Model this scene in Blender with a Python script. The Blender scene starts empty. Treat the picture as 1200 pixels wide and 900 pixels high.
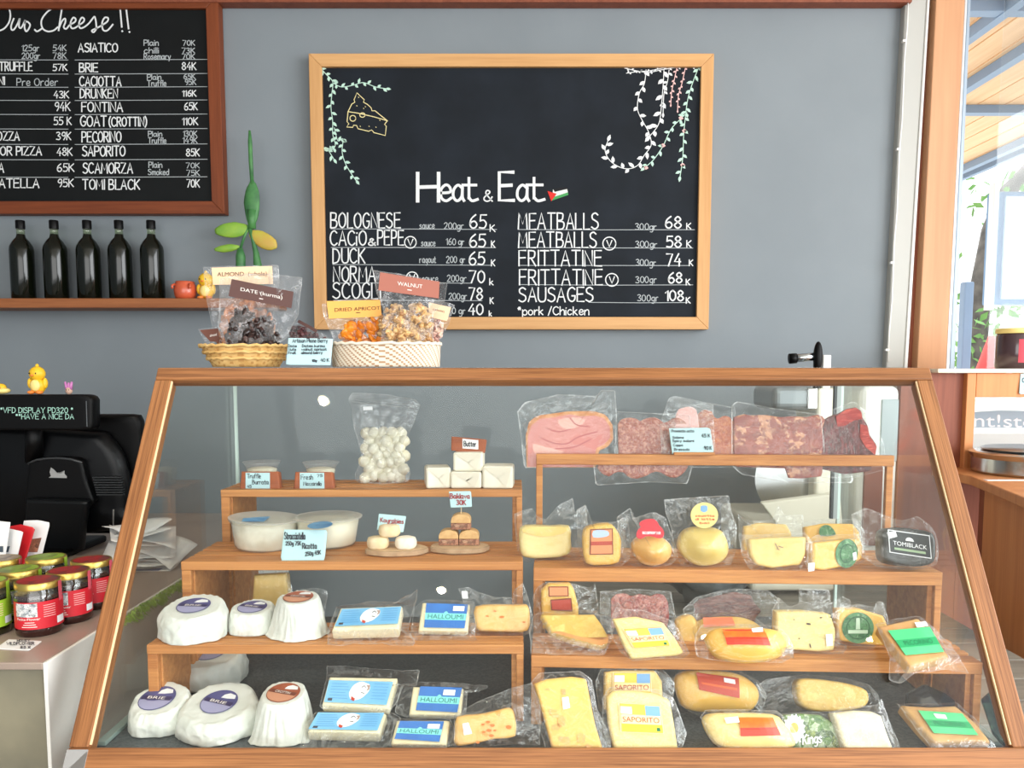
import bpy, bmesh, math, random
from mathutils import Vector, Matrix, noise

random.seed(7)
SC = bpy.context.scene
COL = SC.collection
PI = math.pi
H = 1.36                      # eye height

# ---------------------------------------------------------------- camera
F, CXP, TP = 950.0, 605.0, 0.085
PIT = math.atan(TP)
CP, SP = math.cos(PIT), math.sin(PIT)
YC = 435 + F * TP
cam = bpy.data.cameras.new('camera')
cam.sensor_fit = 'HORIZONTAL'
cam.sensor_width = 36.0
cam.lens = 36.0 * F / 1200.0
cam.shift_x = -(CXP - 600.0) / 1200.0
cam.shift_y = (YC - 450.0) / 1200.0
cam.clip_start = 0.05
camo = bpy.data.objects.new('camera', cam)
COL.objects.link(camo)
camo.location = (0, 0, H)
camo.rotation_euler = (PI / 2 - PIT, 0, 0)
SC.camera = camo

# ---------------------------------------------------------------- light
SC.view_settings.view_transform = 'Standard'
SC.view_settings.look = 'None'
SC.view_settings.gamma = 1.0
SC.view_settings.use_curve_mapping = False
SC.view_settings.exposure = 0.55
SC.cycles.transparent_max_bounces = 64
SC.cycles.max_bounces = 8
SC.cycles.use_denoising = True
SC.cycles.sample_clamp_indirect = 4.0

world = bpy.data.worlds.new('overcast_sky')
SC.world = world
world.use_nodes = True
wbg = world.node_tree.nodes['Background']
wbg.inputs[0].default_value = (0.94, 0.97, 1.0, 1)
wbg.inputs[1].default_value = 1.25


def area(name, loc, rot, sx, sy, power, col=(1, 1, 1)):
    l = bpy.data.lights.new(name, 'AREA')
    l.shape = 'RECTANGLE'
    l.size, l.size_y, l.energy, l.color = sx, sy, power, col
    o = bpy.data.objects.new(name, l)
    COL.objects.link(o)
    o.location, o.rotation_euler = loc, rot
    return o


# daylight of the open shop front behind the camera and of the side windows
area('shopfront_daylight', (0.4, -3.2, 1.75), (PI / 2, 0, 0), 4.6, 2.2, 72, (1.0, 0.985, 0.95))
area('side_window_daylight', (3.0, -0.4, 1.9), (PI / 2, 0, PI / 2), 3.4, 2.0, 118, (0.95, 0.98, 1.0))
sun = bpy.data.lights.new('sun', 'SUN')
sun.energy, sun.angle, sun.color = 3.4, 0.06, (1.0, 0.97, 0.92)
suno = bpy.data.objects.new('sun', sun)
COL.objects.link(suno)
suno.rotation_euler = Vector((-0.12, -0.36, -0.93)).to_track_quat('-Z', 'Y').to_euler()


# ---------------------------------------------------------------- pixels of the photo -> rays and points in the room
FWD, RGT, UPV, EYE = Vector((0, CP, -SP)), Vector((1, 0, 0)), Vector((0, SP, CP)), Vector((0, 0, H))


def ray(px, py):
    return FWD + RGT * ((px - CXP) / F) + UPV * ((YC - py) / F)


def G(px, py, z):             # on the level z
    d = ray(px, py)
    return EYE + d * ((z - H) / d.z)


def W(px, py, y):             # on the upright plane Y = y
    d = ray(px, py)
    return EYE + d * (y / d.y)


def Q(px, py, d):             # at camera depth d
    return EYE + ray(px, py) * d


# ---------------------------------------------------------------- materials
def lin(c):
    return tuple((x / 255 / 12.92) if x / 255 <= 0.04045 else ((x / 255 + 0.055) / 1.055) ** 2.4 for x in c)


MATS = {}


def _new(name):
    m = bpy.data.materials.new(name)
    m.use_nodes = True
    nt = m.node_tree
    b = nt.nodes['Principled BSDF']
    return m, nt, b


def mat(name, c, rough=0.5, metal=0.0, c2=None, scale=30.0, detail=4.0, bump=0.0, bscale=None, lo=0.35, hi=0.65, spec=0.5, emit=0.0,
        coat=0.0, sss=0.0, stretch=(1, 1, 1), dist=0.0):
    if name in MATS:
        return MATS[name]
    m, nt, b = _new(name)
    N, L = nt.nodes, nt.links
    a = lin(c) + (1,)
    b.inputs['Base Color'].default_value = a
    b.inputs['Roughness'].default_value = rough
    b.inputs['Metallic'].default_value = metal
    b.inputs['Specular IOR Level'].default_value = spec
    b.inputs['Coat Weight'].default_value = coat
    if sss:
        b.inputs['Subsurface Weight'].default_value = sss
        b.inputs['Subsurface Radius'].default_value = (0.02, 0.012, 0.006)
        b.inputs['Subsurface Scale'].default_value = 0.4
    if emit:
        b.inputs['Emission Color'].default_value = a
        b.inputs['Emission Strength'].default_value = emit
    if c2 is not None or bump:
        tc = N.new('ShaderNodeTexCoord')
        mp = N.new('ShaderNodeMapping')
        mp.inputs['Scale'].default_value = stretch
        L.new(tc.outputs['Object'], mp.inputs[0])
    if c2 is not None:
        nz = N.new('ShaderNodeTexNoise')
        nz.inputs['Scale'].default_value = scale
        nz.inputs['Detail'].default_value = detail
        nz.inputs['Distortion'].default_value = dist
        rp = N.new('ShaderNodeValToRGB')
        rp.color_ramp.elements[0].position, rp.color_ramp.elements[1].position = lo, hi
        rp.color_ramp.elements[0].color = a
        rp.color_ramp.elements[1].color = lin(c2) + (1,)
        L.new(mp.outputs[0], nz.inputs['Vector'])
        L.new(nz.outputs['Fac'], rp.inputs[0])
        L.new(rp.outputs[0], b.inputs['Base Color'])
    if bump:
        nb = N.new('ShaderNodeTexNoise')
        nb.inputs['Scale'].default_value = bscale or scale
        nb.inputs['Detail'].default_value = 5
        bp = N.new('ShaderNodeBump')
        bp.inputs['Strength'].default_value = bump
        bp.inputs['Distance'].default_value = 0.004
        L.new(mp.outputs[0], nb.inputs['Vector'])
        L.new(nb.outputs['Fac'], bp.inputs['Height'])
        L.new(bp.outputs[0], b.inputs['Normal'])
    MATS[name] = m
    return m


def wood(name, c, c2, rough=0.5, scale=9.0, axis=0, lo=0.3, hi=0.72, fine=0.35, cross=9.0):
    if name in MATS:
        return MATS[name]
    m, nt, b = _new(name)
    N, L = nt.nodes, nt.links
    b.inputs['Roughness'].default_value = rough
    b.inputs['Specular IOR Level'].default_value = 0.35
    tc, mp, oi = N.new('ShaderNodeTexCoord'), N.new('ShaderNodeMapping'), N.new('ShaderNodeObjectInfo')
    st = [cross, cross, cross]
    st[axis] = 0.45
    mp.inputs['Scale'].default_value = st
    mul = N.new('ShaderNodeMath')
    mul.operation = 'MULTIPLY'
    mul.inputs[1].default_value = 40
    L.new(oi.outputs['Random'], mul.inputs[0])
    cmb = N.new('ShaderNodeCombineXYZ')
    for k in range(3):
        L.new(mul.outputs[0], cmb.inputs[k])
    L.new(tc.outputs['Object'], mp.inputs[0])
    L.new(cmb.outputs[0], mp.inputs['Location'])
    n1 = N.new('ShaderNodeTexNoise')
    n1.inputs['Scale'].default_value = scale
    n1.inputs['Detail'].default_value = 6
    n1.inputs['Distortion'].default_value = 0.6
    n2 = N.new('ShaderNodeTexNoise')
    n2.inputs['Scale'].default_value = scale * 5
    n2.inputs['Detail'].default_value = 3
    L.new(mp.outputs[0], n1.inputs['Vector'])
    L.new(mp.outputs[0], n2.inputs['Vector'])
    mx = N.new('ShaderNodeMix')
    mx.data_type = 'FLOAT'
    mx.inputs[0].default_value = fine
    L.new(n1.outputs['Fac'], mx.inputs[2])
    L.new(n2.outputs['Fac'], mx.inputs[3])
    rp = N.new('ShaderNodeValToRGB')
    rp.color_ramp.elements[0].position, rp.color_ramp.elements[1].position = lo, hi
    rp.color_ramp.elements[0].color = lin(c2) + (1,)
    rp.color_ramp.elements[1].color = lin(c) + (1,)
    L.new(mx.outputs[0], rp.inputs[0])
    L.new(rp.outputs[0], b.inputs['Base Color'])
    bp = N.new('ShaderNodeBump')
    bp.inputs['Strength'].default_value = 0.12
    bp.inputs['Distance'].default_value = 0.002
    L.new(mx.outputs[0], bp.inputs['Height'])
    L.new(bp.outputs[0], b.inputs['Normal'])
    MATS[name] = m
    return m


def glassy(name, tint, base, power_gain, rough=0.0, haze=0.0, hazec=(1, 1, 1), bump=0.0, bscale=60.0, crease_glint=0.0):
    """Thin clear sheet: transparent with a mirror reflection that grows towards grazing, a little milky where haze > 0."""
    if name in MATS:
        return MATS[name]
    m, nt, b = _new(name)
    N, L = nt.nodes, nt.links
    N.remove(b)
    out = N['Material Output']
    tr, gl = N.new('ShaderNodeBsdfTransparent'), N.new('ShaderNodeBsdfGlossy')
    tr.inputs[0].default_value = tint + (1,)
    gl.inputs['Roughness'].default_value = rough
    lw = N.new('ShaderNodeLayerWeight')
    pw = N.new('ShaderNodeMath')
    pw.operation = 'POWER'
    pw.inputs[1].default_value = 4.0
    ma = N.new('ShaderNodeMath')
    ma.operation = 'MULTIPLY_ADD'
    ma.inputs[1].default_value = power_gain
    ma.inputs[2].default_value = base
    ma.use_clamp = True
    L.new(lw.outputs['Facing'], pw.inputs[0])
    L.new(pw.outputs[0], ma.inputs[0])
    mix = N.new('ShaderNodeMixShader')
    L.new(ma.outputs[0], mix.inputs[0])
    L.new(tr.outputs[0], mix.inputs[1])
    L.new(gl.outputs[0], mix.inputs[2])
    last = mix
    if bump:
        tc, nb, bp = N.new('ShaderNodeTexCoord'), N.new('ShaderNodeTexNoise'), N.new('ShaderNodeBump')
        nb.inputs['Scale'].default_value = bscale
        nb.inputs['Detail'].default_value = 3
        nb.inputs['Distortion'].default_value = 1.2
        bp.inputs['Strength'].default_value = bump
        bp.inputs['Distance'].default_value = 0.006
        L.new(tc.outputs['Object'], nb.inputs['Vector'])
        L.new(nb.outputs['Fac'], bp.inputs['Height'])
        L.new(bp.outputs[0], gl.inputs['Normal'])
        L.new(bp.outputs[0], lw.inputs['Normal'])
    if haze:
        df = N.new('ShaderNodeBsdfDiffuse')
        df.inputs[0].default_value = hazec + (1,)
        tl = N.new('ShaderNodeBsdfTranslucent')
        tl.inputs[0].default_value = hazec + (1,)
        ad = N.new('ShaderNodeMixShader')
        ad.inputs[0].default_value = 0.4
        L.new(df.outputs[0], ad.inputs[1])
        L.new(tl.outputs[0], ad.inputs[2])
        m2 = N.new('ShaderNodeMixShader')
        m2.inputs[0].default_value = haze
        if crease_glint:  # crease whitening that also paints white highlight streaks into the film
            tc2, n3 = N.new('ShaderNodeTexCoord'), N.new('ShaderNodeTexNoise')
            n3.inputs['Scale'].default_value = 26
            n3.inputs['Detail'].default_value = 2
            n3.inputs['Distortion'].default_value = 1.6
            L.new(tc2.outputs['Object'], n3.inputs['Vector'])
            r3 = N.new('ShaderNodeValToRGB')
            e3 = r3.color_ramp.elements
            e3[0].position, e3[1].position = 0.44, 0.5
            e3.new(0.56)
            k3 = haze + crease_glint
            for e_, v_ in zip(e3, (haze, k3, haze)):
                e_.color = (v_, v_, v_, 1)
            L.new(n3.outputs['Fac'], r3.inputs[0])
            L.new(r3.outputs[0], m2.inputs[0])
        L.new(mix.outputs[0], m2.inputs[1])
        L.new(ad.outputs[0], m2.inputs[2])
        last = m2
    L.new(last.outputs[0], out.inputs['Surface'])
    MATS[name] = m
    return m


def cells(name, cols, scale=60.0, rough=0.35, dist=0.5, stops=None, bump=0.2, stretch=(1, 1, 1), spec=0.5):
    """Flecked meat, nuts, marbling: voronoi cells warped by noise through a colour ramp."""
    if name in MATS:
        return MATS[name]
    m, nt, b = _new(name)
    N, L = nt.nodes, nt.links
    b.inputs['Roughness'].default_value = rough
    b.inputs['Specular IOR Level'].default_value = spec
    tc, mp = N.new('ShaderNodeTexCoord'), N.new('ShaderNodeMapping')
    mp.inputs['Scale'].default_value = stretch
    nz, ad = N.new('ShaderNodeTexNoise'), N.new('ShaderNodeMixRGB')
    nz.inputs['Scale'].default_value = scale * 0.8
    nz.inputs['Detail'].default_value = 4
    ad.blend_type = 'ADD'
    ad.inputs[0].default_value = dist * 0.03
    vo = N.new('ShaderNodeTexVoronoi')
    vo.inputs['Scale'].default_value = scale
    L.new(tc.outputs['Object'], mp.inputs[0])
    L.new(mp.outputs[0], nz.inputs['Vector'])
    L.new(mp.outputs[0], ad.inputs[1])
    L.new(nz.outputs['Color'], ad.inputs[2])
    L.new(ad.outputs[0], vo.inputs['Vector'])
    sp = N.new('ShaderNodeSeparateColor')
    L.new(vo.outputs['Color'], sp.inputs[0])
    n2, mx = N.new('ShaderNodeTexNoise'), N.new('ShaderNodeMix')
    n2.inputs['Scale'].default_value = scale * 1.5
    n2.inputs['Detail'].default_value = 5
    n2.inputs['Distortion'].default_value = 1.0
    L.new(mp.outputs[0], n2.inputs['Vector'])
    mx.data_type = 'FLOAT'
    mx.inputs[0].default_value = 0.5
    L.new(sp.outputs[0], mx.inputs[2])
    L.new(n2.outputs['Fac'], mx.inputs[3])
    rp = N.new('ShaderNodeValToRGB')
    el = rp.color_ramp.elements
    stops = stops or [0.2 + 0.6 * i / max(1, len(cols) - 1) for i in range(len(cols))]
    while len(el) < len(cols):
        el.new(0.5)
    for e, c, s in zip(el, cols, stops):
        e.position = s
        e.color = lin(c) + (1,)
    L.new(mx.outputs[0], rp.inputs[0])
    L.new(rp.outputs[0], b.inputs['Base Color'])
    if bump:
        bp = N.new('ShaderNodeBump')
        bp.inputs['Strength'].default_value = bump
        bp.inputs['Distance'].default_value = 0.003
        L.new(mx.outputs[0], bp.inputs['Height'])
        L.new(bp.outputs[0], b.inputs['Normal'])
    MATS[name] = m
    return m


M_WALL = mat('grey_wall_paint', (131, 139, 144), 0.75, c2=(126, 134, 139), scale=3.0, bump=0.05, bscale=60)
M_WHITE = mat('white_paint', (226, 226, 222), 0.5)
M_CEIL = mat('ceiling_paint', (215, 210, 200), 0.8)
M_FLOOR = mat('floor_tiles', (120, 112, 104), 0.5, c2=(100, 94, 88), scale=4)
M_CASE = wood('case_teak', (164, 110, 66), (110, 67, 36), scale=5, cross=24, fine=0.5, lo=.36, hi=.62)
M_CASEIN = mat('pale_wood_edge', (236, 205, 160), 0.5)
M_RACK = wood('rack_teak', (210, 148, 88), (172, 108, 60), scale=4, cross=20, fine=.4, lo=.34, hi=.64)
M_PINE = wood('light_board_frame', (220, 172, 116), (196, 144, 90), scale=3)
M_DARKFR = wood('dark_board_frame', (134, 68, 34), (98, 44, 20), scale=4)
M_SHELF = wood('wall_shelf_wood', (166, 104, 62), (128, 72, 40), scale=4)
M_CAB = wood('cabinet_wood', (218, 150, 94), (194, 122, 72), scale=3, axis=2)
M_CABD = wood('cabinet_red_wood', (150, 84, 58), (120, 62, 42), scale=3, axis=2)
M_JAMB = wood('window_jamb_wood', (206, 156, 116), (188, 136, 98), scale=2, axis=2)
M_SLATE = mat('chalkboard_slate', (24, 29, 35), 0.7, spec=0.2, c2=(32, 38, 46), scale=7, detail=6, lo=0.4, hi=0.75)
M_SLATE2 = mat('dark_slate', (12, 15, 16), 0.6, spec=0.2, c2=(17, 20, 21), scale=6)
M_CHALK = mat('white_chalk', (226, 228, 228), 0.9)
M_CHALKD = mat('faint_chalk', (178, 184, 186), 0.9)
M_CHALKG = mat('pale_green_chalk', (190, 222, 206), 0.9)
M_CHALKY = mat('yellow_chalk', (232, 218, 160), 0.9)
M_CHALKP = mat('pink_chalk', (228, 186, 182), 0.9)
M_GLASS = glassy('case_glass', (0.982, 0.994, 0.988), 0.03, 0.75)
M_GLASSB = glassy('back_pane_glass', (0.985, 0.994, 0.99), 0.008, 0.5)
M_WGLASS = glassy('window_glass', (0.97, 0.98, 0.98), 0.03, 0.6)
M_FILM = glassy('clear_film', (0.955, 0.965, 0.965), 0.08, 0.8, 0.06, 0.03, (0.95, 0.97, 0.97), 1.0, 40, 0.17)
M_FEDGE = glassy('film_seam', (0.95, 0.96, 0.96), 0.12, 0.8, 0.1, 0.24, (0.95, 0.97, 0.97))
M_FILM2 = glassy('tight_film', (0.97, 0.97, 0.965), 0.03, 0.5, 0.07, 0.006, (0.95, 0.96, 0.96), 0.5, 50, 0.035)
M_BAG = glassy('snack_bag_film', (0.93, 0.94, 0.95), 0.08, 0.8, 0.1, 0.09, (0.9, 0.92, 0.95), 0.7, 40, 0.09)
M_TUB = glassy('tub_plastic', (0.96, 0.97, 0.97), 0.06, 0.5, 0.08, 0.13, (0.95, 0.96, 0.96))
M_CREAM = mat('fresh_cheese', (238, 232, 208), 0.5, c2=(228, 221, 196), scale=60, bump=0.2)
M_PAPER = mat('white_wrap_paper', (228, 231, 226), 0.45, c2=(214, 219, 212), scale=24, bump=0.9, bscale=34)
M_CARD = mat('blue_card', (182, 216, 222), 0.6)
M_INK = mat('dark_ink', (34, 38, 52), 0.7)
M_INKR = mat('red_ink', (150, 40, 50), 0.7)
M_BLACK = mat('black_plastic', (5, 5, 6), 0.42, spec=0.18)
M_BLACK2 = mat('satin_black_plastic', (7, 8, 10), 0.32, spec=0.2)
M_WPAPER = mat('white_paper', (240, 240, 240), 0.7)
M_STICK = mat('white_sticker', (240, 242, 246), 0.5)
M_STEEL = mat('stainless_steel', (190, 192, 192), 0.22, 1.0)
M_GOLD = mat('gold_lid', (206, 178, 96), 0.3, 0.85)


# ---------------------------------------------------------------- objects
WL = {}                                               # world location of every empty / parent


def thing(name, label, cat, loc, group=None):
    o = bpy.data.objects.new(name, None)
    COL.objects.link(o)
    o.empty_display_size = 0.05
    o.location = loc
    WL[o.name] = Vector(loc)
    return tag(o, label, cat, group)


def tag(o, label, cat, group=None, kind=None):
    o['label'], o['category'] = label, cat
    if group:
        o['group'] = group
    if kind:
        o['kind'] = kind
    return o


def struct(o):
    o['kind'] = 'structure'
    return o


class MB:
    """Collects vertices and faces in world coordinates."""

    def __init__(s):
        s.v, s.f, s.m = [], [], []

    def add(s, vs, fs, mi=0):
        k = len(s.v)
        s.v += [Vector(v) for v in vs]
        for f in fs:
            s.f.append([i + k for i in f])
            s.m.append(mi)
        return s

    def box(s, a, b, M=None, mi=0):
        (x0, y0, z0), (x1, y1, z1) = a, b
        vs = [Vector(p) for p in ((x0, y0, z0), (x1, y0, z0), (x1, y1, z0), (x0, y1, z0), (x0, y0, z1), (x1, y0, z1), (x1, y1, z1), (x0, y1, z1))]
        if M:
            vs = [M @ v for v in vs]
        return s.add(vs, [(0, 3, 2, 1), (4, 5, 6, 7), (0, 1, 5, 4), (1, 2, 6, 5), (2, 3, 7, 6), (3, 0, 4, 7)], mi)

    def tube(s, pts, r, n=8, mi=0, cap=True):
        pts = [Vector(p) for p in pts]
        rs = r if isinstance(r, (list, tuple)) else [r] * len(pts)
        k0, prev = len(s.v), None
        for i, p in enumerate(pts):
            d = (pts[min(i + 1, len(pts) - 1)] - pts[max(i - 1, 0)]).normalized()
            a = d.orthogonal().normalized() if prev is None else (prev - d * prev.dot(d)).normalized()
            prev = a
            b = d.cross(a)
            for j in range(n):
                t = 2 * PI * j / n
                s.v.append(p + a * (rs[i] * math.cos(t)) + b * (rs[i] * math.sin(t)))
        for i in range(len(pts) - 1):
            for j in range(n):
                s.f.append([k0 + i * n + j, k0 + i * n + (j + 1) % n, k0 + (i + 1) * n + (j + 1) % n, k0 + (i + 1) * n + j])
                s.m.append(mi)
        if cap:
            s.f.append([k0 + j for j in range(n)][::-1])
            s.f.append([k0 + (len(pts) - 1) * n + j for j in range(n)])
            s.m += [mi, mi]
        return s

    def lathe(s, prof, c, n=32, M=None, mi=0, fx=None, sy=1.0, cap=True):
        """prof: (radius, height) pairs; fx(angle, i) scales the radius."""
        k0 = len(s.v)
        c = Vector(c)
        for i, (r, h) in enumerate(prof):
            for j in range(n):
                t = 2 * PI * j / n
                k = fx(t, i) if fx else 1.0
                p = Vector((r * k * math.cos(t), r * k * math.sin(t) * sy, h))
                s.v.append((M @ p if M else p) + c)
        for i in range(len(prof) - 1):
            for j in range(n):
                s.f.append([k0 + i * n + j, k0 + i * n + (j + 1) % n, k0 + (i + 1) * n + (j + 1) % n, k0 + (i + 1) * n + j])
                s.m.append(mi)
        if cap and prof[0][0] > 1e-5:
            s.f.append([k0 + j for j in range(n)][::-1]); s.m.append(mi)
        if cap and prof[-1][0] > 1e-5:
            s.f.append([k0 + (len(prof) - 1) * n + j for j in range(n)]); s.m.append(mi)
        return s

    def ell(s, c, r, M=None, nu=14, nv=9, mi=0, bump=0.0, seed=0.0):
        c = Vector(c)
        k0 = len(s.v)
        for i in range(nv + 1):
            a = PI * i / nv
            for j in range(nu):
                t = 2 * PI * j / nu
                d = Vector((math.sin(a) * math.cos(t), math.sin(a) * math.sin(t), math.cos(a)))
                k = 1.0 + (bump * noise.noise(d * 2.2 + Vector((seed, seed * 1.7, -seed))) if bump else 0.0)
                p = Vector((d.x * r[0] * k, d.y * r[1] * k, d.z * r[2] * k))
                s.v.append((M @ p if M else p) + c)
        for i in range(nv):
            for j in range(nu):
                s.f.append([k0 + i * nu + j, k0 + (i + 1) * nu + j, k0 + (i + 1) * nu + (j + 1) % nu, k0 + i * nu + (j + 1) % nu])
                s.m.append(mi)
        return s

    def build(s, name, m, parent=None, smooth=False, bevel=0.0, seg=2, loc=None, weld=True, auto=None):
        return mk(name, s.v, s.f, m, parent, smooth, bevel, seg, loc, s.m, weld, auto)


def mk(name, vs, fs, m, parent=None, smooth=False, bevel=0.0, seg=2, loc=None, mi=None, weld=True, auto=None):
    vs = [Vector(v) for v in vs]
    if parent is not None:
        org = WL[parent.name]
    elif loc is not None:
        org = Vector(loc)
    else:
        xs, ys, zs = [v.x for v in vs], [v.y for v in vs], [v.z for v in vs]
        org = Vector(((min(xs) + max(xs)) / 2, (min(ys) + max(ys)) / 2, min(zs)))
    me = bpy.data.meshes.new(name)
    me.from_pydata([v - org for v in vs], [], fs)
    ms = m if isinstance(m, (list, tuple)) else [m]
    for x in ms:
        me.materials.append(x)
    if mi is not None and len(ms) > 1:
        me.polygons.foreach_set('material_index', mi)
    bm = bmesh.new()
    bm.from_mesh(me)
    if weld:
        bmesh.ops.remove_doubles(bm, verts=bm.verts, dist=1e-6)
    bmesh.ops.recalc_face_normals(bm, faces=bm.faces)
    if smooth:
        for f in bm.faces:
            f.smooth = True
    if auto is not None:
        for e in bm.edges:
            if len(e.link_faces) == 2 and e.calc_face_angle(0) > auto:
                e.smooth = False
    bm.to_mesh(me)
    bm.free()
    o = bpy.data.objects.new(name, me)
    COL.objects.link(o)
    if parent is not None:
        o.parent = parent
    else:
        o.location = org
    WL[o.name] = org
    if bevel:
        b = o.modifiers.new('soft_edges', 'BEVEL')
        b.width, b.segments, b.limit_method = bevel, seg, 'ANGLE'
        b.angle_limit = math.radians(40)
    return o


def box(name, a, b, m, parent=None, bevel=0.0, M=None, seg=2):
    return MB().box(a, b, M).build(name, m, parent, bevel=bevel, seg=seg)


def beam(name, p0, p1, w, t, m, parent=None, nrm=(0, -1, 0), bevel=0.002, sh0=0.0, sh1=0.0):
    """Straight timber from p0 to p1 with its own axes: local X along its length, w across, t deep (away from nrm). sh0, sh1 mitre the ends."""
    p0, p1, n = Vector(p0), Vector(p1), Vector(nrm).normalized()
    x = (p1 - p0).normalized()
    y = n.cross(x).normalized()
    n = x.cross(y)
    Lg = (p1 - p0).length
    me = bpy.data.meshes.new(name)
    vs = []
    for zz in (0.0, -t):
        vs += [(0 - sh0 * w / 2, -w / 2, zz), (Lg - sh1 * w / 2, -w / 2, zz), (Lg + sh1 * w / 2, w / 2, zz), (0 + sh0 * w / 2, w / 2, zz)]
    me.from_pydata(vs, [], [(0, 1, 2, 3), (7, 6, 5, 4), (0, 4, 5, 1), (1, 5, 6, 2), (2, 6, 7, 3), (3, 7, 4, 0)])
    me.materials.append(m)
    o = bpy.data.objects.new(name, me)
    COL.objects.link(o)
    Mx = Matrix((x, y, n)).transposed().to_4x4()
    Mx.translation = p0
    if parent is not None:
        o.parent = parent
        Mx.translation = p0 - WL[parent.name]
    o.matrix_basis = Mx
    WL[o.name] = p0
    if bevel:
        b = o.modifiers.new('soft_edges', 'BEVEL')
        b.width, b.segments = bevel, 2
    return o


# ---------------------------------------------------------------- surfaces that carry labels and writing
def catmull(pts, closed=True, n=6):
    out, k = [], len(pts)
    rng = range(k) if closed else range(k - 1)
    for i in rng:
        if closed:
            a, b, c, d = pts[i - 1], pts[i], pts[(i + 1) % k], pts[(i + 2) % k]
        else:
            a, b, c, d = pts[max(i - 1, 0)], pts[i], pts[i + 1], pts[min(i + 2, k - 1)]
        for j in range(n):
            t = j / n
            out.append(tuple(0.5 * ((2 * b[q]) + (c[q] - a[q]) * t + (2 * a[q] - 5 * b[q] + 4 * c[q] - d[q]) * t * t + (3 * b[q] - a[q] - 3 * c[q] + d[q]) * t ** 3) for q in (0, 1)))
    if not closed:
        out.append(tuple(pts[-1]))
    return out


class Surf:
    def __init__(s, o, n):
        s.o, s.n = Vector(o), Vector(n).normalized()
        s.u = Vector((0, 0, 1)).cross(s.n)
        s.u = s.u.normalized() if s.u.length > 1e-4 else Vector((1, 0, 0))
        s.v = s.n.cross(s.u)
        s.h = None

    def uv(s, px, py):
        d = ray(px, py)
        p = EYE + d * ((s.o - EYE).dot(s.n) / d.dot(s.n)) - s.o
        return (p.dot(s.u), p.dot(s.v))

    def xyz(s, u, v, h=0.0):
        return s.o + s.u * u + s.v * v + s.n * h

    def P(s, px, py, off=0.0):
        u, v = s.uv(px, py)
        return s.xyz(u, v, off + (s.h(u, v)[0] if s.h else 0.0))


def lying(px, py, z, lean, t=0.0, yaw=0.0):
    """The face of a thing that rests on the level z; lean 0 stands upright towards the customer, 90 lies flat; t is its thickness."""
    L, a = math.radians(lean), math.radians(yaw)
    n = Matrix.Rotation(a, 3, 'Z') @ Vector((0, -math.cos(L), math.sin(L)))
    s = Surf(G(px, py, z + t * math.sin(L)), n)
    s.z, s.px, s.py, s.sl, s.t0 = z, px, py, math.sin(L), t
    return s


def upright(px, py, y, lean=0.0, yaw=0.0):
    L, a = math.radians(lean), math.radians(yaw)
    s = Surf(W(px, py, y), Matrix.Rotation(a, 3, 'Z') @ Vector((0, -math.cos(L), math.sin(L))))
    s.z = None
    return s


def resample(poly, n):
    k = len(poly)
    seg = [math.dist(poly[i], poly[(i + 1) % k]) for i in range(k)]
    tot, out, i, acc = sum(seg), [], 0, 0.0
    for j in range(n):
        t = tot * j / n
        while acc + seg[i] < t and i < k - 1:
            acc += seg[i]
            i += 1
        q = (t - acc) / max(seg[i], 1e-9)
        a, b = poly[i], poly[(i + 1) % k]
        out.append((a[0] + (b[0] - a[0]) * q, a[1] + (b[1] - a[1]) * q))
    return out


def _frac(c, poly):
    """f(u,v): 0 at c, 1 on the outline; and the outline's distance in that direction."""
    def fn(u, v):
        dx, dy = u - c[0], v - c[1]
        r = math.hypot(dx, dy)
        if r < 1e-9:
            return 0.0, 1.0
        dx, dy = dx / r, dy / r
        best = None
        for i in range(len(poly)):
            ax, ay = poly[i][0] - c[0], poly[i][1] - c[1]
            bx, by = poly[(i + 1) % len(poly)][0] - c[0], poly[(i + 1) % len(poly)][1] - c[1]
            ex, ey = bx - ax, by - ay
            den = dx * ey - dy * ex
            if abs(den) < 1e-12:
                continue
            t = (ax * ey - ay * ex) / den
            q = (ax * dy - ay * dx) / den
            if t > 0 and -1e-6 <= q <= 1 + 1e-6:
                best = t if best is None else max(best, t)
        best = best or 1e-3
        return r / best, best
    return fn


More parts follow.
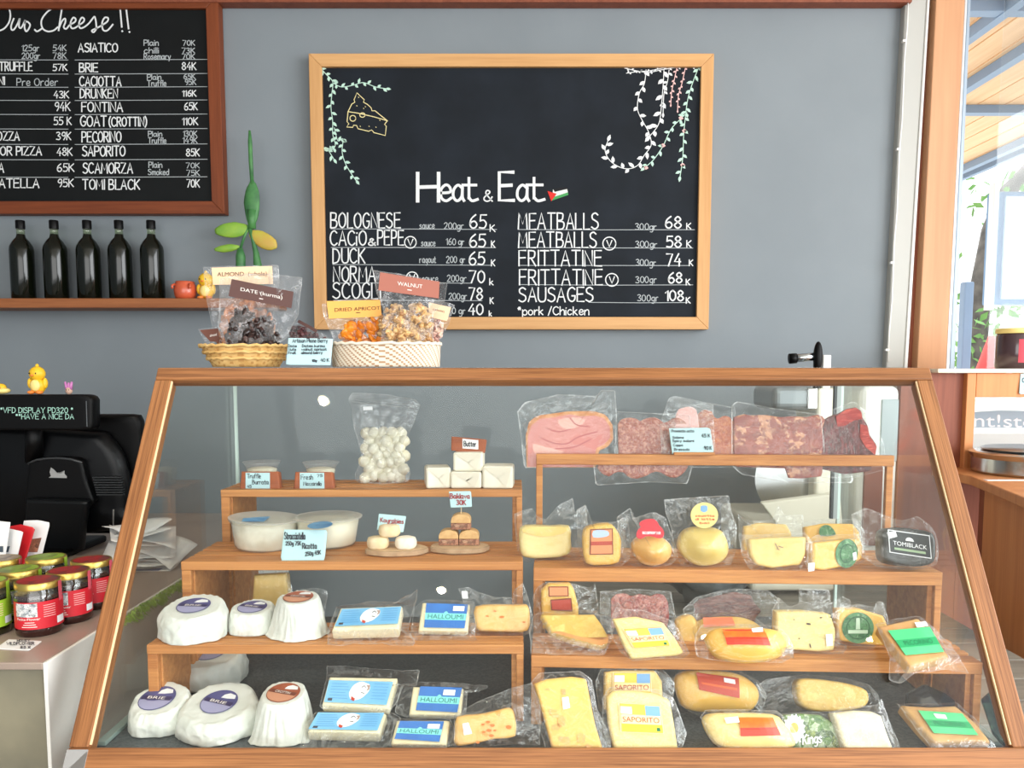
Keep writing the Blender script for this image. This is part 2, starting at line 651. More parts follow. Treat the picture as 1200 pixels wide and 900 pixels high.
def slab(name, sf, px, t, m, parent, dome=0.0, bev=0.004, rnd=0, amp=0.0, n=56, wob=70.0):
    """A solid with the traced outline as its face, t thick, rounded edges; it becomes the surface its labels sit on."""
    poly = [sf.uv(*p) for p in px]
    if rnd:
        poly = catmull(poly, True, rnd)
    poly = resample(poly, n)
    c = (sum(p[0] for p in poly) / n, sum(p[1] for p in poly) / n)
    R = sum(math.dist(p, c) for p in poly) / n
    b = min(0.3, bev / R)
    fr = _frac(c, poly)
    seed = Vector((random.random() * 9, random.random() * 9, random.random() * 9))

    def hh(f):
        g = min(1.0, f / (1 - b))
        return dome * (1 - g ** 2.2)

    def hf(u, v):
        f, r = fr(u, v)
        return hh(min(f, 1.0)), f, r
    prof = [(f, hh(f)) for f in (0.25, 0.5, 0.7, 0.86) if f < 1 - b - 0.02] + [(1 - b, 0.0), (1 - b * 0.3, -bev * 0.3), (1.0, -bev), (1.0, -t * 0.5), (1.0, -t + bev), (1 - b * 0.3, -t + bev * 0.3), (1 - b, -t)]
    vs, fs = [sf.xyz(c[0], c[1], dome)], []
    for k, (f, h) in enumerate(prof):
        for (u, v) in poly:
            p = sf.xyz(c[0] + (u - c[0]) * f, c[1] + (v - c[1]) * f, h)
            if amp:
                p = p + noise.noise_vector(p * wob + seed) * amp
            vs.append(p)
    for j in range(n):
        fs.append([0, 1 + j, 1 + (j + 1) % n])
    for k in range(len(prof) - 1):
        for j in range(n):
            fs.append([1 + k * n + j, 1 + (k + 1) * n + j, 1 + (k + 1) * n + (j + 1) % n, 1 + k * n + (j + 1) % n])
    fs.append([1 + (len(prof) - 1) * n + j for j in range(n)])
    o = mk(name, vs, fs, m, parent, smooth=True, weld=False, auto=math.radians(50))
    sf.h, sf.t, sf.c, sf.fr, sf.hh = hf, t, c, fr, hh
    return o


def film(sf, px, parent, m=None, name='film_bag', n=84, amp=0.004, depth=0.5, rnd=0, inner=0.0007, zmin=None, fall=0.016):
    """The clear bag: it lies on the thing's face and falls to a crumpled flange around it."""
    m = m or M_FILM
    poly = [sf.uv(*p) for p in px]
    if rnd:
        poly = catmull(poly, True, rnd)
    poly = resample(poly, n)
    has = sf.h is not None
    c = sf.c if has else (sum(p[0] for p in poly) / n, sum(p[1] for p in poly) / n)
    seed = Vector((random.random() * 9, random.random() * 9, random.random() * 9))
    fs_ = (1.0, 0.978, 0.945, 0.89, 0.82, 0.74, 0.65, 0.55, 0.44, 0.32, 0.18)
    vs, fs = [], []

    def pt(u, v):
        base = -(sf.t if has else 0.0) * depth
        w = sf.xyz(u, v, 0)
        cr = noise.noise(w * 38 + seed) + 1.1 * (1 - 2.2 * abs(noise.noise(w * 60 + seed))) * 0.6 + 0.4 * abs(noise.noise(w * 130 + seed))
        if has:
            f, r = sf.fr(u, v)
            if f <= 1:
                h = sf.hh(f) + 0.0012 + inner * cr
            else:
                s = (f - 1) * r
                k = math.exp(-s / fall)
                h = base + (0.0012 - base) * k + amp * cr * (1 - k * 0.7)
        else:
            h = amp * cr
        p = sf.xyz(u, v, h)
        if zmin is not None and p.z < zmin:
            p.z = zmin + 0.0004
        return p
    for f in fs_:
        for (u, v) in poly:
            vs.append(pt(c[0] + (u - c[0]) * f, c[1] + (v - c[1]) * f))
    for k in range(len(fs_) - 1):
        for j in range(n):
            fs.append([k * n + j, k * n + (j + 1) % n, (k + 1) * n + (j + 1) % n, (k + 1) * n + j])
    vs.append(pt(*c))
    q = len(vs) - 1
    for j in range(n):
        fs.append([(len(fs_) - 1) * n + j, (len(fs_) - 1) * n + (j + 1) % n, q])
    mi = []
    for i, f in enumerate(fs):
        if i < n:
            mi.append(1)
        elif has and m is M_FILM:
            w = sum((vs[q_] for q_ in f), Vector()) / len(f) - sf.o
            mi.append(2 if sf.fr(w.dot(sf.u), w.dot(sf.v))[0] < 1.0 else 0)
        else:
            mi.append(0)
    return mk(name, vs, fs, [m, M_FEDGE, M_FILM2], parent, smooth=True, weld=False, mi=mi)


def decal(name, sf, px, m, parent, off=0.0024, rnd=0, sub=6):
    """A label, sticker or print that lies on the surface."""
    mb = MB()
    if len(px) == 4 and not rnd:
        a, b, c, d = px
        g = []
        for i in range(sub + 1):
            for j in range(sub + 1):
                s, t = j / sub, i / sub
                x = (a[0] * (1 - s) + b[0] * s) * (1 - t) + (d[0] * (1 - s) + c[0] * s) * t
                y = (a[1] * (1 - s) + b[1] * s) * (1 - t) + (d[1] * (1 - s) + c[1] * s) * t
                g.append(sf.P(x, y, off))
        k = sub + 1
        mb.add(g, [(i * k + j, i * k + j + 1, (i + 1) * k + j + 1, (i + 1) * k + j) for i in range(sub) for j in range(sub)])
    else:
        poly = catmull(px, True, rnd) if rnd else px
        cx, cy = sum(p[0] for p in poly) / len(poly), sum(p[1] for p in poly) / len(poly)
        n = len(poly)
        g = [sf.P(cx, cy, off)]
        for f in (0.5, 1.0):
            g += [sf.P(cx + (x - cx) * f, cy + (y - cy) * f, off) for x, y in poly]
        fs = [(0, 1 + j, 1 + (j + 1) % n) for j in range(n)] + [(1 + j, 1 + n + j, 1 + n + (j + 1) % n, 1 + (j + 1) % n) for j in range(n)]
        mb.add(g, fs)
    o = mb.build(name, m, parent)
    n0 = o.data.polygons[0].normal
    if n0.dot(sf.n) < 0:
        o.data.flip_normals()
    return o


def oval(cx, cy, rx, ry, n=20, rot=0.0):
    c, s = math.cos(math.radians(rot)), math.sin(math.radians(rot))
    return [(cx + rx * math.cos(2 * PI * i / n) * c - ry * math.sin(2 * PI * i / n) * s, cy + rx * math.cos(2 * PI * i / n) * s + ry * math.sin(2 * PI * i / n) * c) for i in range(n)]


def quad(x0, y0, x1, y1):
    return [(x0, y0), (x1, y0), (x1, y1), (x0, y1)]


# ---- handwriting: single strokes, cap height 10
GL = {
    'A': '0 0,3 10,6 0/1.1 3.5,4.9 3.5', 'B': '0 0,0 10/~0 10,4 9.6,4.4 7.5,3.5 5.6,0 5.2/~0 5.2,4.5 4.7,5.4 2.5,4 .3,0 0',
    'C': '~5.5 8.5,3.5 10,1 8.5,0 5,1 1.4,3.5 0,5.8 1.5', 'D': '0 0,0 10/~0 10,3.5 9.3,5.5 5.5,4 1.2,0 0', 'E': '5 10,0 10,0 0,5.2 0/0 5.2,4.4 5.4',
    'F': '5 10,0 10,0 0/0 5.2,4.2 5.4', 'G': '~5.5 8.6,3.5 10,1 8.5,0 5,1 1.3,3.4 0,5.3 1.5,5.6 4.2/5.6 4.3,3.4 4.3', 'H': '0 0,0 10/5.4 0,5.4 10/0 5,5.4 5.2',
    'I': '0 0,0 10', 'J': '~4 10,4 3,3 .3,1 0,0 2', 'K': '0 0,0 10/5 10,0 4.6/1.2 5.6,5.4 0', 'L': '0 10,0 0,4.6 0', 'M': '0 0,.6 10,3.5 3,6.4 10,7 0',
    'N': '0 0,0 10,5.4 0,5.4 10', 'O': '~3 10,.6 8,0 5,.8 1.6,3 0,5.3 1.6,6 5,5.3 8.4,3 10', 'P': '0 0,0 10/~0 10,4.2 9.6,5 7.4,4 5,0 4.6',
    'Q': '~3 10,.6 8,0 5,.8 1.6,3 0,5.3 1.6,6 5,5.3 8.4,3 10/4 2,6.4 -.6', 'R': '0 0,0 10/~0 10,4.2 9.6,4.8 7.5,3.8 5.4,0 5/2 5,5.4 0',
    'S': '~5 8.8,3 10,.6 8.8,.8 6.4,3 5.2,5 3.8,5 1.4,2.6 0,0 1.2', 'T': '0 10,6 10/3 10,3 0', 'U': '~0 10,0 3,1.2 .4,3 0,4.8 .6,5.6 3,5.6 10', 'V': '0 10,3 0,6 10',
    'W': '0 10,1.8 0,3.6 7,5.4 0,7.2 10', 'X': '0 0,5 10/0 10,5 0', 'Y': '0 10,3 5,6 10/3 5,3 0', 'Z': '0 10,5.4 10,0 0,5.6 0',
    '0': '~2.5 10,.5 8,0 5,.5 2,2.5 0,4.5 2,5 5,4.5 8,2.5 10', '1': '0 7.6,2 10,2 0', '2': '~0 7.8,2.4 10,4.6 8,3.4 4.6,0 0/0 0,5 0',
    '3': '~.2 9,2.5 10,4.4 8,2 5.4,4.8 3.4,3.6 .4,0 .8', '4': '3.4 10,0 3.4,5 3.4/3.9 6,3.7 0', '5': '4.8 10,.8 10,.5 5.6/~.5 5.6,3 6.2,4.8 3.6,3.4 .4,0 .6',
    '6': '~4 10,1 7,0 3,1.2 .3,3.4 .2,4.8 2.6,3.4 5,1.2 4.6,.2 3', '7': '0 10,5 10,1.6 0', '8': '~2.5 5.4,.4 7.6,2.5 10,4.6 7.6,2.5 5.4,0 2.6,2.5 0,5 2.6,2.5 5.4',
    '9': '~4.6 7,2.6 5,.4 6.6,1.6 9.6,4 9.6,4.7 7,4.2 3,2.6 0', '&': '~5.6 0,1.4 7,2.4 9.8,4 8,.6 4,.2 1.4,2 0,4 1,5.4 4', '(': '~2 11,.4 8,0 5,.4 2,2 -1', ')': '~0 11,1.6 8,2 5,1.6 2,0 -1',
    '!': '0 10,.2 3/.2 .6,.3 0', '/': '0 -1,3.4 10', '*': '0 8,3 8/.7 9.6,2.3 6.4/2.3 9.6,.7 6.4', '.': '0 0,.3 .4', '-': '0 4,3 4', '+': '0 4,4 4/2 6,2 2', ':': '0 1,.3 1.2/0 5,.3 5.2', "'": '0 10,0 8', ',': '.4 .6,0 -1.6',
    'a': '~4.4 5,2.4 6.4,.4 4.6,.2 1.6,2 0,4 1.6,4.4 4.6/~4.4 6,4.4 1.6,5.2 0', 'b': '0 10,0 0/~0 4,2.4 6.4,4.4 4,4 1,2 0,0 1.4', 'c': '~4 5.4,2.2 6.4,.3 4,.6 1,2.4 0,4.2 1.2',
    'd': '4.4 10,4.4 0/~4.4 4.6,2.2 6.4,.2 4,.6 .8,2.6 0,4.4 2', 'e': '~.4 3.2,4 3.6,3.6 5.8,2 6.4,.3 4.4,.5 1.2,2.4 0,4.4 1.2', 'f': '~3.6 9.4,2.2 10,1.4 8,1.4 0/0 6,3 6',
    'g': '~4.2 5,2.4 6.4,.3 4.6,.5 1.4,2.4 .4,4.2 2.4/~4.3 6.2,4.3 -1,3 -3.4,.6 -3', 'h': '0 10,0 0/~0 4,2.2 6.4,4 5,4.2 0', 'i': '0 6,0 0/0 8.4,.1 8.8', 'j': '~1.4 6,1.4 -1,0 -3/1.4 8.4,1.5 8.8',
    'k': '0 10,0 0/3.6 6,0 2.6/1 3.4,4 0', 'l': '0 10,0 0', 'm': '0 6,0 0/~0 4,1.8 6.4,3 5,3 0/~3 4,4.8 6.4,6 5,6.2 0', 'n': '0 6,0 0/~0 4,2.2 6.4,4 5,4.2 0',
    'o': '~2.2 6.4,.3 4.8,.3 1.6,2.2 0,4.2 1.6,4.2 4.8,2.2 6.4', 'p': '0 6,0 -3.4/~0 4,2.4 6.4,4.4 4,4 1,2 0,0 1.4', 'q': '~4.2 5,2.4 6.4,.3 4.6,.5 1.4,2.4 .4,4.2 2.4/4.3 6.2,4.3 -3.4',
    'r': '0 6,0 0/~0 3.6,1.6 6,3.2 5.8', 's': '~3.6 5.4,2 6.4,.4 5,2 3.4,3.8 1.8,2 0,0 1', 't': '1.6 9,1.6 1/~1.6 1.4,2.4 0,3.8 .6/0 6.2,3.4 6.2', 'u': '~0 6,0 2,1.6 0,3.6 1,4.2 6/4.2 6,4.4 0',
    'v': '0 6,2 0,4 6', 'w': '0 6,1.4 0,2.8 5,4.2 0,5.6 6', 'x': '0 0,4 6/0 6,4 0', 'y': '0 6,2 .6/4.2 6,1.4 -3.4', 'z': '0 6,3.8 6,0 0,4 0',
}


def _glyph(ch):
    st = []
    for part in GL[ch].split('/'):
        sm = part.startswith('~')
        pts = [tuple(float(q) for q in p.split()) for p in part.lstrip('~').split(',')]
        st.append(catmull(pts, False, 4) if sm else pts)
    w = max(p[0] for s in st for p in s)
    return st, w


def strokes(text, gap=1.7, space=3.6):
    x, out = 0.0, []
    for ch in text:
        if ch == ' ':
            x += space
            continue
        st, w = _glyph(ch)
        for s in st:
            out.append([(p[0] + x, p[1]) for p in s])
        x += w + gap
    return out, max(x - gap, 0.5)


def put_strokes(mb, sf, lines, wpx, off=0.0015, mi=0):
    """Flat chalk or ink strokes (photo pixels) on a surface."""
    for L in lines:
        off += 0.000035
        L = [L[0]] + [q for p, q in zip(L, L[1:]) if math.dist(p, q) > 1e-6]
        if len(L) < 2:
            L = [L[0], (L[0][0] + 0.3, L[0][1])]
        vs = []
        for i, p in enumerate(L):
            a, b = L[max(i - 1, 0)], L[min(i + 1, len(L) - 1)]
            dx, dy = b[0] - a[0], b[1] - a[1]
            r = math.hypot(dx, dy) or 1.0
            nx, ny = -dy / r * wpx / 2, dx / r * wpx / 2
            e = 0.35 * wpx
            q = (p[0] - dx / r * e, p[1] - dy / r * e) if i == 0 else (p[0] + dx / r * e, p[1] + dy / r * e) if i == len(L) - 1 else p
            vs += [sf.P(q[0] + nx, q[1] + ny, off), sf.P(q[0] - nx, q[1] - ny, off)]
        k = len(mb.v)
        mb.v += vs
        for i in range(len(L) - 1):
            mb.f.append([k + 2 * i, k + 2 * i + 1, k + 2 * i + 3, k + 2 * i + 2])
            mb.m.append(mi)


def hand(mb, sf, text, x0, x1, yb, cap, wpx=1.3, jit=0.25, mi=0, slope=0.0, off=0.0015, gap=1.7):
    st, w = strokes(text, gap)
    k, ky = (x1 - x0) / w, cap / 10.0
    lines = []
    for s in st:
        jx, jy = random.uniform(-jit, jit), random.uniform(-jit, jit)
        lines.append([(x0 + p[0] * k + jx, yb - p[1] * ky + jy + slope * (p[0] * k)) for p in s])
    put_strokes(mb, sf, lines, wpx, off, mi)


def writing(name, sf, rows, m, parent, wpx=0.8, off=0.0034):
    mb = MB()
    for r in rows:
        hand(mb, sf, r[0], r[1], r[2], r[3], r[4], wpx if len(r) < 6 else r[5], 0.12, 0, r[6] if len(r) > 6 else 0.0, off)
    return mb.build(name, m, parent, weld=False)


def printed(name, text, sf, q, m, parent, off=0.0034):
    """Printed lettering (the built-in typeface) fitted into the four photo corners q: top-left, top-right, bottom-right, bottom-left."""
    cu = bpy.data.curves.new('lettering', 'FONT')
    cu.body = text
    ob = bpy.data.objects.new('lettering', cu)
    me = ob.to_mesh()
    xs, ys = [v.co.x for v in me.vertices], [v.co.y for v in me.vertices]
    x0, x1, y0, y1 = min(xs), max(xs), min(ys), max(ys)
    a, b, c, d = q
    vs = []
    for v in me.vertices:
        s, t = (v.co.x - x0) / (x1 - x0), 1 - (v.co.y - y0) / (y1 - y0)
        vs.append(sf.P((a[0] * (1 - s) + b[0] * s) * (1 - t) + (d[0] * (1 - s) + c[0] * s) * t, (a[1] * (1 - s) + b[1] * s) * (1 - t) + (d[1] * (1 - s) + c[1] * s) * t, off))
    fs = [list(p.vertices) for p in me.polygons]
    ob.to_mesh_clear()
    bpy.data.objects.remove(ob)
    bpy.data.curves.remove(cu)
    return mk(name, vs, fs, m, parent, weld=False)


def dup(root, loc, label, group=None):
    r = root.copy()
    COL.objects.link(r)
    r.location = loc
    r['label'] = label
    if group:
        r['group'] = group
    WL[r.name] = Vector(loc)
    for ch in list(root.children):
        c = ch.copy()
        COL.objects.link(c)
        c.parent = r
        WL[c.name] = Vector(loc)
        for g in list(ch.children):
            d = g.copy()
            COL.objects.link(d)
            d.parent = c
    return r


# ================================================================ the room
YW = 2.83
struct(box('floor', (-3.2, -4.5, -0.05), (9.0, YW + 0.1, 0.0), M_FLOOR))
# the grey wall ends at a slanting edge beside the white strip
XE0, XE1 = W(1042, 425, YW).x, W(1085, 0, YW).x
wz0, wz1 = W(1042, 425, YW).z, W(1085, 0, YW).z
xw = lambda z: XE0 + (XE1 - XE0) * (z - wz0) / (wz1 - wz0)
struct(MB().add([(-3.2, YW, 0), (xw(0), YW, 0), (xw(2.9), YW, 2.9), (-3.2, YW, 2.9), (-3.2, YW + 0.1, 0), (xw(0), YW + 0.1, 0), (xw(2.9), YW + 0.1, 2.9), (-3.2, YW + 0.1, 2.9)],
                [(0, 1, 2, 3), (7, 6, 5, 4), (0, 4, 5, 1), (1, 5, 6, 2), (2, 6, 7, 3), (3, 7, 4, 0)]).build('wall_back', M_WALL))
struct(box('wall_left', (-3.2, -4.4, 0), (-3.1, YW, 2.9), M_WALL))
struct(box('ceiling', (-3.2, -4.5, 2.9), (2.2, YW + 0.1, 3.0), M_CEIL))


def wedge_strip(name, top, bot, y0, y1, m, bevel=0.003):
    """Upright strip between photo columns: top = (x0, x1) at y 0, bot = (x0, x1) at y 428, carried on to floor and ceiling."""
    def ln(a, b, z):
        A, B = W(a, 0, y0), W(b, 428, y0)
        return B.x + (A.x - B.x) * (z - B.z) / (A.z - B.z)
    vs = []
    for y in (y0, y1):
        for z in (0.0, 2.9):
            vs += [(ln(top[0], bot[0], z), y, z), (ln(top[1], bot[1], z), y, z)]
    return MB().add(vs, [(0, 1, 3, 2), (4, 6, 7, 5), (0, 4, 5, 1), (2, 3, 7, 6), (0, 2, 6, 4), (1, 5, 7, 3)]).build(name, m, bevel=bevel)


M_CONDUIT = mat('grey_white_conduit', (178, 178, 172), 0.5)
struct(wedge_strip('trim_1', (1061, 1087), (1038.5, 1060), 2.80, 2.87, M_CONDUIT, 0.006))
struct(wedge_strip('trim_2', (1087, 1090), (1060, 1064), 2.795, 2.86, M_WHITE))
struct(wedge_strip('trim_3', (1090, 1097), (1064, 1075), 2.82, 2.87, M_CABD))  # jamb's side face; its shade is painted in with the darker wood
struct(wedge_strip('trim_4', (1097, 1131), (1075, 1109), 2.78, 2.90, M_JAMB))
M_ALU = mat('window_aluminium', (206, 212, 216), 0.35, 0.2)
M_ALU2 = mat('grey_aluminium', (150, 164, 178), 0.4, 0.2)
struct(wedge_strip('window_1', (1131, 1134), (1109, 1113), 2.83, 2.86, M_ALU))
struct(wedge_strip('trim_5', (1134, 1138), (1113, 1119), 2.85, 2.88, M_ALU2))
struct(box('window_2', (1.66, 2.868, 1.37), (3.6, 2.874, 2.9), M_WGLASS))
struct(box('trim_6', (-3.1, YW - 0.05, W(600, 2.4, YW - 0.05).z), (W(1066, 0, 2.8).x, YW - 0.001, 2.9), M_CABD, bevel=0.003))
tag(MB().box((1.5, 3.35, 0), (6.5, 3.5, H - 0.035)).build('hatch_backdrop', M_WHITE, bevel=0.01), 'low white wall added outside as the overexposed view through the counter hatch', 'wall')  # white wall added for the blown-out brightness behind the hatch
# thin white cable with clips beside the strip
mb = MB()
A, B = W(1064.5, -6, 2.79), W(1040.5, 424, 2.79)
mb.tube([A + (B - A) * (i / 12) + Vector((0.002 * math.sin(i * 2.1), 0, 0)) for i in range(13)], 0.0028)
cab = tag(mb.build('power_cable', M_WHITE, smooth=True), 'thin white cable clipped along the pale strip at the wall end', 'cable')
for py in (48, 175, 308, 410):
    p = W(1064.5 + (1040.5 - 1064.5) * (py + 6) / 430 - 1.5, py, 2.79)
    MB().box((p.x - 0.007, p.y - 0.004, p.z - 0.004), (p.x + 0.006, p.y + 0.008, p.z + 0.004)).build('clip', M_WHITE, cab, bevel=0.001)

# ---------------------------------------------------------------- outdoors through the window
M_BOARD = wood('canopy_boards', (236, 200, 158), (214, 172, 128), scale=2, axis=1)
M_BEAM = mat('grey_steel_beam', (128, 150, 176), 0.5)
M_PAVE = mat('pale_paving', (226, 226, 222), 0.9)
struct(box('ground', (-6, 2.95, -0.1), (26, 40, 0.0), M_PAVE))
hz = H + 1.5
cn = thing('patio_canopy', 'timber-boarded patio canopy on blue-grey steel beams outside the window', 'canopy', (2.5, 6, hz))
mb = MB()
for i in range(11):
    x = 1.66 + i * 0.158
    mb.box((x, 2.97, hz), (x + 0.147, 10, hz + 0.03))
mb.build('board_ceiling', M_BOARD, cn)
for x, w in ((1.98, 0.06), (2.32, 0.07), (3.25, 0.07), (3.38, 0.05)):
    box('long_beam', (x, 2.97, hz - 0.05), (x + w * .7, 10, hz - 0.002), M_BEAM, cn)
for y in (3.42, 4.72, 7.2):
    box('cross_beam', (1.66, y, hz - 0.045), (3.4, y + 0.06, hz - 0.001), M_BEAM, cn)
for y in (3.2, 9.4):
    box('canopy_post', (3.48, y, 0), (3.56, y + 0.08, hz), M_BEAM, cn)

M_BARK = mat('pale_bark', (112, 106, 100), 0.9, c2=(84, 80, 76), scale=9, bump=0.4)
M_LEAFP = mat('sunlit_leaf', (124, 164, 92), 0.7, c2=(96, 146, 76), scale=5)
tr = thing('street_tree', 'sunlit tree with a leaning pale trunk beyond the window', 'tree', (5.2, 9.0, 0))
MB().tube([(5.0, 9, 0), W(1141, 430, 9), W(1149, 340, 9), W(1162, 270, 9), W(1178, 228, 9), W(1215, 188, 9)], [0.14, 0.12, 0.11, 0.10, 0.09, 0.07], 10).build('trunk', M_BARK, tr, smooth=True)
MB().tube([W(1149, 340, 9), W(1160, 310, 8.9), W(1180, 290, 8.9)], [0.07, 0.05, 0.03], 8).build('branch', M_BARK, tr, smooth=True)
mb = MB()
rd = random.Random(3)
for i in range(700):
    c = rd.choice([(5.3, 2.1, .5), (5.6, 3.2, .9), (6.6, 3.5, .8), (5.0, 1.4, .4)])
    p = Vector((c[0] + rd.gauss(0, c[2] * .6), 9 + rd.gauss(0, .35), c[1] + rd.gauss(0, c[2] * .45)))
    a, b = Vector((rd.uniform(-1, 1), rd.uniform(-1, 1), rd.uniform(-1, 1))).normalized() * 0.07, Vector((rd.uniform(-1, 1), rd.uniform(-1, 1), rd.uniform(-1, 1))).normalized() * 0.035
    mb.add([p - a, p + b, p + a, p - b], [(0, 1, 2, 3)])
mb.build('foliage', M_LEAFP, tr, weld=False)

sg = thing('sign_box', 'hanging pale blue sign box with a grey-blue frame outside the window', 'sign', W(1186, 358, 4.6))
a, b = W(1166, 224, 4.6), W(1260, 357, 4.6)
M_SIGNF = mat('sign_frame', (104, 140, 176), 0.5)
M_SIGN = mat('pale_blue_sign_face', (190, 216, 238), 0.5)
box('frame', (a.x, 4.6, b.z), (b.x, 4.68, a.z), M_SIGNF, sg, bevel=0.01)
box('sign_face', (a.x + 0.055, 4.585, b.z + 0.03), (b.x - 0.03, 4.6, a.z - 0.03), M_SIGN, sg)
box('edge_trim', (a.x - 0.02, 4.57, b.z - 0.03), (a.x + 0.008, 4.62, a.z + 0.04), M_WHITE, sg)
box('post', (b.x - 0.1, 4.685, 0), (b.x - 0.02, 4.76, a.z), M_BEAM, sg)
post = box('patio_post', (W(1128, 400, 6.5).x, 6.5, 0), (W(1139, 400, 6.5).x, 6.58, W(1139, 330, 6.5).z), M_BEAM, bevel=0.01)
tag(post, 'short grey-blue post standing outside the window below the tree', 'post')
rb = thing('parasol_base', 'red folded parasol standing outside by the sign', 'parasol', (W(1160, 431, 6.0).x, 6.0, 0))
M_RED = mat('red_fabric', (224, 92, 92), 0.7)
px_ = W(1160, 431, 6.0).x
MB().tube([(px_, 6, 0.0), (px_, 6, 0.05)], 0.22, 16).build('base', M_WHITE, rb)
MB().tube([(px_, 6, 0.05), (px_, 6, 0.8), (px_, 6, 1.35), (px_, 6, 1.62)], [0.03, 0.07, 0.10, 0.02], 10).build('folded_canopy', M_RED, rb, smooth=True)

# ================================================================ chalkboards
def framed_board(name, label, cat, x0, x1, z0, z1, fw, mf, ms, yf=2.785, group=None):
    t = thing(name, label, cat, ((x0 + x1) / 2, YW, z0), group)
    box('slate', (x0 + fw * 0.6, yf + 0.014, z0 + fw * 0.6), (x1 - fw * 0.6, YW - 0.002, z1 - fw * 0.6), ms, t)
    beam('frame_top', (x0 + fw / 2, yf, z1 - fw / 2), (x1 - fw / 2, yf, z1 - fw / 2), fw, YW - yf - 0.003, mf, t, sh0=-1, sh1=1)
    beam('frame_bottom', (x0 + fw / 2, yf, z0 + fw / 2), (x1 - fw / 2, yf, z0 + fw / 2), fw, YW - yf - 0.003, mf, t, sh0=1, sh1=-1)
    beam('frame_side', (x0 + fw / 2, yf, z0 + fw / 2), (x0 + fw / 2, yf, z1 - fw / 2), fw, YW - yf - 0.003, mf, t, sh0=-1, sh1=1)
    beam('frame_side', (x1 - fw / 2, yf, z0 + fw / 2), (x1 - fw / 2, yf, z1 - fw / 2), fw, YW - yf - 0.003, mf, t, sh0=1, sh1=-1)
    return t, Surf(((x0 + x1) / 2, yf + 0.014, (z0 + z1) / 2), (0, -1, 0))


a, b = W(361.5, 62.5, 2.785), W(830.5, 386, 2.785)
hb, hs = framed_board('menu_chalkboard', 'wide chalkboard in a pale wood frame headed Heat & Eat', 'chalkboard', a.x, b.x, b.z, a.z, 0.042, M_PINE, M_SLATE)
mb = MB()
# heading
for s, x0, x1, yb, cap, w in (('H', 489.5, 514, 236, 33, 4.2), ('e', 516, 529, 235.5, 29, 3.2), ('a', 531, 544, 235.5, 29, 3.2), ('t', 542, 560, 235.5, 30, 3.2), ('&', 567, 577, 236, 13, 1.6),
                              ('E', 585, 602, 235, 33, 4.0), ('a', 606, 620, 235.5, 29, 3.2), ('t', 617, 638, 235.5, 30, 3.2)):
    hand(mb, hs, s, x0, x1, yb, cap, w, 0.1)
mb.build('chalk_heading', M_CHALK, hb, weld=False)
mb = MB()
for s, x0, x1, yb, cap in (('BOLOGNESE', 388, 469, 267, 17.5), ('CACiO', 387, 429, 287.5, 17), ('&', 432, 440, 287.5, 8), ('PEPE', 443, 473, 287, 17), ('DUCK', 390.5, 428, 308.5, 17),
                           ('NORMA', 391, 440, 330, 17.5), ('SCOGLi', 390.5, 446, 350, 18.5),
                           ('MEATBALLS', 607.5, 701, 268.5, 18.5), ('MEATBALLS', 607.5, 698.5, 290, 18), ('FRITTATINE', 608.5, 705, 311.5, 18), ('FRITTATINE', 609, 706, 334, 18), ('SAUSAGES', 608, 695, 353.5, 16.5)):
    hand(mb, hs, s, x0, x1, yb, cap, 1.65, 0.35)
hand(mb, hs, '*pork /Chicken', 607, 690, 369, 9.5, 1.3)
mb.build('dish_name_lettering', M_CHALK, hb, weld=False)
mb = MB()
for s, x0, x1, yb, cap in (('65', 551, 570, 267.5, 15.5), ('65', 550.5, 569, 289.5, 15), ('65', 550, 568, 310.5, 15), ('70', 550, 568, 331.5, 14), ('78', 550, 565.5, 351.5, 14), ('40', 549, 566, 369, 12.5),
                           ('68', 780, 798, 267.5, 13.5), ('58', 781, 798, 290, 13), ('74', 781, 797.5, 311.5, 14), ('68', 783.5, 799, 331.5, 12), ('108', 780, 801, 352.5, 12)):
    hand(mb, hs, s, x0, x1, yb, cap, 1.7)
for s, x0, x1, yb, cap in (('K', 574.5, 580, 271.5, 8), ('K', 576, 580, 290, 7.5), ('K', 576, 580, 311.5, 7), ('k', 574, 578, 334, 7.5), ('K', 574.5, 578.5, 356, 7), ('k', 573.5, 576, 370.5, 6),
                           ('K', 804.5, 809.5, 268.5, 7), ('K', 804.5, 810, 290, 8), ('K', 807.5, 812, 311.5, 7), ('K', 804, 808.5, 334, 7), ('K', 804, 809, 355.5, 7)):
    hand(mb, hs, s, x0, x1, yb, cap, 1.2)
for (x, y, r) in ((481, 284, 6.8), (483, 325.5, 6.8), (714, 285.5, 7.6), (717, 328, 7.4)):
    put_strokes(mb, hs, [[(x + r * math.cos(t * PI / 10), y + r * math.sin(t * PI / 10)) for t in range(21)], [(x - 3, y - 3.6), (x, y + 4), (x + 3, y - 3.6)]], 1.3)
mb.build('price_lettering', M_CHALK, hb, weld=False)
mb = MB()
for s, x0, x1, yb in (('sauce', 492, 509, 268), ('200gr', 520.5, 543, 268.5), ('sauce', 494, 510, 288.5), ('160 gr', 523, 544, 287), ('ragout', 492, 511, 308), ('200 gr', 523, 545, 308), ('sauce', 495, 513, 330), ('200gr', 524, 546, 330),
                      ('200gr', 526, 547, 351), ('0 gr', 530, 545, 368), ('300gr', 744.5, 769, 269.5), ('300gr', 744.5, 769.5, 290), ('300gr', 745, 768.5, 311.5), ('300gr', 745, 769, 331.5), ('300gr', 747, 771, 353)):
    hand(mb, hs, s, x0, x1, yb, 7.5, 0.95)
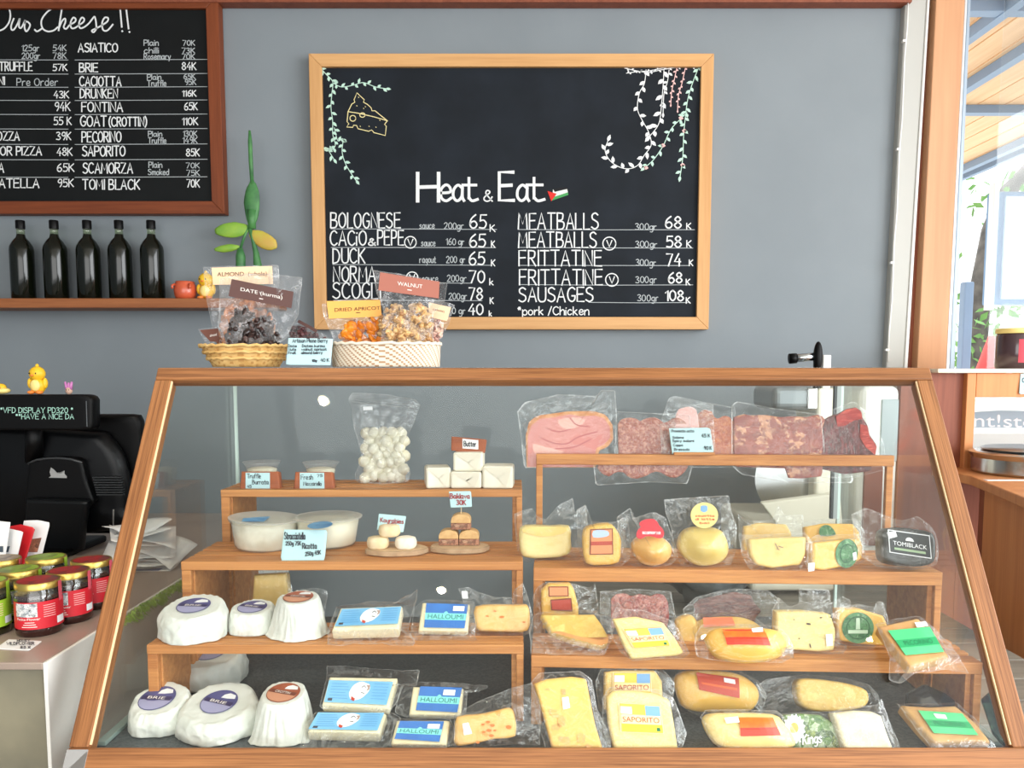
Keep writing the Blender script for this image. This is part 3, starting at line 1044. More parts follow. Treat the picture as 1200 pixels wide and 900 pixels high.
for y, xs in ((268.3, (388, 582)), (290, (388, 581)), (310, (390, 577)), (331.8, (391, 552)), (352, (391, 565)), (269, (607, 814)), (290, (607, 812)), (311, (608, 808)), (333.5, (609, 812)), (354.3, (690, 808))):
    put_strokes(mb, hs, [[(xs[0], y), ((xs[0] + xs[1]) / 2, y + random.uniform(-.5, .8)), (xs[1], y + random.uniform(0, 1))]], 0.7, 0.0007)
mb.build('faint_lettering', M_CHALKD, hb, weld=False)


def leaf(mb, sf, x, y, ang, ln, wd, off=0.0018):
    c, s = math.cos(ang), math.sin(ang)
    pts = [(0, 0), (.3, .42), (.6, .45), (1, 0), (.6, -.45), (.3, -.42)]
    k = [sf.P(x + p[0] * ln * c - p[1] * wd * s, y + p[0] * ln * s + p[1] * wd * c, off) for p in pts]
    mb.add(k, [(0, 1, 2, 3, 4, 5)])


def vine(mb, sf, pts, n, ln, wd, w=0.9, a0=0.6):
    sm = catmull(pts, False, 6)
    put_strokes(mb, sf, [sm], w)
    for i in range(n):
        k = int((i + 0.6) / n * (len(sm) - 2))
        p, q = sm[k], sm[k + 1]
        t = math.atan2(q[1] - p[1], q[0] - p[0])
        sd = 1 if i % 2 else -1
        leaf(mb, sf, p[0], p[1], t + sd * random.uniform(a0, a0 + 0.5), ln * random.uniform(.8, 1.15), wd)
    leaf(mb, sf, sm[-1][0], sm[-1][1], math.atan2(sm[-1][1] - sm[-3][1], sm[-1][0] - sm[-3][0]), ln * 1.1, wd)


mb = MB()
vine(mb, hs, [(375, 79), (382, 87), (390, 96), (389, 110), (388, 126), (390, 143), (390, 157), (393, 170), (389, 176), (384, 174), (391, 186)], 24, 6.5, 3.6)
vine(mb, hs, [(390, 97), (400, 102), (414, 100), (426, 97), (440, 102), (452, 104)], 12, 6, 3.4)
vine(mb, hs, [(392, 150), (396, 165), (402, 163), (401, 178), (405, 192), (412, 204), (417, 211)], 13, 6.5, 3.6)
vine(mb, hs, [(820, 76), (812, 96), (806, 116), (803, 138), (801, 160), (800, 185), (797, 206)], 20, 7, 3.6)
vine(mb, hs, [(805, 132), (797, 140), (786, 152), (777, 171), (766, 187), (756, 196)], 12, 6.5, 3.6)
mb.build('green_chalk_vine', M_CHALKG, hb, weld=False)
mb = MB()
vine(mb, hs, [(757, 82), (755, 98), (749, 110), (747, 128), (753, 142), (760, 155), (763, 170), (755, 182), (747, 194), (735, 198), (722, 194), (713, 186), (709, 176), (712, 166)], 24, 8, 4.4)
vine(mb, hs, [(778, 82), (777, 100), (775, 124), (772, 145), (762, 159)], 9, 9, 5)
vine(mb, hs, [(784, 82), (782, 96), (778, 110), (777, 132)], 4, 6, 3)
vine(mb, hs, [(732, 80), (745, 83), (760, 85), (775, 82), (795, 79), (818, 79)], 16, 3.6, 2)
vine(mb, hs, [(734, 86), (748, 84), (762, 83), (785, 78)], 10, 3.2, 2)
mb.build('white_chalk_vine', M_CHALK, hb, weld=False)
mb = MB()
vine(mb, hs, [(793, 80), (790, 94), (787, 108), (786, 122)], 10, 3.4, 2.2)
vine(mb, hs, [(803, 80), (799, 98), (795, 112), (794, 129)], 11, 3.4, 2.2)
for x, y in ((798, 138), (777, 170), (757, 196), (800, 193), (802, 153)):
    leaf(mb, hs, x - 3, y, 0.2, 6, 5)
mb.build('pink_chalk_vine', M_CHALKP, hb, weld=False)
mb = MB()
zz = lambda L: [(360 + x / 5, 60 + y / 5) for x, y in L]
put_strokes(mb, hs, [zz([(240, 355), (262, 310), (280, 300), (275, 285), (292, 245), (335, 285), (330, 300), (350, 310), (375, 332), (380, 350), (398, 350), (432, 378), (470, 408)]),
                     zz([(240, 355), (300, 364), (390, 385), (470, 408)]), zz([(240, 355), (234, 415), (245, 425), (232, 445), (268, 447), (272, 434), (290, 436), (298, 455), (360, 470), (378, 462), (392, 478), (458, 495), (464, 440), (454, 430), (470, 408)]),
                     [(360 + (268 + 17 * math.cos(t / 3)) / 5, 60 + (394 + 17 * math.sin(t / 3)) / 5) for t in range(20)], [(360 + (324 + 15 * math.cos(t / 3)) / 5, 60 + (375 + 13 * math.sin(t / 3)) / 5) for t in range(20)]], 1.0)
for x, y in ((300, 270), (290, 320), (330, 335), (310, 440), (362, 440), (402, 445), (425, 405), (340, 325)):
    put_strokes(mb, hs, [zz([(x, y), (x + 3, y + 2)])], 0.8)
mb.build('chalk_cheese_wedge', M_CHALKY, hb, weld=False)
fl = decal('chalk_flag', hs, [(648, 222), (664, 219.5), (666, 228), (647, 235)], mat('flag_white', (226, 228, 222), 0.9), hb, 0.0014)
decal('black_band', hs, [(648, 221.5), (664.5, 219), (665, 221.5), (650, 225)], mat('flag_black', (26, 26, 28), 0.9), fl, 0.0018)
decal('green_band', hs, [(650, 230.5), (665.5, 225.5), (666, 228.5), (646, 235.5)], mat('flag_green', (74, 156, 90), 0.9), fl, 0.0018)
decal('red_triangle', hs, [(641.5, 224), (652, 227), (652.2, 227.4), (646, 236)], mat('flag_red', (216, 52, 44), 0.9), fl, 0.0022)

a, b = W(-150, -6, 2.785), W(263, 250.5, 2.785)
lb, ls = framed_board('menu_chalkboard', 'chalkboard in a dark brown frame listing cheeses and prices, above the bottles', 'chalkboard', a.x, b.x, b.z, a.z, 0.042, M_DARKFR, M_SLATE2)
mb = MB()
tl = [[(-6, 12), (2, 9), (7, 8), (11, 11), (12.5, 18), (11, 26), (6, 33), (0, 36), (-5, 36)], [(16.5, 22), (13.5, 30), (14, 35), (17, 34.5), (21, 28), (23.5, 22), (22.5, 31), (25, 33), (28.5, 27), (30, 24), (29, 32), (31, 37), (34, 34), (35.5, 29), (32, 25.5), (29.5, 27)],
      [(41, 35), (44, 37), (49, 34)], [(71, 8), (64, 9), (55, 15), (49, 24), (50, 33), (56, 37), (63, 36), (68, 32)], [(73, 10), (71, 22), (69, 36)], [(69.5, 33), (73, 25), (76.5, 22), (77, 26), (75, 32), (78, 34), (82, 29.5), (88, 26), (89, 22.5), (86, 21), (83, 27), (84, 33), (88, 33), (92.5, 30), (98, 26), (99, 22.5), (96, 21), (93, 27), (94, 33), (99, 32), (105, 27), (110.5, 20), (112, 22), (113, 28), (113, 34), (110, 38), (108, 36), (114, 33), (119.5, 30), (126, 25.5), (127, 21.5), (123, 21), (120, 27), (121, 35), (126, 36), (132.5, 29)]]
put_strokes(mb, ls, [catmull(q, False, 5) for q in tl] + [[(141, 9), (143, 32)], [(143.3, 36.5), (143.8, 37)], [(148, 9), (151, 34)], [(151.8, 37.5), (152.3, 38)]], 1.9)
mb.build('chalk_heading', M_CHALK, lb, weld=False)
mb = MB()
for s, x0, x1, yb, cap in (('ASIATICO', 92, 138, 61, 10), ('BRIE', 93.5, 115, 84.5, 10), ('CACIOTTA', 93.5, 142, 101, 11), ('DRUNKEN', 94.5, 138, 115, 10.5), ('FONTINA', 96, 144, 131, 11), ('GOAT', 94.5, 125, 148, 12),
                           ('(CROTTIN)', 128, 172, 148, 10.5), ('PECORINO', 96.5, 142, 166.5, 12), ('SAPORITO', 97, 147, 183, 11.5), ('SCAMORZA', 97.5, 155.5, 203, 12), ('TOMI BLACK', 97, 164, 222, 11.5),
                           ('TRUFFLE', 0, 38, 83, 10), ('NI', -1, 5.5, 99.5, 9), ('OZZA', -3, 23, 164.5, 10), ('TOR PIZZA', -7, 49, 182, 10), ('A', -1, 4.5, 202, 11), ('LATELLA', -8, 46, 220, 10.5)):
    hand(mb, ls, s, x0, x1, yb, cap, 1.5, 0.2)
mb.build('cheese_name_lettering', M_CHALK, lb, weld=False)
mb = MB()
for s, x0, x1, yb, cap in (('57K', 62.5, 79, 83, 7.5), ('43K', 63.5, 81, 115, 8), ('94K', 64.5, 82.5, 130, 10), ('55 K', 63.5, 84, 146.5, 9), ('39K', 66.5, 83.5, 164, 9), ('48K', 67, 85, 182.5, 9), ('65K', 67.5, 87, 201, 9), ('95K', 68, 86.5, 219, 9),
                           ('84K', 213.5, 230, 82, 8.5), ('116K', 214, 230, 113, 7), ('65K', 216.5, 231.5, 129, 8.5), ('110K', 214, 232, 146.5, 8.5), ('85K', 218.5, 234, 183, 8.5), ('70K', 219, 234, 219.5, 9)):
    hand(mb, ls, s, x0, x1, yb, cap, 1.2, 0.15)
mb.build('price_lettering', M_CHALK, lb, weld=False)
mb = MB()
for s, x0, x1, yb, cap in (('125gr', 26, 46, 60, 7), ('200gr', 26, 47, 69, 7), ('54K', 62.5, 78, 60, 7), ('78K', 62.5, 78, 69, 7), ('Pre Order', 20, 68, 100.5, 8.5), ('Plain', 169, 186, 53.5, 6.5), ('chilli', 169, 186, 62.5, 6.5), ('Rosemary', 169, 200, 69.5, 6.5),
                           ('70K', 214.5, 228.5, 53.5, 6), ('73K', 213.5, 228.5, 62.5, 6), ('70K', 213.5, 228.5, 69.5, 6), ('Plain', 173, 189, 93.5, 6), ('Truffle', 173, 195, 101, 6.5), ('65K', 215.5, 229, 92.5, 5.5), ('95K', 217, 230, 99.5, 6),
                           ('Plain', 174, 190, 160, 6), ('Truffle', 174, 195, 168, 6.5), ('130K', 215, 231, 160, 6.5), ('149K', 214.5, 231.5, 168, 7), ('Plain', 174.5, 190, 196.5, 6.5), ('Smoked', 174, 198, 205, 6.5), ('70K', 218.5, 234, 197, 6), ('75K', 219, 234, 206, 6.5)):
    hand(mb, ls, s, x0, x1, yb, cap, 1.0, 0.12)
for y in (70, 86.5, 102, 117.5, 134, 151, 169, 187, 207.5):
    put_strokes(mb, ls, [[(-60, y), (80, y + .4)], [(88, y + .4), (243, y - .3)]], 0.7, 0.0007)
mb.build('faint_lettering', M_CHALKD, lb, weld=False)

# ================================================================ wall shelf, bottles, pots
SY0, SY1 = 2.69, YW
sz = W(30, 349.5, SY0).z
xs1 = W(322, 350, SY0).x
xs0 = W(-60, 350, SY0).x
shf = tag(MB().box((xs0, SY0, sz - 0.031), (xs1, SY1 - 0.002, sz)).build('wall_shelf', M_SHELF, bevel=0.002), 'narrow brown wooden wall shelf carrying the dark oil bottles', 'shelf')
M_OIL = mat('dark_oil_glass', (11, 14, 7), 0.10, spec=0.45)
M_NECK = glassy('clear_green_glass', (0.72, 0.80, 0.62), 0.08, 0.8, 0.03, 0.05)
bt = thing('oil_bottle', '', 'bottle', (0, 2.765, sz), 'oil bottles on the wall shelf')
bp = Vector((0, 2.765, sz))
MB().lathe([(0, 0), (0.033, 0), (0.0375, 0.008), (0.0375, 0.165), (0.0355, 0.178), (0.026, 0.195), (0.0155, 0.207), (0.0128, 0.218)], bp, 28).build('glass_body', M_OIL, bt, smooth=True, auto=0.9)
MB().lathe([(0.0128, 0.218), (0.0124, 0.240)], bp, 20).build('neck', M_NECK, bt, smooth=True)
MB().lathe([(0.0144, 0.236), (0.0148, 0.24), (0.0146, 0.262), (0.0135, 0.264), (0, 0.264)], bp, 20).build('cap', M_BLACK, bt, smooth=True, auto=0.7)
for i, (px, w) in enumerate(((28, 'first'), (67, 'second'), (105.5, 'third'), (142.5, 'fourth'), (180, 'fifth'))):
    x = W(px, 348, 2.765).x
    lab = f'dark oil bottle with black cap, {w} from the left of five on the shelf'
    if i == 0:
        bt.location.x = x
        bt['label'] = lab
    else:
        dup(bt, (x, 2.765, sz), lab)
M_TERRA = mat('orange_glaze', (206, 92, 58), 0.3, coat=0.3)
x = W(217.5, 349, 2.75).x
pt = thing('clay_pot', 'small round orange clay pot on the shelf beside the last bottle', 'pot', (x, 2.75, sz))
MB().lathe([(0, 0.001), (0.028, 0), (0.034, 0.012), (0.037, 0.03), (0.034, 0.048), (0.030, 0.055), (0.031, 0.06), (0.027, 0.058), (0.026, 0.05), (0, 0.045)], (x, 2.75, sz), 28).build('bowl', M_TERRA, pt, smooth=True)
for s in (-1, 1):
    MB().tube([(x + s * 0.024, 2.725, sz + 0.05), (x + s * 0.03, 2.716, sz + 0.044), (x + s * 0.029, 2.716, sz + 0.034)], 0.004, 8).build('handle', M_TERRA, pt, smooth=True)
M_YEL = mat('yellow_toy_plastic', (244, 196, 44), 0.4, sss=0.1)
M_ORANGE = mat('orange_toy_plastic', (240, 140, 60), 0.4)
M_BELLY = mat('pale_yellow_toy', (250, 226, 140), 0.4)


def chick(name, label, c, s, group=None, tuft=True):
    t = thing(name, label, 'toy', c, group)
    c = Vector(c)
    e = lambda p, r, n, m, **k: MB().ell(c + Vector(p) * s, [q * s for q in r], **k).build(n, m, t, smooth=True)
    mb = MB().ell(c + Vector((0, 0, .40)) * s, [.36 * s, .32 * s, .40 * s]).ell(c + Vector((0, -.02, .98)) * s, [.37 * s, .34 * s, .36 * s])
    mb.build('body', M_YEL, t, smooth=True)
    for k in (-1, 1):
        e((.36 * k, -.02, .52), (.12, .14, .26), 'wing', M_YEL)
        e((.20 * k, -.25, .09), (.17, .2, .09), 'foot', M_ORANGE)
        e((-.05 + .15 * k, -.33, 1.0), (.032, .03, .04), 'eye', M_BLACK)
    e((-.06, -.35, .90), (.08, .09, .055), 'beak', M_ORANGE)
    e((0, -.24, .42), (.24, .12, .28), 'belly', M_BELLY)
    if tuft:
        e((0, 0, 1.36), (.08, .08, .1), 'tuft', M_YEL)
    return t


fx = W(240, 349, 2.74)
chick('toy_duck', 'yellow toy figure on the shelf, half hidden behind the almond bag', (fx.x + 0.004, 2.745, sz), 0.066)

# ================================================================ cactus in a pot
M_CACT = mat('cactus_green', (74, 134, 72), 0.5, c2=(52, 104, 60), scale=30, bump=0.15)
M_CACTL = mat('cactus_lime', (150, 186, 66), 0.5, c2=(120, 168, 60), scale=18, bump=0.15)
M_CACTY = mat('cactus_yellow', (186, 186, 70), 0.5, c2=(196, 160, 70), scale=14, bump=0.15)
CY = 2.745
cz = W(288, 349, CY)
ct = thing('cactus', 'tall green prickly pear cactus with flat pads and a thin upright spike', 'plant', (cz.x, CY, sz))
MB().lathe([(0, 0), (0.035, 0), (0.045, 0.075), (0.049, 0.078), (0.049, 0.09), (0.043, 0.09), (0.041, 0.08), (0, 0.08)], (cz.x, CY, sz), 28).build('pot', M_TERRA, ct, smooth=True, auto=0.6)
k = W(0, 0, CY)
mm = 2.74 / F


def pad(name, px, py, w, h, rot, m, th=0.008):
    c = W(px, py, CY)
    return MB().ell(c, (w / 2 * mm, th, h / 2 * mm), Matrix.Rotation(math.radians(rot), 4, 'Y'), 20, 12, bump=0.12, seed=px).build(name, m, ct, smooth=True)


tt = lambda name, pts, r, m: MB().tube([W(x, y, CY) for x, y in pts], [q * mm for q in r], 10).build(name, m, ct, smooth=True)
tt('stem', [(282, 335), (282, 318), (282, 300), (281.5, 291)], [5, 5.5, 5.5, 3], M_CACT)
tt('stem', [(304, 335), (302, 312), (300, 296), (296, 280), (292, 264)], [5, 5, 3.2, 2, 3], M_CACT)
tt('stem', [(281.5, 292), (286, 278), (292, 264)], [1.6, 1.6, 1.6], M_CACT)
pad('pad', 295.5, 238, 18, 50, 2, M_CACT, 0.010)
tt('spike', [(295.5, 216), (294, 190), (293, 166), (292.5, 153)], [2.0, 2.4, 2.4, 1.2], M_CACT)
tt('stem', [(295.5, 268), (295, 258), (295.5, 246)], [4.5, 4.5, 6], M_CACT)
pad('pad', 272, 269.5, 41, 17, -4, M_CACTL)
pad('pad', 266, 291, 30, 8.5, -6, M_CACTL)
pad('pad', 308.5, 281.5, 35, 18, 27, M_CACTY)

# ================================================================ the display case
XL, XR = -0.664, 0.766
yg = lambda zr: 1.145 + 0.62 * (zr + 0.577)
P3 = lambda x, zr, back=0.0: Vector((x, yg(zr), H + zr)) - NF * back
NF = Vector((0, -1, 0.62)).normalized()
YB = 1.865                     # back pane
TRAY = H - 0.573
case = thing('display_case', 'teak-framed glass display case with a sloping front, full of cheese', 'display case', (0.05, 1.4, H - 0.62))
beam('top_rail', P3(XL, -0.004), P3(XR, -0.004), 0.026, 0.026, M_CASE, case, NF, bevel=0.0025)
beam('bottom_rail', P3(XL, -0.570), P3(XR, -0.570), 0.034, 0.03, M_CASE, case, NF, bevel=0.0025)
for x, i in ((XL, 0), (XR - 0.030, 1)):
    po = beam('corner_post', P3(x + 0.015, -0.5555), P3(x + 0.015, -0.0155), 0.030, 0.028, M_CASE, case, NF, bevel=0.0025)
    xi = x + 0.0302 if i == 0 else x - 0.0012
    beam('glazing_strip', P3(xi + 0.0005, -0.552, 0.002), P3(xi + 0.0005, -0.017, 0.002), 0.0022, 0.004, M_CASEIN, case, NF, bevel=0)
# glass
def sheet(name, a, b, c, d, t, n, m=M_GLASS):
    vs = [Vector(p) for p in (a, b, c, d)]
    n = Vector(n).normalized() * t
    vs += [v + n for v in vs]
    return MB().add(vs, [(0, 1, 2, 3), (7, 6, 5, 4), (0, 4, 5, 1), (1, 5, 6, 2), (2, 6, 7, 3), (3, 7, 4, 0)]).build(name, m, case)


xi0, xi1 = XL + 0.026, XR - 0.026
sheet('front_glass', P3(xi0, -0.556, 0.006), P3(xi1, -0.556, 0.006), P3(xi1, -0.014, 0.006), P3(xi0, -0.014, 0.006), 0.005, -NF)
for x, n, nm in ((XL + 0.012, 1, 'side_glass'), (XR - 0.012, -1, 'side_glass')):
    sheet(nm, (x, yg(-0.58) + 0.03, H - 0.585), (x, YB, H - 0.585), (x, YB, H + 0.0), (x, yg(0.0) + 0.032, H + 0.0), 0.005, (n, 0, 0))
sheet('back_glass', (xi0, YB - 0.006, TRAY), (xi1, YB - 0.006, TRAY), (xi1, YB - 0.006, H), (xi0, YB - 0.006, H), 0.005, (0, 1, 0), M_GLASSB)
sheet('top_glass', (XL + 0.004, yg(0.0) + 0.031, H + 0.0015), (XR - 0.004, yg(0.0) + 0.031, H + 0.0015), (XR - 0.004, YB, H + 0.0015), (XL + 0.004, YB, H + 0.0015), 0.006, (0, 0, 1))
M_EDGE = mat('pale_glass_edge', (206, 226, 218), 0.25, spec=0.6)
for x in (XL + 0.018, XR - 0.024):
    box('back_corner_post', (x, YB - 0.012, H - 0.585), (x + 0.006, YB - 0.004, H + 0.0), M_EDGE, case)
box('back_corner_post', (XR - 0.040, YB - 0.014, H - 0.34), (XR - 0.034, YB - 0.004, H), mat('dark_corner_metal', (56, 62, 64), 0.4, 0.3), case)
box('back_corner_post', (XR - 0.0335, YB - 0.013, H - 0.34), (XR - 0.0245, YB - 0.004, H), mat('grey_corner_metal', (156, 164, 162), 0.4, 0.3), case)
M_TRAY = mat('speckled_dark_tray', (62, 70, 74), 0.55, c2=(84, 92, 96), scale=220, detail=2, lo=0.42, hi=0.6, bump=0.2)
box('tray', (XL + 0.018, yg(-0.575) + 0.034, H - 0.588), (XR - 0.018, YB - 0.007, TRAY), M_TRAY, case)
M_LEDGE = mat('grey_green_ledge', (150, 170, 164), 0.4, 0.2)
box('side_ledge', (XL + 0.02, 1.20, TRAY), (XL + 0.034, YB - 0.02, TRAY + 0.007), M_LEDGE, case, bevel=0.001)
box('side_ledge', (XR - 0.034, 1.20, TRAY), (XR - 0.02, YB - 0.02, TRAY + 0.007), M_LEDGE, case, bevel=0.001)
box('base_board', (XL + 0.004, yg(-0.585) + 0.03, H - 0.62), (XR - 0.004, YB, H - 0.5885), M_CASE, case)
# clear corner bracket with a metal plate
M_BRK = mat('aluminium_plate', (206, 206, 206), 0.25, 0.7)
beam('corner_bracket', P3(XL - 0.0006, -0.5705, -0.0012), P3(XL + 0.031, -0.5705, -0.0012), 0.029, 0.0012, M_BRK, case, NF, bevel=0)
MB().add([P3(XL + 0.008, -0.5815, -0.0018), P3(XL + 0.0305, -0.5815, -0.0018), P3(XL + 0.0305, -0.560, -0.0018)], [(0, 1, 2)]).build('bracket_plate', mat('brushed_plate', (150, 146, 142), 0.3, 0.8), case)

# plank table that carries the case
M_PLANK = wood('grey_planks', (146, 140, 128), (106, 102, 94), scale=3)
tb = thing('plank_table', 'low grey plank table on which the display case stands', 'table', (0.4, 1.7, 0))
TZ = H - 0.6205
for i in range(14):
    y0 = 1.165 + i * 0.108
    box('plank', (XL if y0 < 1.84 else 0.15, y0, TZ - 0.03), (1.10 if y0 > 1.3 else XR + 0.02, y0 + 0.1045, TZ), M_PLANK, tb, bevel=0.002)
for x, y in ((XL + 0.08, 1.22), (XL + 0.08, 1.78), (1.05, 1.42), (1.05, 2.58), (0.22, 2.58)):
    box('leg', (x - 0.03, y - 0.03, 0), (x + 0.03, y + 0.03, TZ - 0.03), M_PLANK, tb)


# ---------------------------------------------------------------- stepped racks
def rack(label, x0, x1, piv, yaw, tiers):
    t = thing('stepped_rack', label, 'display rack', (x0, piv[1], TRAY), 'stepped racks in the display case')
    M = Matrix.Translation((piv[0], piv[1], 0)) @ Matrix.Rotation(math.radians(yaw), 4, 'Z') @ Matrix.Translation((-piv[0], -piv[1], 0))
    for z, ya, yb, rh, kind in tiers:
        B = lambda n, a, b: MB().box(a, b, M).build(n, M_RACK, t, bevel=0.0015)
        B('front_rail', (x0, ya, z - rh), (x1, ya + 0.014, z))
        if kind == 'slats':
            n, d = 4, (yb - ya - 0.016)
            for i in range(n):
                B('slat', (x0, ya + 0.016 + i * d / n, z - 0.011), (x1, ya + 0.016 + (i + 1) * d / n - 0.010, z - 0.0005))
            for x in (x0 + 0.003, x1 - 0.020):
                B('side_board', (x, ya + 0.012, TRAY + 0.0005), (x + 0.017, yb - 0.004, z - 0.0115))
            B('front_foot', (x0, ya + 0.001, TRAY + 0.0005), (x0 + 0.017, ya + 0.0118, z - rh))
            B('front_foot', (x1 - 0.012, ya + 0.001, TRAY + 0.0005), (x1, ya + 0.0118, z - rh))
        else:
            for x in (x0, x1 - 0.014):
                B('side_board', (x, ya + 0.001, tiers[1][0] + 0.0005), (x + 0.013, ya + 0.0135, z - rh))
    return t


S1, S2, S3 = H - 0.240, H - 0.340, H - 0.443
R1, R2, R3 = H - 0.167, H - 0.348, H - 0.457
rack('three-step slatted wooden rack holding tubs, butter and white wrapped cheeses', -0.601, 0.012, (-0.6, 1.284), 0.0, [(S1, 1.632, 1.80, 0.015, 'slats'), (S2, 1.428, 1.615, 0.016, 'slats'), (S3, 1.284, 1.414, 0.0155, 'slats')])
rack('three-step slatted wooden rack holding sliced meats and bagged yellow cheeses', 0.024, 0.735, (0.024, 1.273), -2.6, [(R1, 1.632, 1.70, 0.0215, 'open'), (R2, 1.415, 1.60, 0.024, 'slats'), (R3, 1.273, 1.40, 0.0195, 'slats')])


class Loc:
    """A surface with its own two coordinates: P(a, b) -> point."""

    def __init__(s, fn, n):
        s.fn, s.n = fn, Vector(n).normalized()

    def P(s, a, b, off=0.0):
        return s.fn(a, b, off)


def inside(p, poly):
    r, k = False, len(poly)
    for i in range(k):
        a, b = poly[i], poly[(i + 1) % k]
        if (a[1] > p[1]) != (b[1] > p[1]) and p[0] < (b[0] - a[0]) * (p[1] - a[1]) / (b[1] - a[1]) + a[0]:
            r = not r
    return r


def lumps(name, sf, poly, n, r, depth, m, parent, squash=(1, .6, .8), bump=0.35, seed=1, nu=9, nv=6, stuff=True):
    rd = random.Random(seed)
    xs, ys = [p[0] for p in poly], [p[1] for p in poly]
    mb, k, tries = MB(), 0, 0
    while k < n and tries < n * 40:
        tries += 1
        p = (rd.uniform(min(xs), max(xs)), rd.uniform(min(ys), max(ys)))
        if not inside(p, poly):
            continue
        q = r * rd.uniform(.75, 1.25)
        M = Matrix.Rotation(rd.uniform(0, PI), 4, 'Z') @ Matrix.Rotation(rd.uniform(-1, 1), 4, 'X') @ Matrix.Rotation(rd.uniform(-PI, PI), 4, 'Y')
        mb.ell(sf.P(p[0], p[1], -depth * rd.random()), (q * squash[0], q * squash[1], q * squash[2]), M, nu, nv, bump=bump, seed=rd.random() * 20)
        k += 1
    o = mb.build(name, m, parent, smooth=True, weld=False)
    if stuff:
        o['kind'] = 'stuff'
    return o


def card(name, label, cat, sf, px, m, rows=(), ink=M_INK, wpx=0.8, t=0.0016, group=None):
    base = min((sf.P(*p) for p in px), key=lambda v: v.z)
    T = thing(name, label, cat, base, group)
    slab('paper', sf, px, t, m, T, bev=0.0004, n=32)
    if rows:
        writing('handwriting', sf, rows, ink, T, wpx, 0.0012)
    return T


# ================================================================ baskets and snack bags on the case top
M_STRAW = mat('straw', (226, 190, 124), 0.7, c2=(204, 160, 92), scale=60, bump=0.3)
M_STRAWD = mat('dark_straw_strand', (190, 142, 80), 0.8)  # darker strand colour repeated through the weave
M_ROPE = mat('white_rope', (232, 222, 204), 0.8, bump=0.3, scale=120)
M_ROPED = mat('tan_rope', (176, 140, 104), 0.8)


def basket(label, px, y, a, a0, b, h, n, rows, m0, m1, braid):
    c = Vector((W(px, 428, y).x, y, H + 0.0078))
    t = thing('woven_basket', label, 'basket', c, 'woven baskets on the display case')
    vs, fs, mi = [], [], []

    def ring(k, inner):
        q = k / rows
        aa, bb = a0 + (a - a0) * q, b * (a0 / a + (1 - a0 / a) * q)
        for j in range(n):
            th = 2 * PI * j / n
            w = 0.0016 * (math.cos(PI * (j + (k // 1))) if not braid else math.cos(PI * (j / 2 + k)))
            d = (0.004 if inner else 0) - w
            ex = abs(math.cos(th)) ** 0.72 * (1 if math.cos(th) > 0 else -1)
            ey = abs(math.sin(th)) ** 0.72 * (1 if math.sin(th) > 0 else -1)
            vs.append(c + Vector(((aa - d) * ex, (bb - d) * ey, 0.0008 + h * q)))
    for k in range(rows + 1):
        ring(k, False)
    for k in range(rows, -1, -1):
        ring(k, True)
    R = 2 * rows + 1
    for k in range(R):
        for j in range(n):
            fs.append([k * n + j, k * n + (j + 1) % n, (k + 1) * n + (j + 1) % n, (k + 1) * n + j])
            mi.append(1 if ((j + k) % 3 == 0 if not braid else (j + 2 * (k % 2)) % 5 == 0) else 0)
    fs.append([j for j in range(n)])
    fs.append([R * n + j for j in range(n)])
    mi += [0, 0]
    mk('woven_wall', vs, fs, [m0, m1], t, smooth=True, mi=mi, weld=False)
    mb = MB()
    for k in range(3 if braid else 1):
        z = h * (0.42 + 0.3 * k) if braid else h
        q = z / h
        aa, bb = a0 + (a - a0) * q + 0.0015, b * (a0 / a + (1 - a0 / a) * q) + 0.0015
        pts = []
        for j in range(73):
            th = 2 * PI * j / 72
            ex = abs(math.cos(th)) ** 0.72 * (1 if math.cos(th) > 0 else -1)
            ey = abs(math.sin(th)) ** 0.72 * (1 if math.sin(th) > 0 else -1)
            pts.append(c + Vector((aa * ex, bb * ey, z + 0.0016 * math.sin(j * PI / 1.5))))
        mb.tube(pts, 0.0032, 6)
    mb.build('rim_braid', m0, t, smooth=True, weld=False)
    return t, c


basket('shallow flared straw basket under the date bag', 289, 1.628, 0.084, 0.062, 0.058, 0.041, 80, 8, M_STRAW, M_STRAWD, True)
basket('straight-sided white and tan rope basket under the walnut bag', 453, 1.622, 0.106, 0.104, 0.054, 0.046, 150, 13, M_ROPE, M_ROPED, False)
M_ALMOND = cells('almond_brown', [(176, 104, 56), (206, 132, 78), (160, 90, 46)], 90, 0.5)
M_DATE = cells('date_skin', [(34, 22, 20), (62, 40, 36), (24, 16, 16), (92, 70, 66)], 110, 0.25, bump=0.5)
M_APRI = cells('apricot', [(214, 116, 22), (236, 148, 40), (200, 96, 16)], 70, 0.35)
M_WALN = cells('walnut', [(196, 148, 88), (228, 190, 134), (150, 100, 56), (236, 204, 156)], 120, 0.55, bump=0.6)
M_CRAN = cells('dried_berry', [(60, 30, 32), (92, 48, 50), (40, 20, 24)], 120, 0.4)
M_PNUT = cells('pistachio', [(206, 160, 140), (232, 200, 178), (170, 104, 96)], 110, 0.5)
lab_peach = mat('peach_label', (246, 208, 170), 0.6)
lab_brown = mat('dark_brown_label', (92, 62, 58), 0.6)
lab_rust = mat('rust_label', (170, 104, 88), 0.6)
lab_orange = mat('orange_label', (246, 178, 88), 0.6)
lab_choc = mat('chocolate_label', (98, 52, 38), 0.6)
txt_white = mat('white_print', (242, 238, 232), 0.7)
txt_dark = mat('dark_print', (70, 44, 36), 0.7)


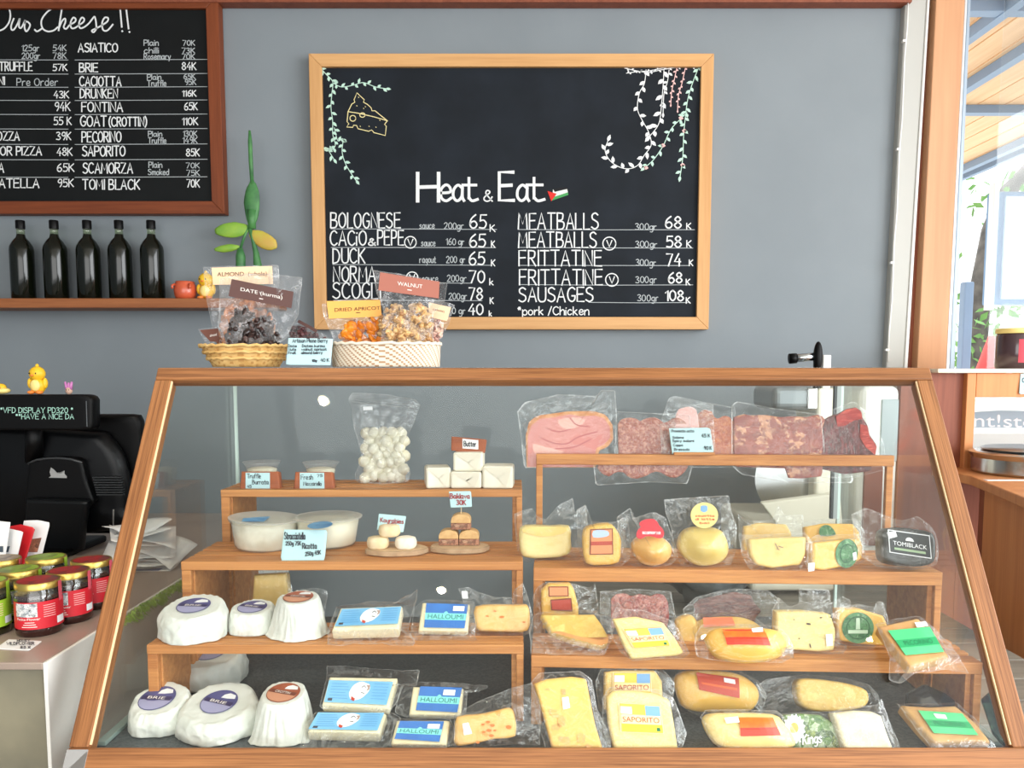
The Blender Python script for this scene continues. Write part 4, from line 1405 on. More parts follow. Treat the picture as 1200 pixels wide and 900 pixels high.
def bag(label, y, lean, yaw, px, filmpx, cont, lab, lm, text, tq, tm, sub=None):
    sf = upright(px, 404, y, lean, yaw)
    p = W(px, 428, y)
    t = thing('snack_bag', label, 'snack bag', (p.x, y, H + 0.009), 'snack bags in the baskets')
    if cont:
        lumps(cont[0], sf, cont[1], cont[2], cont[3], cont[4], cont[5], t, cont[6], cont[7], seed=int(px))
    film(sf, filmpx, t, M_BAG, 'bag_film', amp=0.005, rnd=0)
    L = decal('label', sf, lab, lm, t, 0.006)
    if text:
        printed('lettering', text, sf, tq, tm, L, 0.0068)
    if sub:
        decal('net_weight', sf, sub, tm, L, 0.0066)
    return t


bag('almond bag with a peach label at the back of the straw basket', 1.662, 6, 0, 285, [(238, 313), (327, 311), (328, 345), (326, 404), (262, 406), (250, 390), (243, 350)], ('almonds', [(256, 404), (258, 375), (268, 358), (300, 352), (318, 372), (322, 404)], 170, 0.0085, 0.014, M_ALMOND, (.8, .5, 1.25), .15),
    [(249, 314.5), (320, 312.5), (321, 333.5), (251, 334.5)], lab_peach, 'ALMOND  (whole)', [(256, 320), (314, 319), (314, 325.5), (256, 326)], txt_dark)
bag('date bag with a dark brown label in front in the straw basket', 1.608, 9, 0, 300, [(258, 326), (290, 321), (327, 322), (355, 326), (352, 350), (350, 369), (335, 398), (320, 405), (264, 406), (256, 385), (258, 350)],
    ('dates', [(265, 406), (268, 385), (275, 368), (281, 361), (290, 366), (297, 374), (310, 372), (320, 385), (332, 406)], 85, 0.0105, 0.018, M_DATE, (.62, .55, 1.35), .3),
    [(272.7, 327.8), (345, 342.8), (342.5, 362), (269, 348)], lab_brown, 'DATE (kurma)', [(283.5, 337.8), (332, 347), (332, 353), (283, 343)], txt_white, [(305, 350.2), (309.5, 351), (309.5, 352), (305, 351.2)])
bag('small bag with a chocolate brown label leaning out of the straw basket', 1.64, 16, 20, 246, [(232, 386), (256, 384), (262, 395), (258, 407), (244, 407)], None, [(234, 388), (256, 386), (257, 402), (246, 401)], lab_choc, 'almond', [(246, 393), (254, 391.5), (254, 394.5), (246, 396)], txt_white)
bag('bag of dark dried berries lying between the two baskets', 1.63, 20, -14, 362, [(338, 386), (348, 376), (352, 377), (372, 388), (388, 397), (388, 406), (338, 406)], ('dried_berries', [(340, 405), (341, 384), (350, 380), (366, 390), (382, 397), (384, 405)], 60, 0.006, 0.01, M_CRAN, (1, .8, .9), .4),
    [(352, 376), (374, 388), (372, 391), (350, 379)], lab_brown, None, None, None)
bag('dried apricot bag with an orange label in the rope basket', 1.632, 6, 0, 418, [(377.5, 357), (400, 351), (447, 349), (452, 375), (450, 405), (394, 405), (386, 385), (380, 372)],
    ('dried_apricots', [(396, 406), (395, 390), (408, 381), (424, 376), (450, 372), (452, 406)], 60, 0.0115, 0.014, M_APRI, (1.1, .45, .95), .3),
    [(383.5, 353.5), (446, 352), (448, 371.5), (386, 374)], lab_orange, 'DRIED APRICOT', [(393, 361.8), (446, 359.5), (446, 363.5), (393, 366)], txt_dark, [(418, 366.8), (423, 366.6), (423, 367.4), (418, 367.6)])
bag('pistachio bag with a peach label behind the walnut bag in the rope basket', 1.655, 8, 0, 514, [(498, 348), (533, 357), (526, 380), (512, 406), (498, 406)], ('pistachios', [(503, 405), (503, 378), (512, 372), (519, 378), (514, 405)], 60, 0.006, 0.010, M_PNUT, (.8, .6, 1.1), .3),
    [(503, 355), (529, 361), (524, 377), (502, 372)], lab_peach, '(whole)', [(508, 361.5), (521, 364.5), (521, 368), (508, 365)], txt_dark)
bag('walnut bag with a rust brown label, foremost in the rope basket', 1.60, 8, 0, 476, [(438, 317), (480, 323), (525, 332.5), (521, 354), (508, 368), (508, 406), (446, 406), (450, 362), (441, 343)],
    ('walnuts', [(448, 406), (444, 372), (452, 362), (466, 357), (490, 357), (503, 364), (506, 406)], 230, 0.0072, 0.016, M_WALN, (1.0, .75, 1.0), 1.0),
    [(446, 320), (515.5, 331), (514.5, 350.5), (444, 341)], lab_rust, 'WALNUT', [(466.5, 330.8), (495.5, 334.6), (495.5, 339), (466.5, 335.4)], txt_white, [(478, 340), (483, 340.7), (483, 341.6), (478, 340.9)])
card('price_card', 'pale blue handwritten card leaning between the two baskets', 'card', upright(362, 428, 1.556, 12), [(338, 396), (390, 397), (387, 428), (335, 427.5)], M_CARD,
     [('Artisan Plane Berry', 343, 384, 401.5, 4.5), ('Date    Dates kurma', 338, 381, 407, 3), ('Nuts    walnut apricot', 338, 383, 411, 3), ('Fruit    almond berry', 338, 378, 415, 3), ('100gr', 366, 372, 424, 2.6), ('40 K', 376, 386, 424, 4)], wpx=0.7, t=0.003)

# ================================================================ left counter with the till
M_CONC = mat('beige_concrete', (140, 134, 112), 0.6, c2=(112, 108, 92), scale=7, detail=6, lo=0.35, hi=0.7, bump=0.06, bscale=40)
M_CTOP = mat('polished_counter_top', (150, 134, 122), 0.3, c2=(164, 146, 134), scale=9, detail=5)
CTZ = H - 0.45
XC = -0.728
ctr = thing('checkout_counter', 'beige concrete checkout counter with a white end panel beside the display case', 'counter', (-1.4, 1.9, 0))
box('body', (-2.3, 1.226, 0), (XC - 0.008, 2.55, CTZ - 0.012), M_CONC, ctr)
box('counter_top', (-2.31, 1.222, CTZ - 0.012), (XC - 0.006, 2.55, CTZ), M_CTOP, ctr, bevel=0.002)
box('end_panel', (XC - 0.006, 1.222, 0), (XC, 2.55, CTZ), mat('white_end_panel', (232, 230, 224), 0.5, c2=(220, 218, 212), scale=8), ctr, bevel=0.0015)
M_FRINGE = mat('fringe_green', (126, 168, 66), 0.8, c2=(158, 192, 84), scale=40)
mb = MB()
rd = random.Random(5)
for i in range(900):  # thin green strands scattered along the counter's end edge
    y = rd.uniform(1.37, 1.72)
    x, z = XC + 0.002 + rd.uniform(0, 0.006), CTZ - rd.uniform(-0.004, 0.022) * (0.5 + 0.5 * math.sin(y * 30) ** 2)
    a, l = rd.uniform(-1, 1), rd.uniform(0.006, 0.016)
    p, q = Vector((x, y, z)), Vector((x + rd.uniform(0, 0.008), y + a * l, z - l * rd.uniform(0.2, 1)))
    w = Vector((0.0, 0.0012, 0.0008))
    mb.add([p - w, p + w, q], [(0, 1, 2)])
mo = tag(mb.build('green_fringe', M_FRINGE, weld=False), 'fringe of bright green strands along the white counter end beside the case', 'green_fringe', kind='stuff')

# ---- jars
M_JAM = mat('dark_jam', (46, 16, 14), 0.12, coat=0.5)
M_JAMG = mat('dark_green_relish', (30, 30, 12), 0.12, coat=0.5)
M_JGLASS = glassy('jar_glass', (0.9, 0.92, 0.9), 0.08, 0.7, 0.02, 0.03)
M_LRED = mat('red_label', (206, 32, 48), 0.45)
M_LGRN = mat('lime_label', (156, 196, 52), 0.45)
M_PICT = cells('grey_drawing', [(226, 230, 232), (120, 132, 138), (240, 240, 240), (70, 80, 86)], 160, 0.5, bump=0)
M_SEALR, M_SEALG = mat('pink_seal', (222, 92, 108), 0.5), mat('lime_seal', (166, 206, 60), 0.5)
M_LTOPR, M_LTOPG = cells('red_lid_print', [(168, 30, 40), (120, 60, 56), (190, 44, 50), (96, 84, 80)], 26, 0.3, bump=0), cells('lime_lid_print', [(150, 190, 50), (120, 136, 80), (168, 204, 66)], 26, 0.3, bump=0)
M_LTOPB = cells('gold_lid_print', [(150, 130, 110), (96, 80, 72), (180, 160, 130)], 26, 0.3, bump=0)
JZ = 0.107


def jar(label, c, body, lab, seal, top, text=None):
    c = Vector(c)
    t = thing('preserve_jar', label, 'jar', c, 'jars of preserves on the counter')
    t.scale = (1, 1, 0.86)
    MB().lathe([(0, 0.001), (0.033, 0), (0.0365, 0.005), (0.0368, 0.014), (0.0368, 0.076), (0.0355, 0.082), (0, 0.082)], c, 36).build('contents', body, t, smooth=True, auto=0.9)
    MB().lathe([(0.0369, 0.074), (0.0366, 0.083), (0.033, 0.091), (0.0325, 0.097)], c, 36, cap=False).build('glass_shoulder', M_JGLASS, t, smooth=True)
    MB().lathe([(0.0345, 0.093), (0.0358, 0.0938), (0.0358, 0.105), (0.0345, 0.107), (0.030, 0.1064), (0, 0.1064)], c, 36).build('lid', M_GOLD, t, smooth=True, auto=0.6)
    MB().lathe([(0.0315, 0.1068), (0, 0.1070)], c, 32, cap=False).build('lid_print', top, t)
    face = math.atan2(c.x, c.y)

    def cyl(a, z, off=0.0):
        th = math.radians(a) - face
        r = 0.0369 + off
        return c + Vector((r * math.sin(th), -r * math.cos(th), z))
    L = Loc(cyl, (0, -1, 0))

    def patch(nm, a0, a1, z0, z1, m, off, par, k=24):
        vs = [cyl(a0 + (a1 - a0) * i / k, z, off) for z in (z0, z1) for i in range(k + 1)]
        return mk(nm, vs, [[i, i + 1, k + 2 + i, k + 1 + i] for i in range(k)], m, par, smooth=True)
    lo = patch('label', -88, 92, 0.017, 0.071, lab, 0.0003, t, 40)
    patch('drawing', -62, -4, 0.042, 0.069, M_PICT, 0.0007, lo)
    patch('barcode', 44, 72, 0.022, 0.036, M_STICK, 0.0007, lo)
    for i in range(3):
        patch('text_line', -44 + 4 * i, -6 - 3 * i, 0.0215 + 0.0045 * i, 0.0228 + 0.0045 * i, txt_white, 0.0007, lo, 8)
    for i in range(6):
        patch('text_line', 10, 40, 0.040 + 0.0045 * i, 0.0412 + 0.0045 * i, mat('pale_print', (236, 190, 190), 0.6), 0.0007, lo, 6)
    if text:
        printed('lettering', text, L, [(-58, 0.0405), (2, 0.0405), (2, 0.0355), (-58, 0.0355)], txt_white, lo, 0.0009)
    patch('seal_strip', 52, 68, 0.066, 0.1055, seal, 0.0012, t, 6)
    return t


zl = CTZ + JZ * 0.86
def jpos(px, py):
    p = G(px, py, zl)
    return (p.x, p.y, CTZ)


jar('red-labelled preserve jar with a gold lid, foremost beside the white card', jpos(44, 679), M_JAM, M_LRED, M_SEALR, M_LTOPR, 'Petite-Flower')
jar('red-labelled preserve jar with a gold lid, middle one of the slanting red row', jpos(80, 667.5), M_JAM, M_LRED, M_SEALR, M_LTOPR, 'Petite-Flower')
jar('red-labelled preserve jar farthest back in the red row, half behind the case post', jpos(107, 655), M_JAM, M_LRED, M_SEALR, M_LTOPR, 'Petite-Flower')
jar('lime-labelled preserve jar cut by the photo edge, foremost of the green ones', jpos(-18, 680), M_JAMG, M_LGRN, M_SEALG, M_LTOPG)
jar('lime-lidded preserve jar behind the foremost red jar', jpos(22, 666), M_JAMG, M_LGRN, M_SEALG, M_LTOPG)
jar('lime-lidded preserve jar at the back, in front of the till stand', jpos(54, 652), M_JAMG, M_LGRN, M_SEALG, M_LTOPG)
jar('gold-lidded preserve jar with a grey lid print, in front of the leaflets', jpos(0, 654), M_JAM, M_LRED, M_SEALR, M_LTOPB)
sf = Surf(G(25, 755, CTZ + 0.0012), (0, 0, 1))
card('price_card', 'white handwritten card lying flat on the counter before the jars', 'card', sf, [(10, 749), (50, 751), (34, 762), (-6, 760)], M_WPAPER, [('HONEY', 20, 35, 752.5, 2.4, 0.6), ('WILDFLOWER', 8, 40, 756.5, 3.2, 0.7), ('85 K', 24, 36, 760.5, 2.4, 0.6)], t=0.001)

# ---- leaflets
lf = [([(-6, 610), (12, 612), (4, 648), (-14, 648)], M_WPAPER, 'white leaflet with a dark corner picture cut by the photo edge', 1.66, mat('dark_picture', (70, 84, 96), 0.6), [(-6, 640), (4, 640), (4, 647), (-8, 647)]),
      ([(9, 619), (27, 623), (17, 648), (0, 648)], M_WPAPER, 'white leaflet in front of the red one', 1.68, mat('dark_picture', (70, 84, 96), 0.6), [(3, 641), (12, 640), (10, 647), (2, 647)]),
      ([(9, 617), (24, 614.5), (41, 618.5), (27, 648), (15, 648), (20, 640), (28, 624), (9, 620)], mat('red_leaflet', (208, 24, 34), 0.45), 'glossy red leaflet standing among the white ones', 1.705, None, None),
      ([(28, 610), (45, 609.5), (58.5, 612.5), (45, 648), (27, 648), (22, 640)], M_WPAPER, 'white leaflet with a brown food picture, backmost before the till', 1.73, cells('food_picture', [(120, 70, 50), (190, 130, 100), (70, 44, 36)], 90, 0.5, bump=0), [(36, 632), (49, 630), (44, 647), (30, 647)])]
for px, m, lab, y, pm, pq in lf:
    sf = upright(20, 655, y, 12, 0)
    t = thing('leaflet', lab, 'leaflet', (W(20, 660, y).x, y + 0.01, CTZ + 0.0005), 'leaflets beside the till')
    slab('cover', sf, [(x, yy + (18 if yy > 646 else 0)) for x, yy in px], 0.002, m, t, bev=0.0005, n=32)
    if pq:
        decal('picture', sf, pq, pm, t, 0.0008)
MB().box((W(-20, 660, 1.66).x, 1.655, CTZ + 0.0005), (W(52, 660, 1.72).x, 1.78, CTZ + 0.03)).build('leaflet_tray', M_BLACK2, None, bevel=0.003)
tag(bpy.data.objects['leaflet_tray'], 'low black tray holding the leaflets behind the jars', 'tray')

# ---- loose papers
M_SHEET = mat('receipt_paper', (236, 234, 230), 0.8, c2=(222, 222, 222), scale=30)
pc = G(160, 668, CTZ)
rd = random.Random(11)
for i in range(9):
    cx, cy, cz = pc.x + rd.uniform(-.02, .02), pc.y + 0.03 + rd.uniform(-.02, .02), CTZ + 0.006 + i * 0.0115
    w, h, a = rd.uniform(.055, .085), rd.uniform(.04, .055), rd.uniform(-.7, .7)
    tx, ty, k1, k2 = rd.uniform(-.12, .12), rd.uniform(.1, .35), rd.uniform(-4, 3), rd.uniform(-4, 4)
    vs, n = [], 8
    for p in range(n + 1):
        for q in range(n + 1):
            u, v = (p / n - .5) * 2 * w, (q / n - .5) * 2 * h
            x, y = u * math.cos(a) - v * math.sin(a), u * math.sin(a) + v * math.cos(a)
            z = tx * u + ty * v + k1 * u * u + k2 * u * v + 0.003 * noise.noise(Vector((u * 30, v * 30, i)))
            vs.append((cx + x, cy + y, max(CTZ + 0.0012 + 0.0006 * i, cz + z)))
    mk('paper_sheet', vs, [[p * (n + 1) + q, (p + 1) * (n + 1) + q, (p + 1) * (n + 1) + q + 1, p * (n + 1) + q + 1] for p in range(n) for q in range(n)], M_SHEET, None, smooth=True)
    o = bpy.context.scene.objects[-1] if False else COL.objects[-1]
    tag(o, 'loose white curled paper in the untidy pile on the counter behind the case post', 'paper', 'loose papers piled behind the case post')
    sm = o.modifiers.new('sheet_thickness', 'SOLIDIFY')
    sm.thickness = 0.0004
tray = MB().box((pc.x - 0.04, pc.y - 0.012, CTZ + 0.0003), (pc.x + 0.055, pc.y + 0.05, CTZ + 0.0014)).build('folder', mat('navy_folder', (58, 74, 120), 0.5), bevel=0.0003)
tag(tray, 'navy blue folder under the pile of papers', 'folder')

# ---- till
PY = 1.96
till = thing('till_terminal', 'black till terminal seen from behind with a customer display on top', 'till', (W(60, 600, PY).x, PY, CTZ))
slab('screen_housing', upright(60, 560, 2.03, -6), [(-60, 487), (156, 487), (163, 489), (168, 540), (153, 626), (-60, 626)], 0.035, M_BLACK, till, bev=0.008, n=80)
slab('screen_edge', upright(150, 520, 2.026, -6), [(154, 490), (163, 491), (167, 538), (158, 560)], 0.012, M_BLACK2, till, bev=0.003)
slab('rear_bulge', upright(60, 560, 1.985, -3), [(-60, 508), (100, 506), (124, 514), (140, 536), (148, 568), (150, 600), (142, 622), (-60, 624)], 0.05, M_BLACK2, till, dome=0.012, bev=0.02, rnd=3, n=90)
hc = upright(70, 560, 1.955, -2)
slab('hinge_cover', hc, [(34, 541), (50, 536.5), (70, 535.5), (90, 537.5), (96, 541), (100, 560), (110, 588), (104, 596), (28, 592), (31, 560)], 0.03, M_BLACK, till, bev=0.004, n=80)
MB().tube([hc.P(x, y, 0.003) for x, y in ((34, 543), (44, 538.6), (56, 537), (70, 536.6), (84, 538), (97, 542))], 0.0028, 8).build('cover_rib', mat('worn_black_rib', (52, 54, 56), 0.3), till, smooth=True)
decal('maker_emblem', hc, [(58, 559.5), (60.5, 557.5), (59, 553), (60.5, 547.5), (64, 550), (67, 554), (70, 553.5), (72.5, 554.5), (76.5, 551), (76.5, 555), (79, 558), (79, 560)], mat('silver_emblem', (186, 186, 184), 0.35, 0.6), till, 0.003)
vt = upright(125, 570, 1.968, -3)
for i in range(8):
    y = 559 + i * 2.9
    MB().add([vt.P(108 + i * .7, y, 0.0), vt.P(142 + .3 * i, y, 0.0), vt.P(142 + .3 * i, y + 1.1, 0.0), vt.P(108 + i * .7, y + 1.1, 0.0), vt.P(108 + i * .7, y, -0.01), vt.P(142 + .3 * i, y, -0.01), vt.P(142 + .3 * i, y + 1.1, -0.01), vt.P(108 + i * .7, y + 1.1, -0.01)],
             [(0, 1, 2, 3), (4, 5, 6, 7), (0, 1, 5, 4), (2, 3, 7, 6), (1, 2, 6, 5), (0, 3, 7, 4)]).build('vent_rib', mat('vent_grey', (44, 46, 48), 0.4), till)
nk = upright(60, 620, 1.94, -10)
slab('stand_neck', nk, [(30, 586), (102, 588), (97, 620), (95, 646), (26, 646), (28, 620)], 0.025, mat('neck_black', (14, 16, 18), 0.35, spec=.2), till, bev=0.006)
p0, p1 = W(10, 600, 1.9), W(120, 600, 2.1)
box('stand_base', (p0.x, 1.88, CTZ), (p1.x, 2.12, CTZ + 0.018), M_BLACK, till, bevel=0.006)
vd = upright(40, 500, 1.905, 0)
slab('customer_display', vd, [(-60, 462.5), (99, 462.5), (105, 464.5), (108, 469), (108, 500), (106, 504), (-60, 504)], 0.04, M_BLACK, till, bev=0.004, n=90)
M_VFD = mat('green_vfd_dots', (150, 190, 176), 0.5, emit=0.35)
mb = MB()
hand(mb, vd, '*VFD DISPLAY PD320 *', 1, 86, 483.8, 6.2, 0.75, 0)
hand(mb, vd, '**HAVE A NICE DA', 19, 87, 491, 6.0, 0.75, 0)
mb.build('display_lettering', M_VFD, till, weld=False)
decal('bright_edge', vd, [(100.8, 470), (101.8, 470), (102.8, 500), (101.8, 500)], mat('grey_edge', (96, 100, 104), 0.3), till, 0.001)
MB().tube([W(40, 500, 1.945), W(40, 540, 1.975)], 0.02, 16).build('display_pole', M_BLACK, till, smooth=True)
MB().tube([W(133, 597, 1.93), W(133, 617, 1.93)], 0.002, 6).build('cable_pin', M_STEEL, till)
tz = W(45, 461.8, 1.922).z
chick('toy_chick', 'yellow toy chick with an orange beak sitting on top of the till', (W(45, 460, 1.922).x, 1.922, tz), 0.049)
d = thing('toy_duckling', 'small yellow toy on a pale base on the till, beside the chick', 'toy', (W(2, 460, 1.922).x, 1.922, tz))
c = Vector(d.location)
MB().ell(c + Vector((0, 0, .008)), (.020, .015, .008)).build('base', M_BELLY, d, smooth=True)
MB().ell(c + Vector((-.002, 0, .016)), (.013, .012, .009)).build('head', M_YEL, d, smooth=True)
MB().ell(c + Vector((.002, -.013, .015)), (.004, .004, .003)).build('beak', M_ORANGE, d, smooth=True)
d = thing('toy_rabbit', 'tiny toy figure with spiky pink hair standing on the till', 'toy', (W(81, 460, 1.922).x, 1.922, tz))
c = Vector(d.location)
MB().ell(c + Vector((0, 0, .008)), (.008, .007, .009)).build('body', mat('doll_skin', (206, 170, 150), 0.5), d, smooth=True)
M_PINKT = mat('pink_toy_hair', (206, 128, 190), 0.5)
for k in (-1, 0, 1):
    MB().tube([c + Vector((k * .004, 0, .011)), c + Vector((k * .008, -.001, .029 + (0 if k else -.002)))], [.0045, .0022], 8).build('hair_spike', M_PINKT, d, smooth=True)
for k in (-1, 1):
    MB().ell(c + Vector((k * .003, -.0065, .010)), (.001, .001, .0014), nu=6, nv=4).build('eye', M_BLACK, d, smooth=True)

# ================================================================ left rack: tubs, butter, sweets
def rad(px_w, c):
    return px_w / 2 * (c.y * CP - (c.z - H) * SP) / F


def cup(label, px, rim_y, r, h, z, yf):
    c = Vector((W(px, rim_y, yf).x, yf, z + 0.0003))
    t = thing('cheese_cup', label, 'cup', c, 'small clear cups of fresh cheese')
    MB().lathe([(0, 0.0005), (r * .70, 0), (r * .86, h * .82), (r * .92, h * .86), (r * .96, h * .98), (r * 1.04, h), (r * 1.04, h + .002)], c, 36).build('clear_wall', M_TUB, t, smooth=True, auto=0.8)
    MB().lathe([(0, 0.002), (r * .66, 0.002), (r * .80, h * .70), (r * .6, h * .76), (0, h * .8)], c, 30, fx=lambda a, i: 1 + 0.02 * math.sin(3 * a + i)).build('fresh_cheese', M_CREAM, t, smooth=True)
    MB().lathe([(r * 1.03, h + .0022), (r * .9, h + .0028), (0, h + .0028)], c, 36, cap=False).build('clear_lid', M_TUB, t, smooth=True)
    return t


cup('small clear cup of truffle burrata behind its wooden sign', 306.5, 531, 0.038, 0.047, S1, 1.712)
cup('small clear cup of white cheese behind the other wooden sign', 375.5, 532, 0.037, 0.046, S1, 1.712)
M_SIGNW = wood('sign_block_wood', (176, 98, 58), (136, 68, 38), scale=3)


def block_sign(label, px, cardpx, rows, y=1.655):
    sf = upright(sum(p[0] for p in px) / 4, max(p[1] for p in px), y, 12)
    p = sf.P((px[2][0] + px[3][0]) / 2, max(q[1] for q in px))
    t = thing('wooden_sign', label, 'sign', (p.x, p.y, S1))
    sf.o.z += S1 + 0.0006 - min(sf.P(*q).z for q in px)
    slab('wood_block', sf, px, 0.022, M_SIGNW, t, bev=0.0012, n=40)
    cd = decal('blue_card', sf, cardpx, M_CARD, t, 0.0012)
    writing('handwriting', sf, rows, M_INK, cd, 0.7, 0.0018)
    return t


block_sign('red-brown wooden sign with a blue card reading Truffle Burrata', [(283, 552.5), (326, 552.5), (328, 573.5), (281, 573.5)], [(288, 554), (316.5, 554), (316.5, 573), (288, 573)], [('Truffle', 290, 306, 560.5, 5), ('Burrata', 296, 315, 567.5, 5), ('45', 290, 295, 571.5, 3)])
block_sign('red-brown wooden sign with a blue card reading Fresh Mozzarella', [(346, 553), (389, 553), (391.5, 574), (344, 574)], [(351.5, 554), (380, 554), (380.5, 573), (351.5, 573)], [('Fresh', 353, 367, 562, 5.5), ('75', 372, 378, 559, 3), ('Mozzarella', 356, 377, 569, 4.5)])

# zip bag of mozzarella balls
sf = lying(447, 566, S1, 6)
mz = thing('mozzarella_bag', 'tall clear zip bag of small white mozzarella balls on the top shelf', 'bag of cheese', (sf.o.x, sf.o.y + .02, S1))
rd = random.Random(2)
pts = []
for row in range(7):
    for col in range(5):
        pts.append((427.5 + col * 10.2 + (5 if row % 2 else 0) + rd.uniform(-1, 1), 559 - row * 8.6 + rd.uniform(-1.2, 1.2)))
for (x, y) in pts:
    if 424 < x < 475 and y > 504:
        MB().ell(sf.P(x, y, rd.uniform(-.012, .004)), (.0128, .0122, .0126), nu=12, nv=8, bump=.15, seed=x).build('mozzarella_ball', M_CREAM, mz, smooth=True)
sf.h = lambda u, v: (0.016, 0, 0)
ff = [(413, 460), (487, 468), (489.5, 483), (479, 509), (470, 525), (477, 541), (478, 565), (418, 565), (421, 545), (424, 533), (415, 501), (412.5, 480)]
sf2 = Surf(sf.o + sf.n * 0.014, sf.n)
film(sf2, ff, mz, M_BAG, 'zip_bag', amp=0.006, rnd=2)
for yy in (468, 471):
    MB().tube([sf2.P(413 + (yy - 460) * .0, yy, .005), sf2.P(450, yy + 4, .005), sf2.P(488.5, yy + 7.6, .005)], 0.0009, 6).build('zip_strip', M_TUB, mz, smooth=True)
decal('sticker', sf2, [(426, 477), (437, 476.4), (437.4, 480.4), (426.4, 481)], M_STICK, mz, 0.007)

M_BUTTER = mat('butter_wrap', (240, 236, 222), 0.4, c2=(230, 224, 204), scale=26, bump=0.5, bscale=30)
M_FOLD = mat('wrap_fold', (222, 216, 198), 0.5)


def butter(label, x0, y0, x1, y1, z, yf, dep, yaw):
    a, b = W(x0, y1, yf), W(x1, y0, yf)
    w, h = b.x - a.x, b.z - z
    c = Vector(((a.x + b.x) / 2, yf + dep / 2, z))
    M = Matrix.Translation(c) @ Matrix.Rotation(math.radians(yaw), 4, 'Z')
    t = thing('butter_block', label, 'butter', c, 'wrapped butter blocks')
    MB().box((-w / 2, -dep / 2, 0), (w / 2, dep / 2, h), M).build('wrapped_block', M_BUTTER, t, bevel=0.005, seg=3)
    f = lambda x, zz: M @ Vector((x * w / 2, -dep / 2 - 0.0006, zz * h))
    for q in ([(-.9, .95), (.9, .95), (0.05, .45)], [(.0, .5), (.55, .05), (.9, .9)]):
        MB().add([f(*p) for p in q] + [f(*p) + Vector((0, -.0008, 0)) for p in q], [(0, 1, 2), (5, 4, 3), (0, 1, 4, 3), (1, 2, 5, 4), (2, 0, 3, 5)]).build('paper_fold', M_FOLD, t)
    return t


YB_ = 1.648
butter('white paper-wrapped butter block turned at an angle, beside the mozzarella bag', 496.5, 548, 525.5, 571, S1, YB_, 0.062, 10)
butter('white paper-wrapped butter block carrying another one', 527.5, 553, 564.5, 571, S1, YB_, 0.062, 0)
hz_ = W(545, 553, YB_).z + 0.0006
butter('white paper-wrapped butter block on top, under the butter sign', 531.5, 530.5, 566.5, 553, hz_, YB_ + .004, 0.052, -3)
butter('white paper-wrapped butter block at the end of the shelf by the sliced ham', 565.8, 546.5, 602, 571.5, S1, YB_ - .002, 0.062, -3)
sf = upright(549, 531, YB_ + .028, 6)
top_z = W(549, 530.5, YB_ + .004).z
bs = thing('butter_sign', 'small brown wooden sign reading Butter on the stacked butter', 'sign', (sf.o.x, sf.o.y, top_z))
q = [(529, 511.5), (570.5, 515), (568, 531.5), (528.5, 528)]
slab('wood_block', sf, q, 0.014, M_SIGNW, bs, bev=0.001, n=40)
cd = decal('paper_label', sf, [(542, 514), (547, 514.6), (560.5, 515.8), (560.5, 526.6), (542, 525.4)], M_WPAPER, bs, 0.001)
writing('handwriting', sf, [('Butter', 543.8, 558, 523, 6, 0.9, 0.03)], M_INK, cd, 0.9, 0.0018)

# big tubs
M_LIDC = glassy('cloudy_lid', (0.94, 0.95, 0.94), 0.06, 0.5, 0.12, 0.34, (0.97, 0.98, 0.95))
M_BLUE = mat('blue_tub_label', (58, 128, 186), 0.5, c2=(120, 180, 220), scale=40)


def tub(label, px, base_y, wpx, h, z, lean, lidpx, contm, rib):
    p = G(px, base_y, z)
    r = wpx / 2 * (p.y * CP - (z + h - H) * SP + 0.05) / F
    c = Vector((p.x, p.y + r * .8, z + 0.0004))
    t = thing('cheese_tub', label, 'tub', c, 'round plastic tubs of fresh cheese')
    R = Matrix.Rotation(lean, 4, 'Y')
    fx = (lambda a, i: 1 + (0.008 * math.cos(48 * a) if rib else 0) * (1 if i < 4 else 0))
    hs_ = h * 1.0
    MB().lathe([(0, 0.0004), (r * .76, 0), (r * .80, h * .08), (r * .90, h * .8), (r * .92, h * .86), (r * .985, h * .9), (r, h * .96), (r * .97, h)], c, 96, R, fx=fx).build('tub_wall', M_TUB, t, smooth=True, auto=0.9)
    MB().lathe([(0, 0.002), (r * .74, 0.002), (r * .79, h * .1), (r * .89, h * .84), (r * .5, h * .93), (0, h * .94)], c, 48, R).build('fresh_cheese', contm, t, smooth=True)
    MB().lathe([(r * .985, h * 0.955), (r * 1.0, h * 1.0), (r * .93, h * 1.02), (r * .88, h * 1.0), (0, h * 1.0)], c, 64, R).build('lid', M_LIDC, t, smooth=True, auto=0.8)
    s = Surf(c + R @ Vector((0, 0, h * 1.0)), R @ Vector((0, 0.001, 1)))
    decal('lid_label', s, lidpx, M_BLUE, t, 0.0012)
    return t


tub('round clear tub of stracciatella, ribbed, at the end of the middle shelf', 299, 648.5, 83, 0.058, S2, 0.06, [(285, 608), (310, 606), (317, 606), (309, 612), (283, 612)], mat('stracciatella', (240, 236, 220), 0.5, c2=(222, 216, 196), scale=50), True)
tub('round white tub of ricotta half hidden by the blue price card', 377, 645, 80, 0.056, S2, 0.0, oval(375, 616, 15, 4.2, 20, -6), mat('ricotta', (250, 244, 222), 0.5), False)
card('price_card', 'blue handwritten card for stracciatella and ricotta before the tubs', 'card', lying(355, 657, S2, 14), [(333, 620.5), (383.5, 621), (380, 656.5), (328.5, 657)], M_CARD,
     [('Stracciatella', 333.5, 358, 632, 8, 1.0), ('250g 75K', 335, 353, 639, 4.5, .9), ('Ricotta', 354.5, 371.5, 643, 6.5, 1.0), ('250g 45K', 358, 376, 651.5, 4.5, .9, -.12)], t=0.004)

M_SLICE = wood('wood_slice', (222, 192, 154), (200, 166, 128), scale=5)
M_BARKS = mat('bark_edge', (190, 160, 128), 0.9, c2=(166, 136, 106), scale=50, bump=0.5)


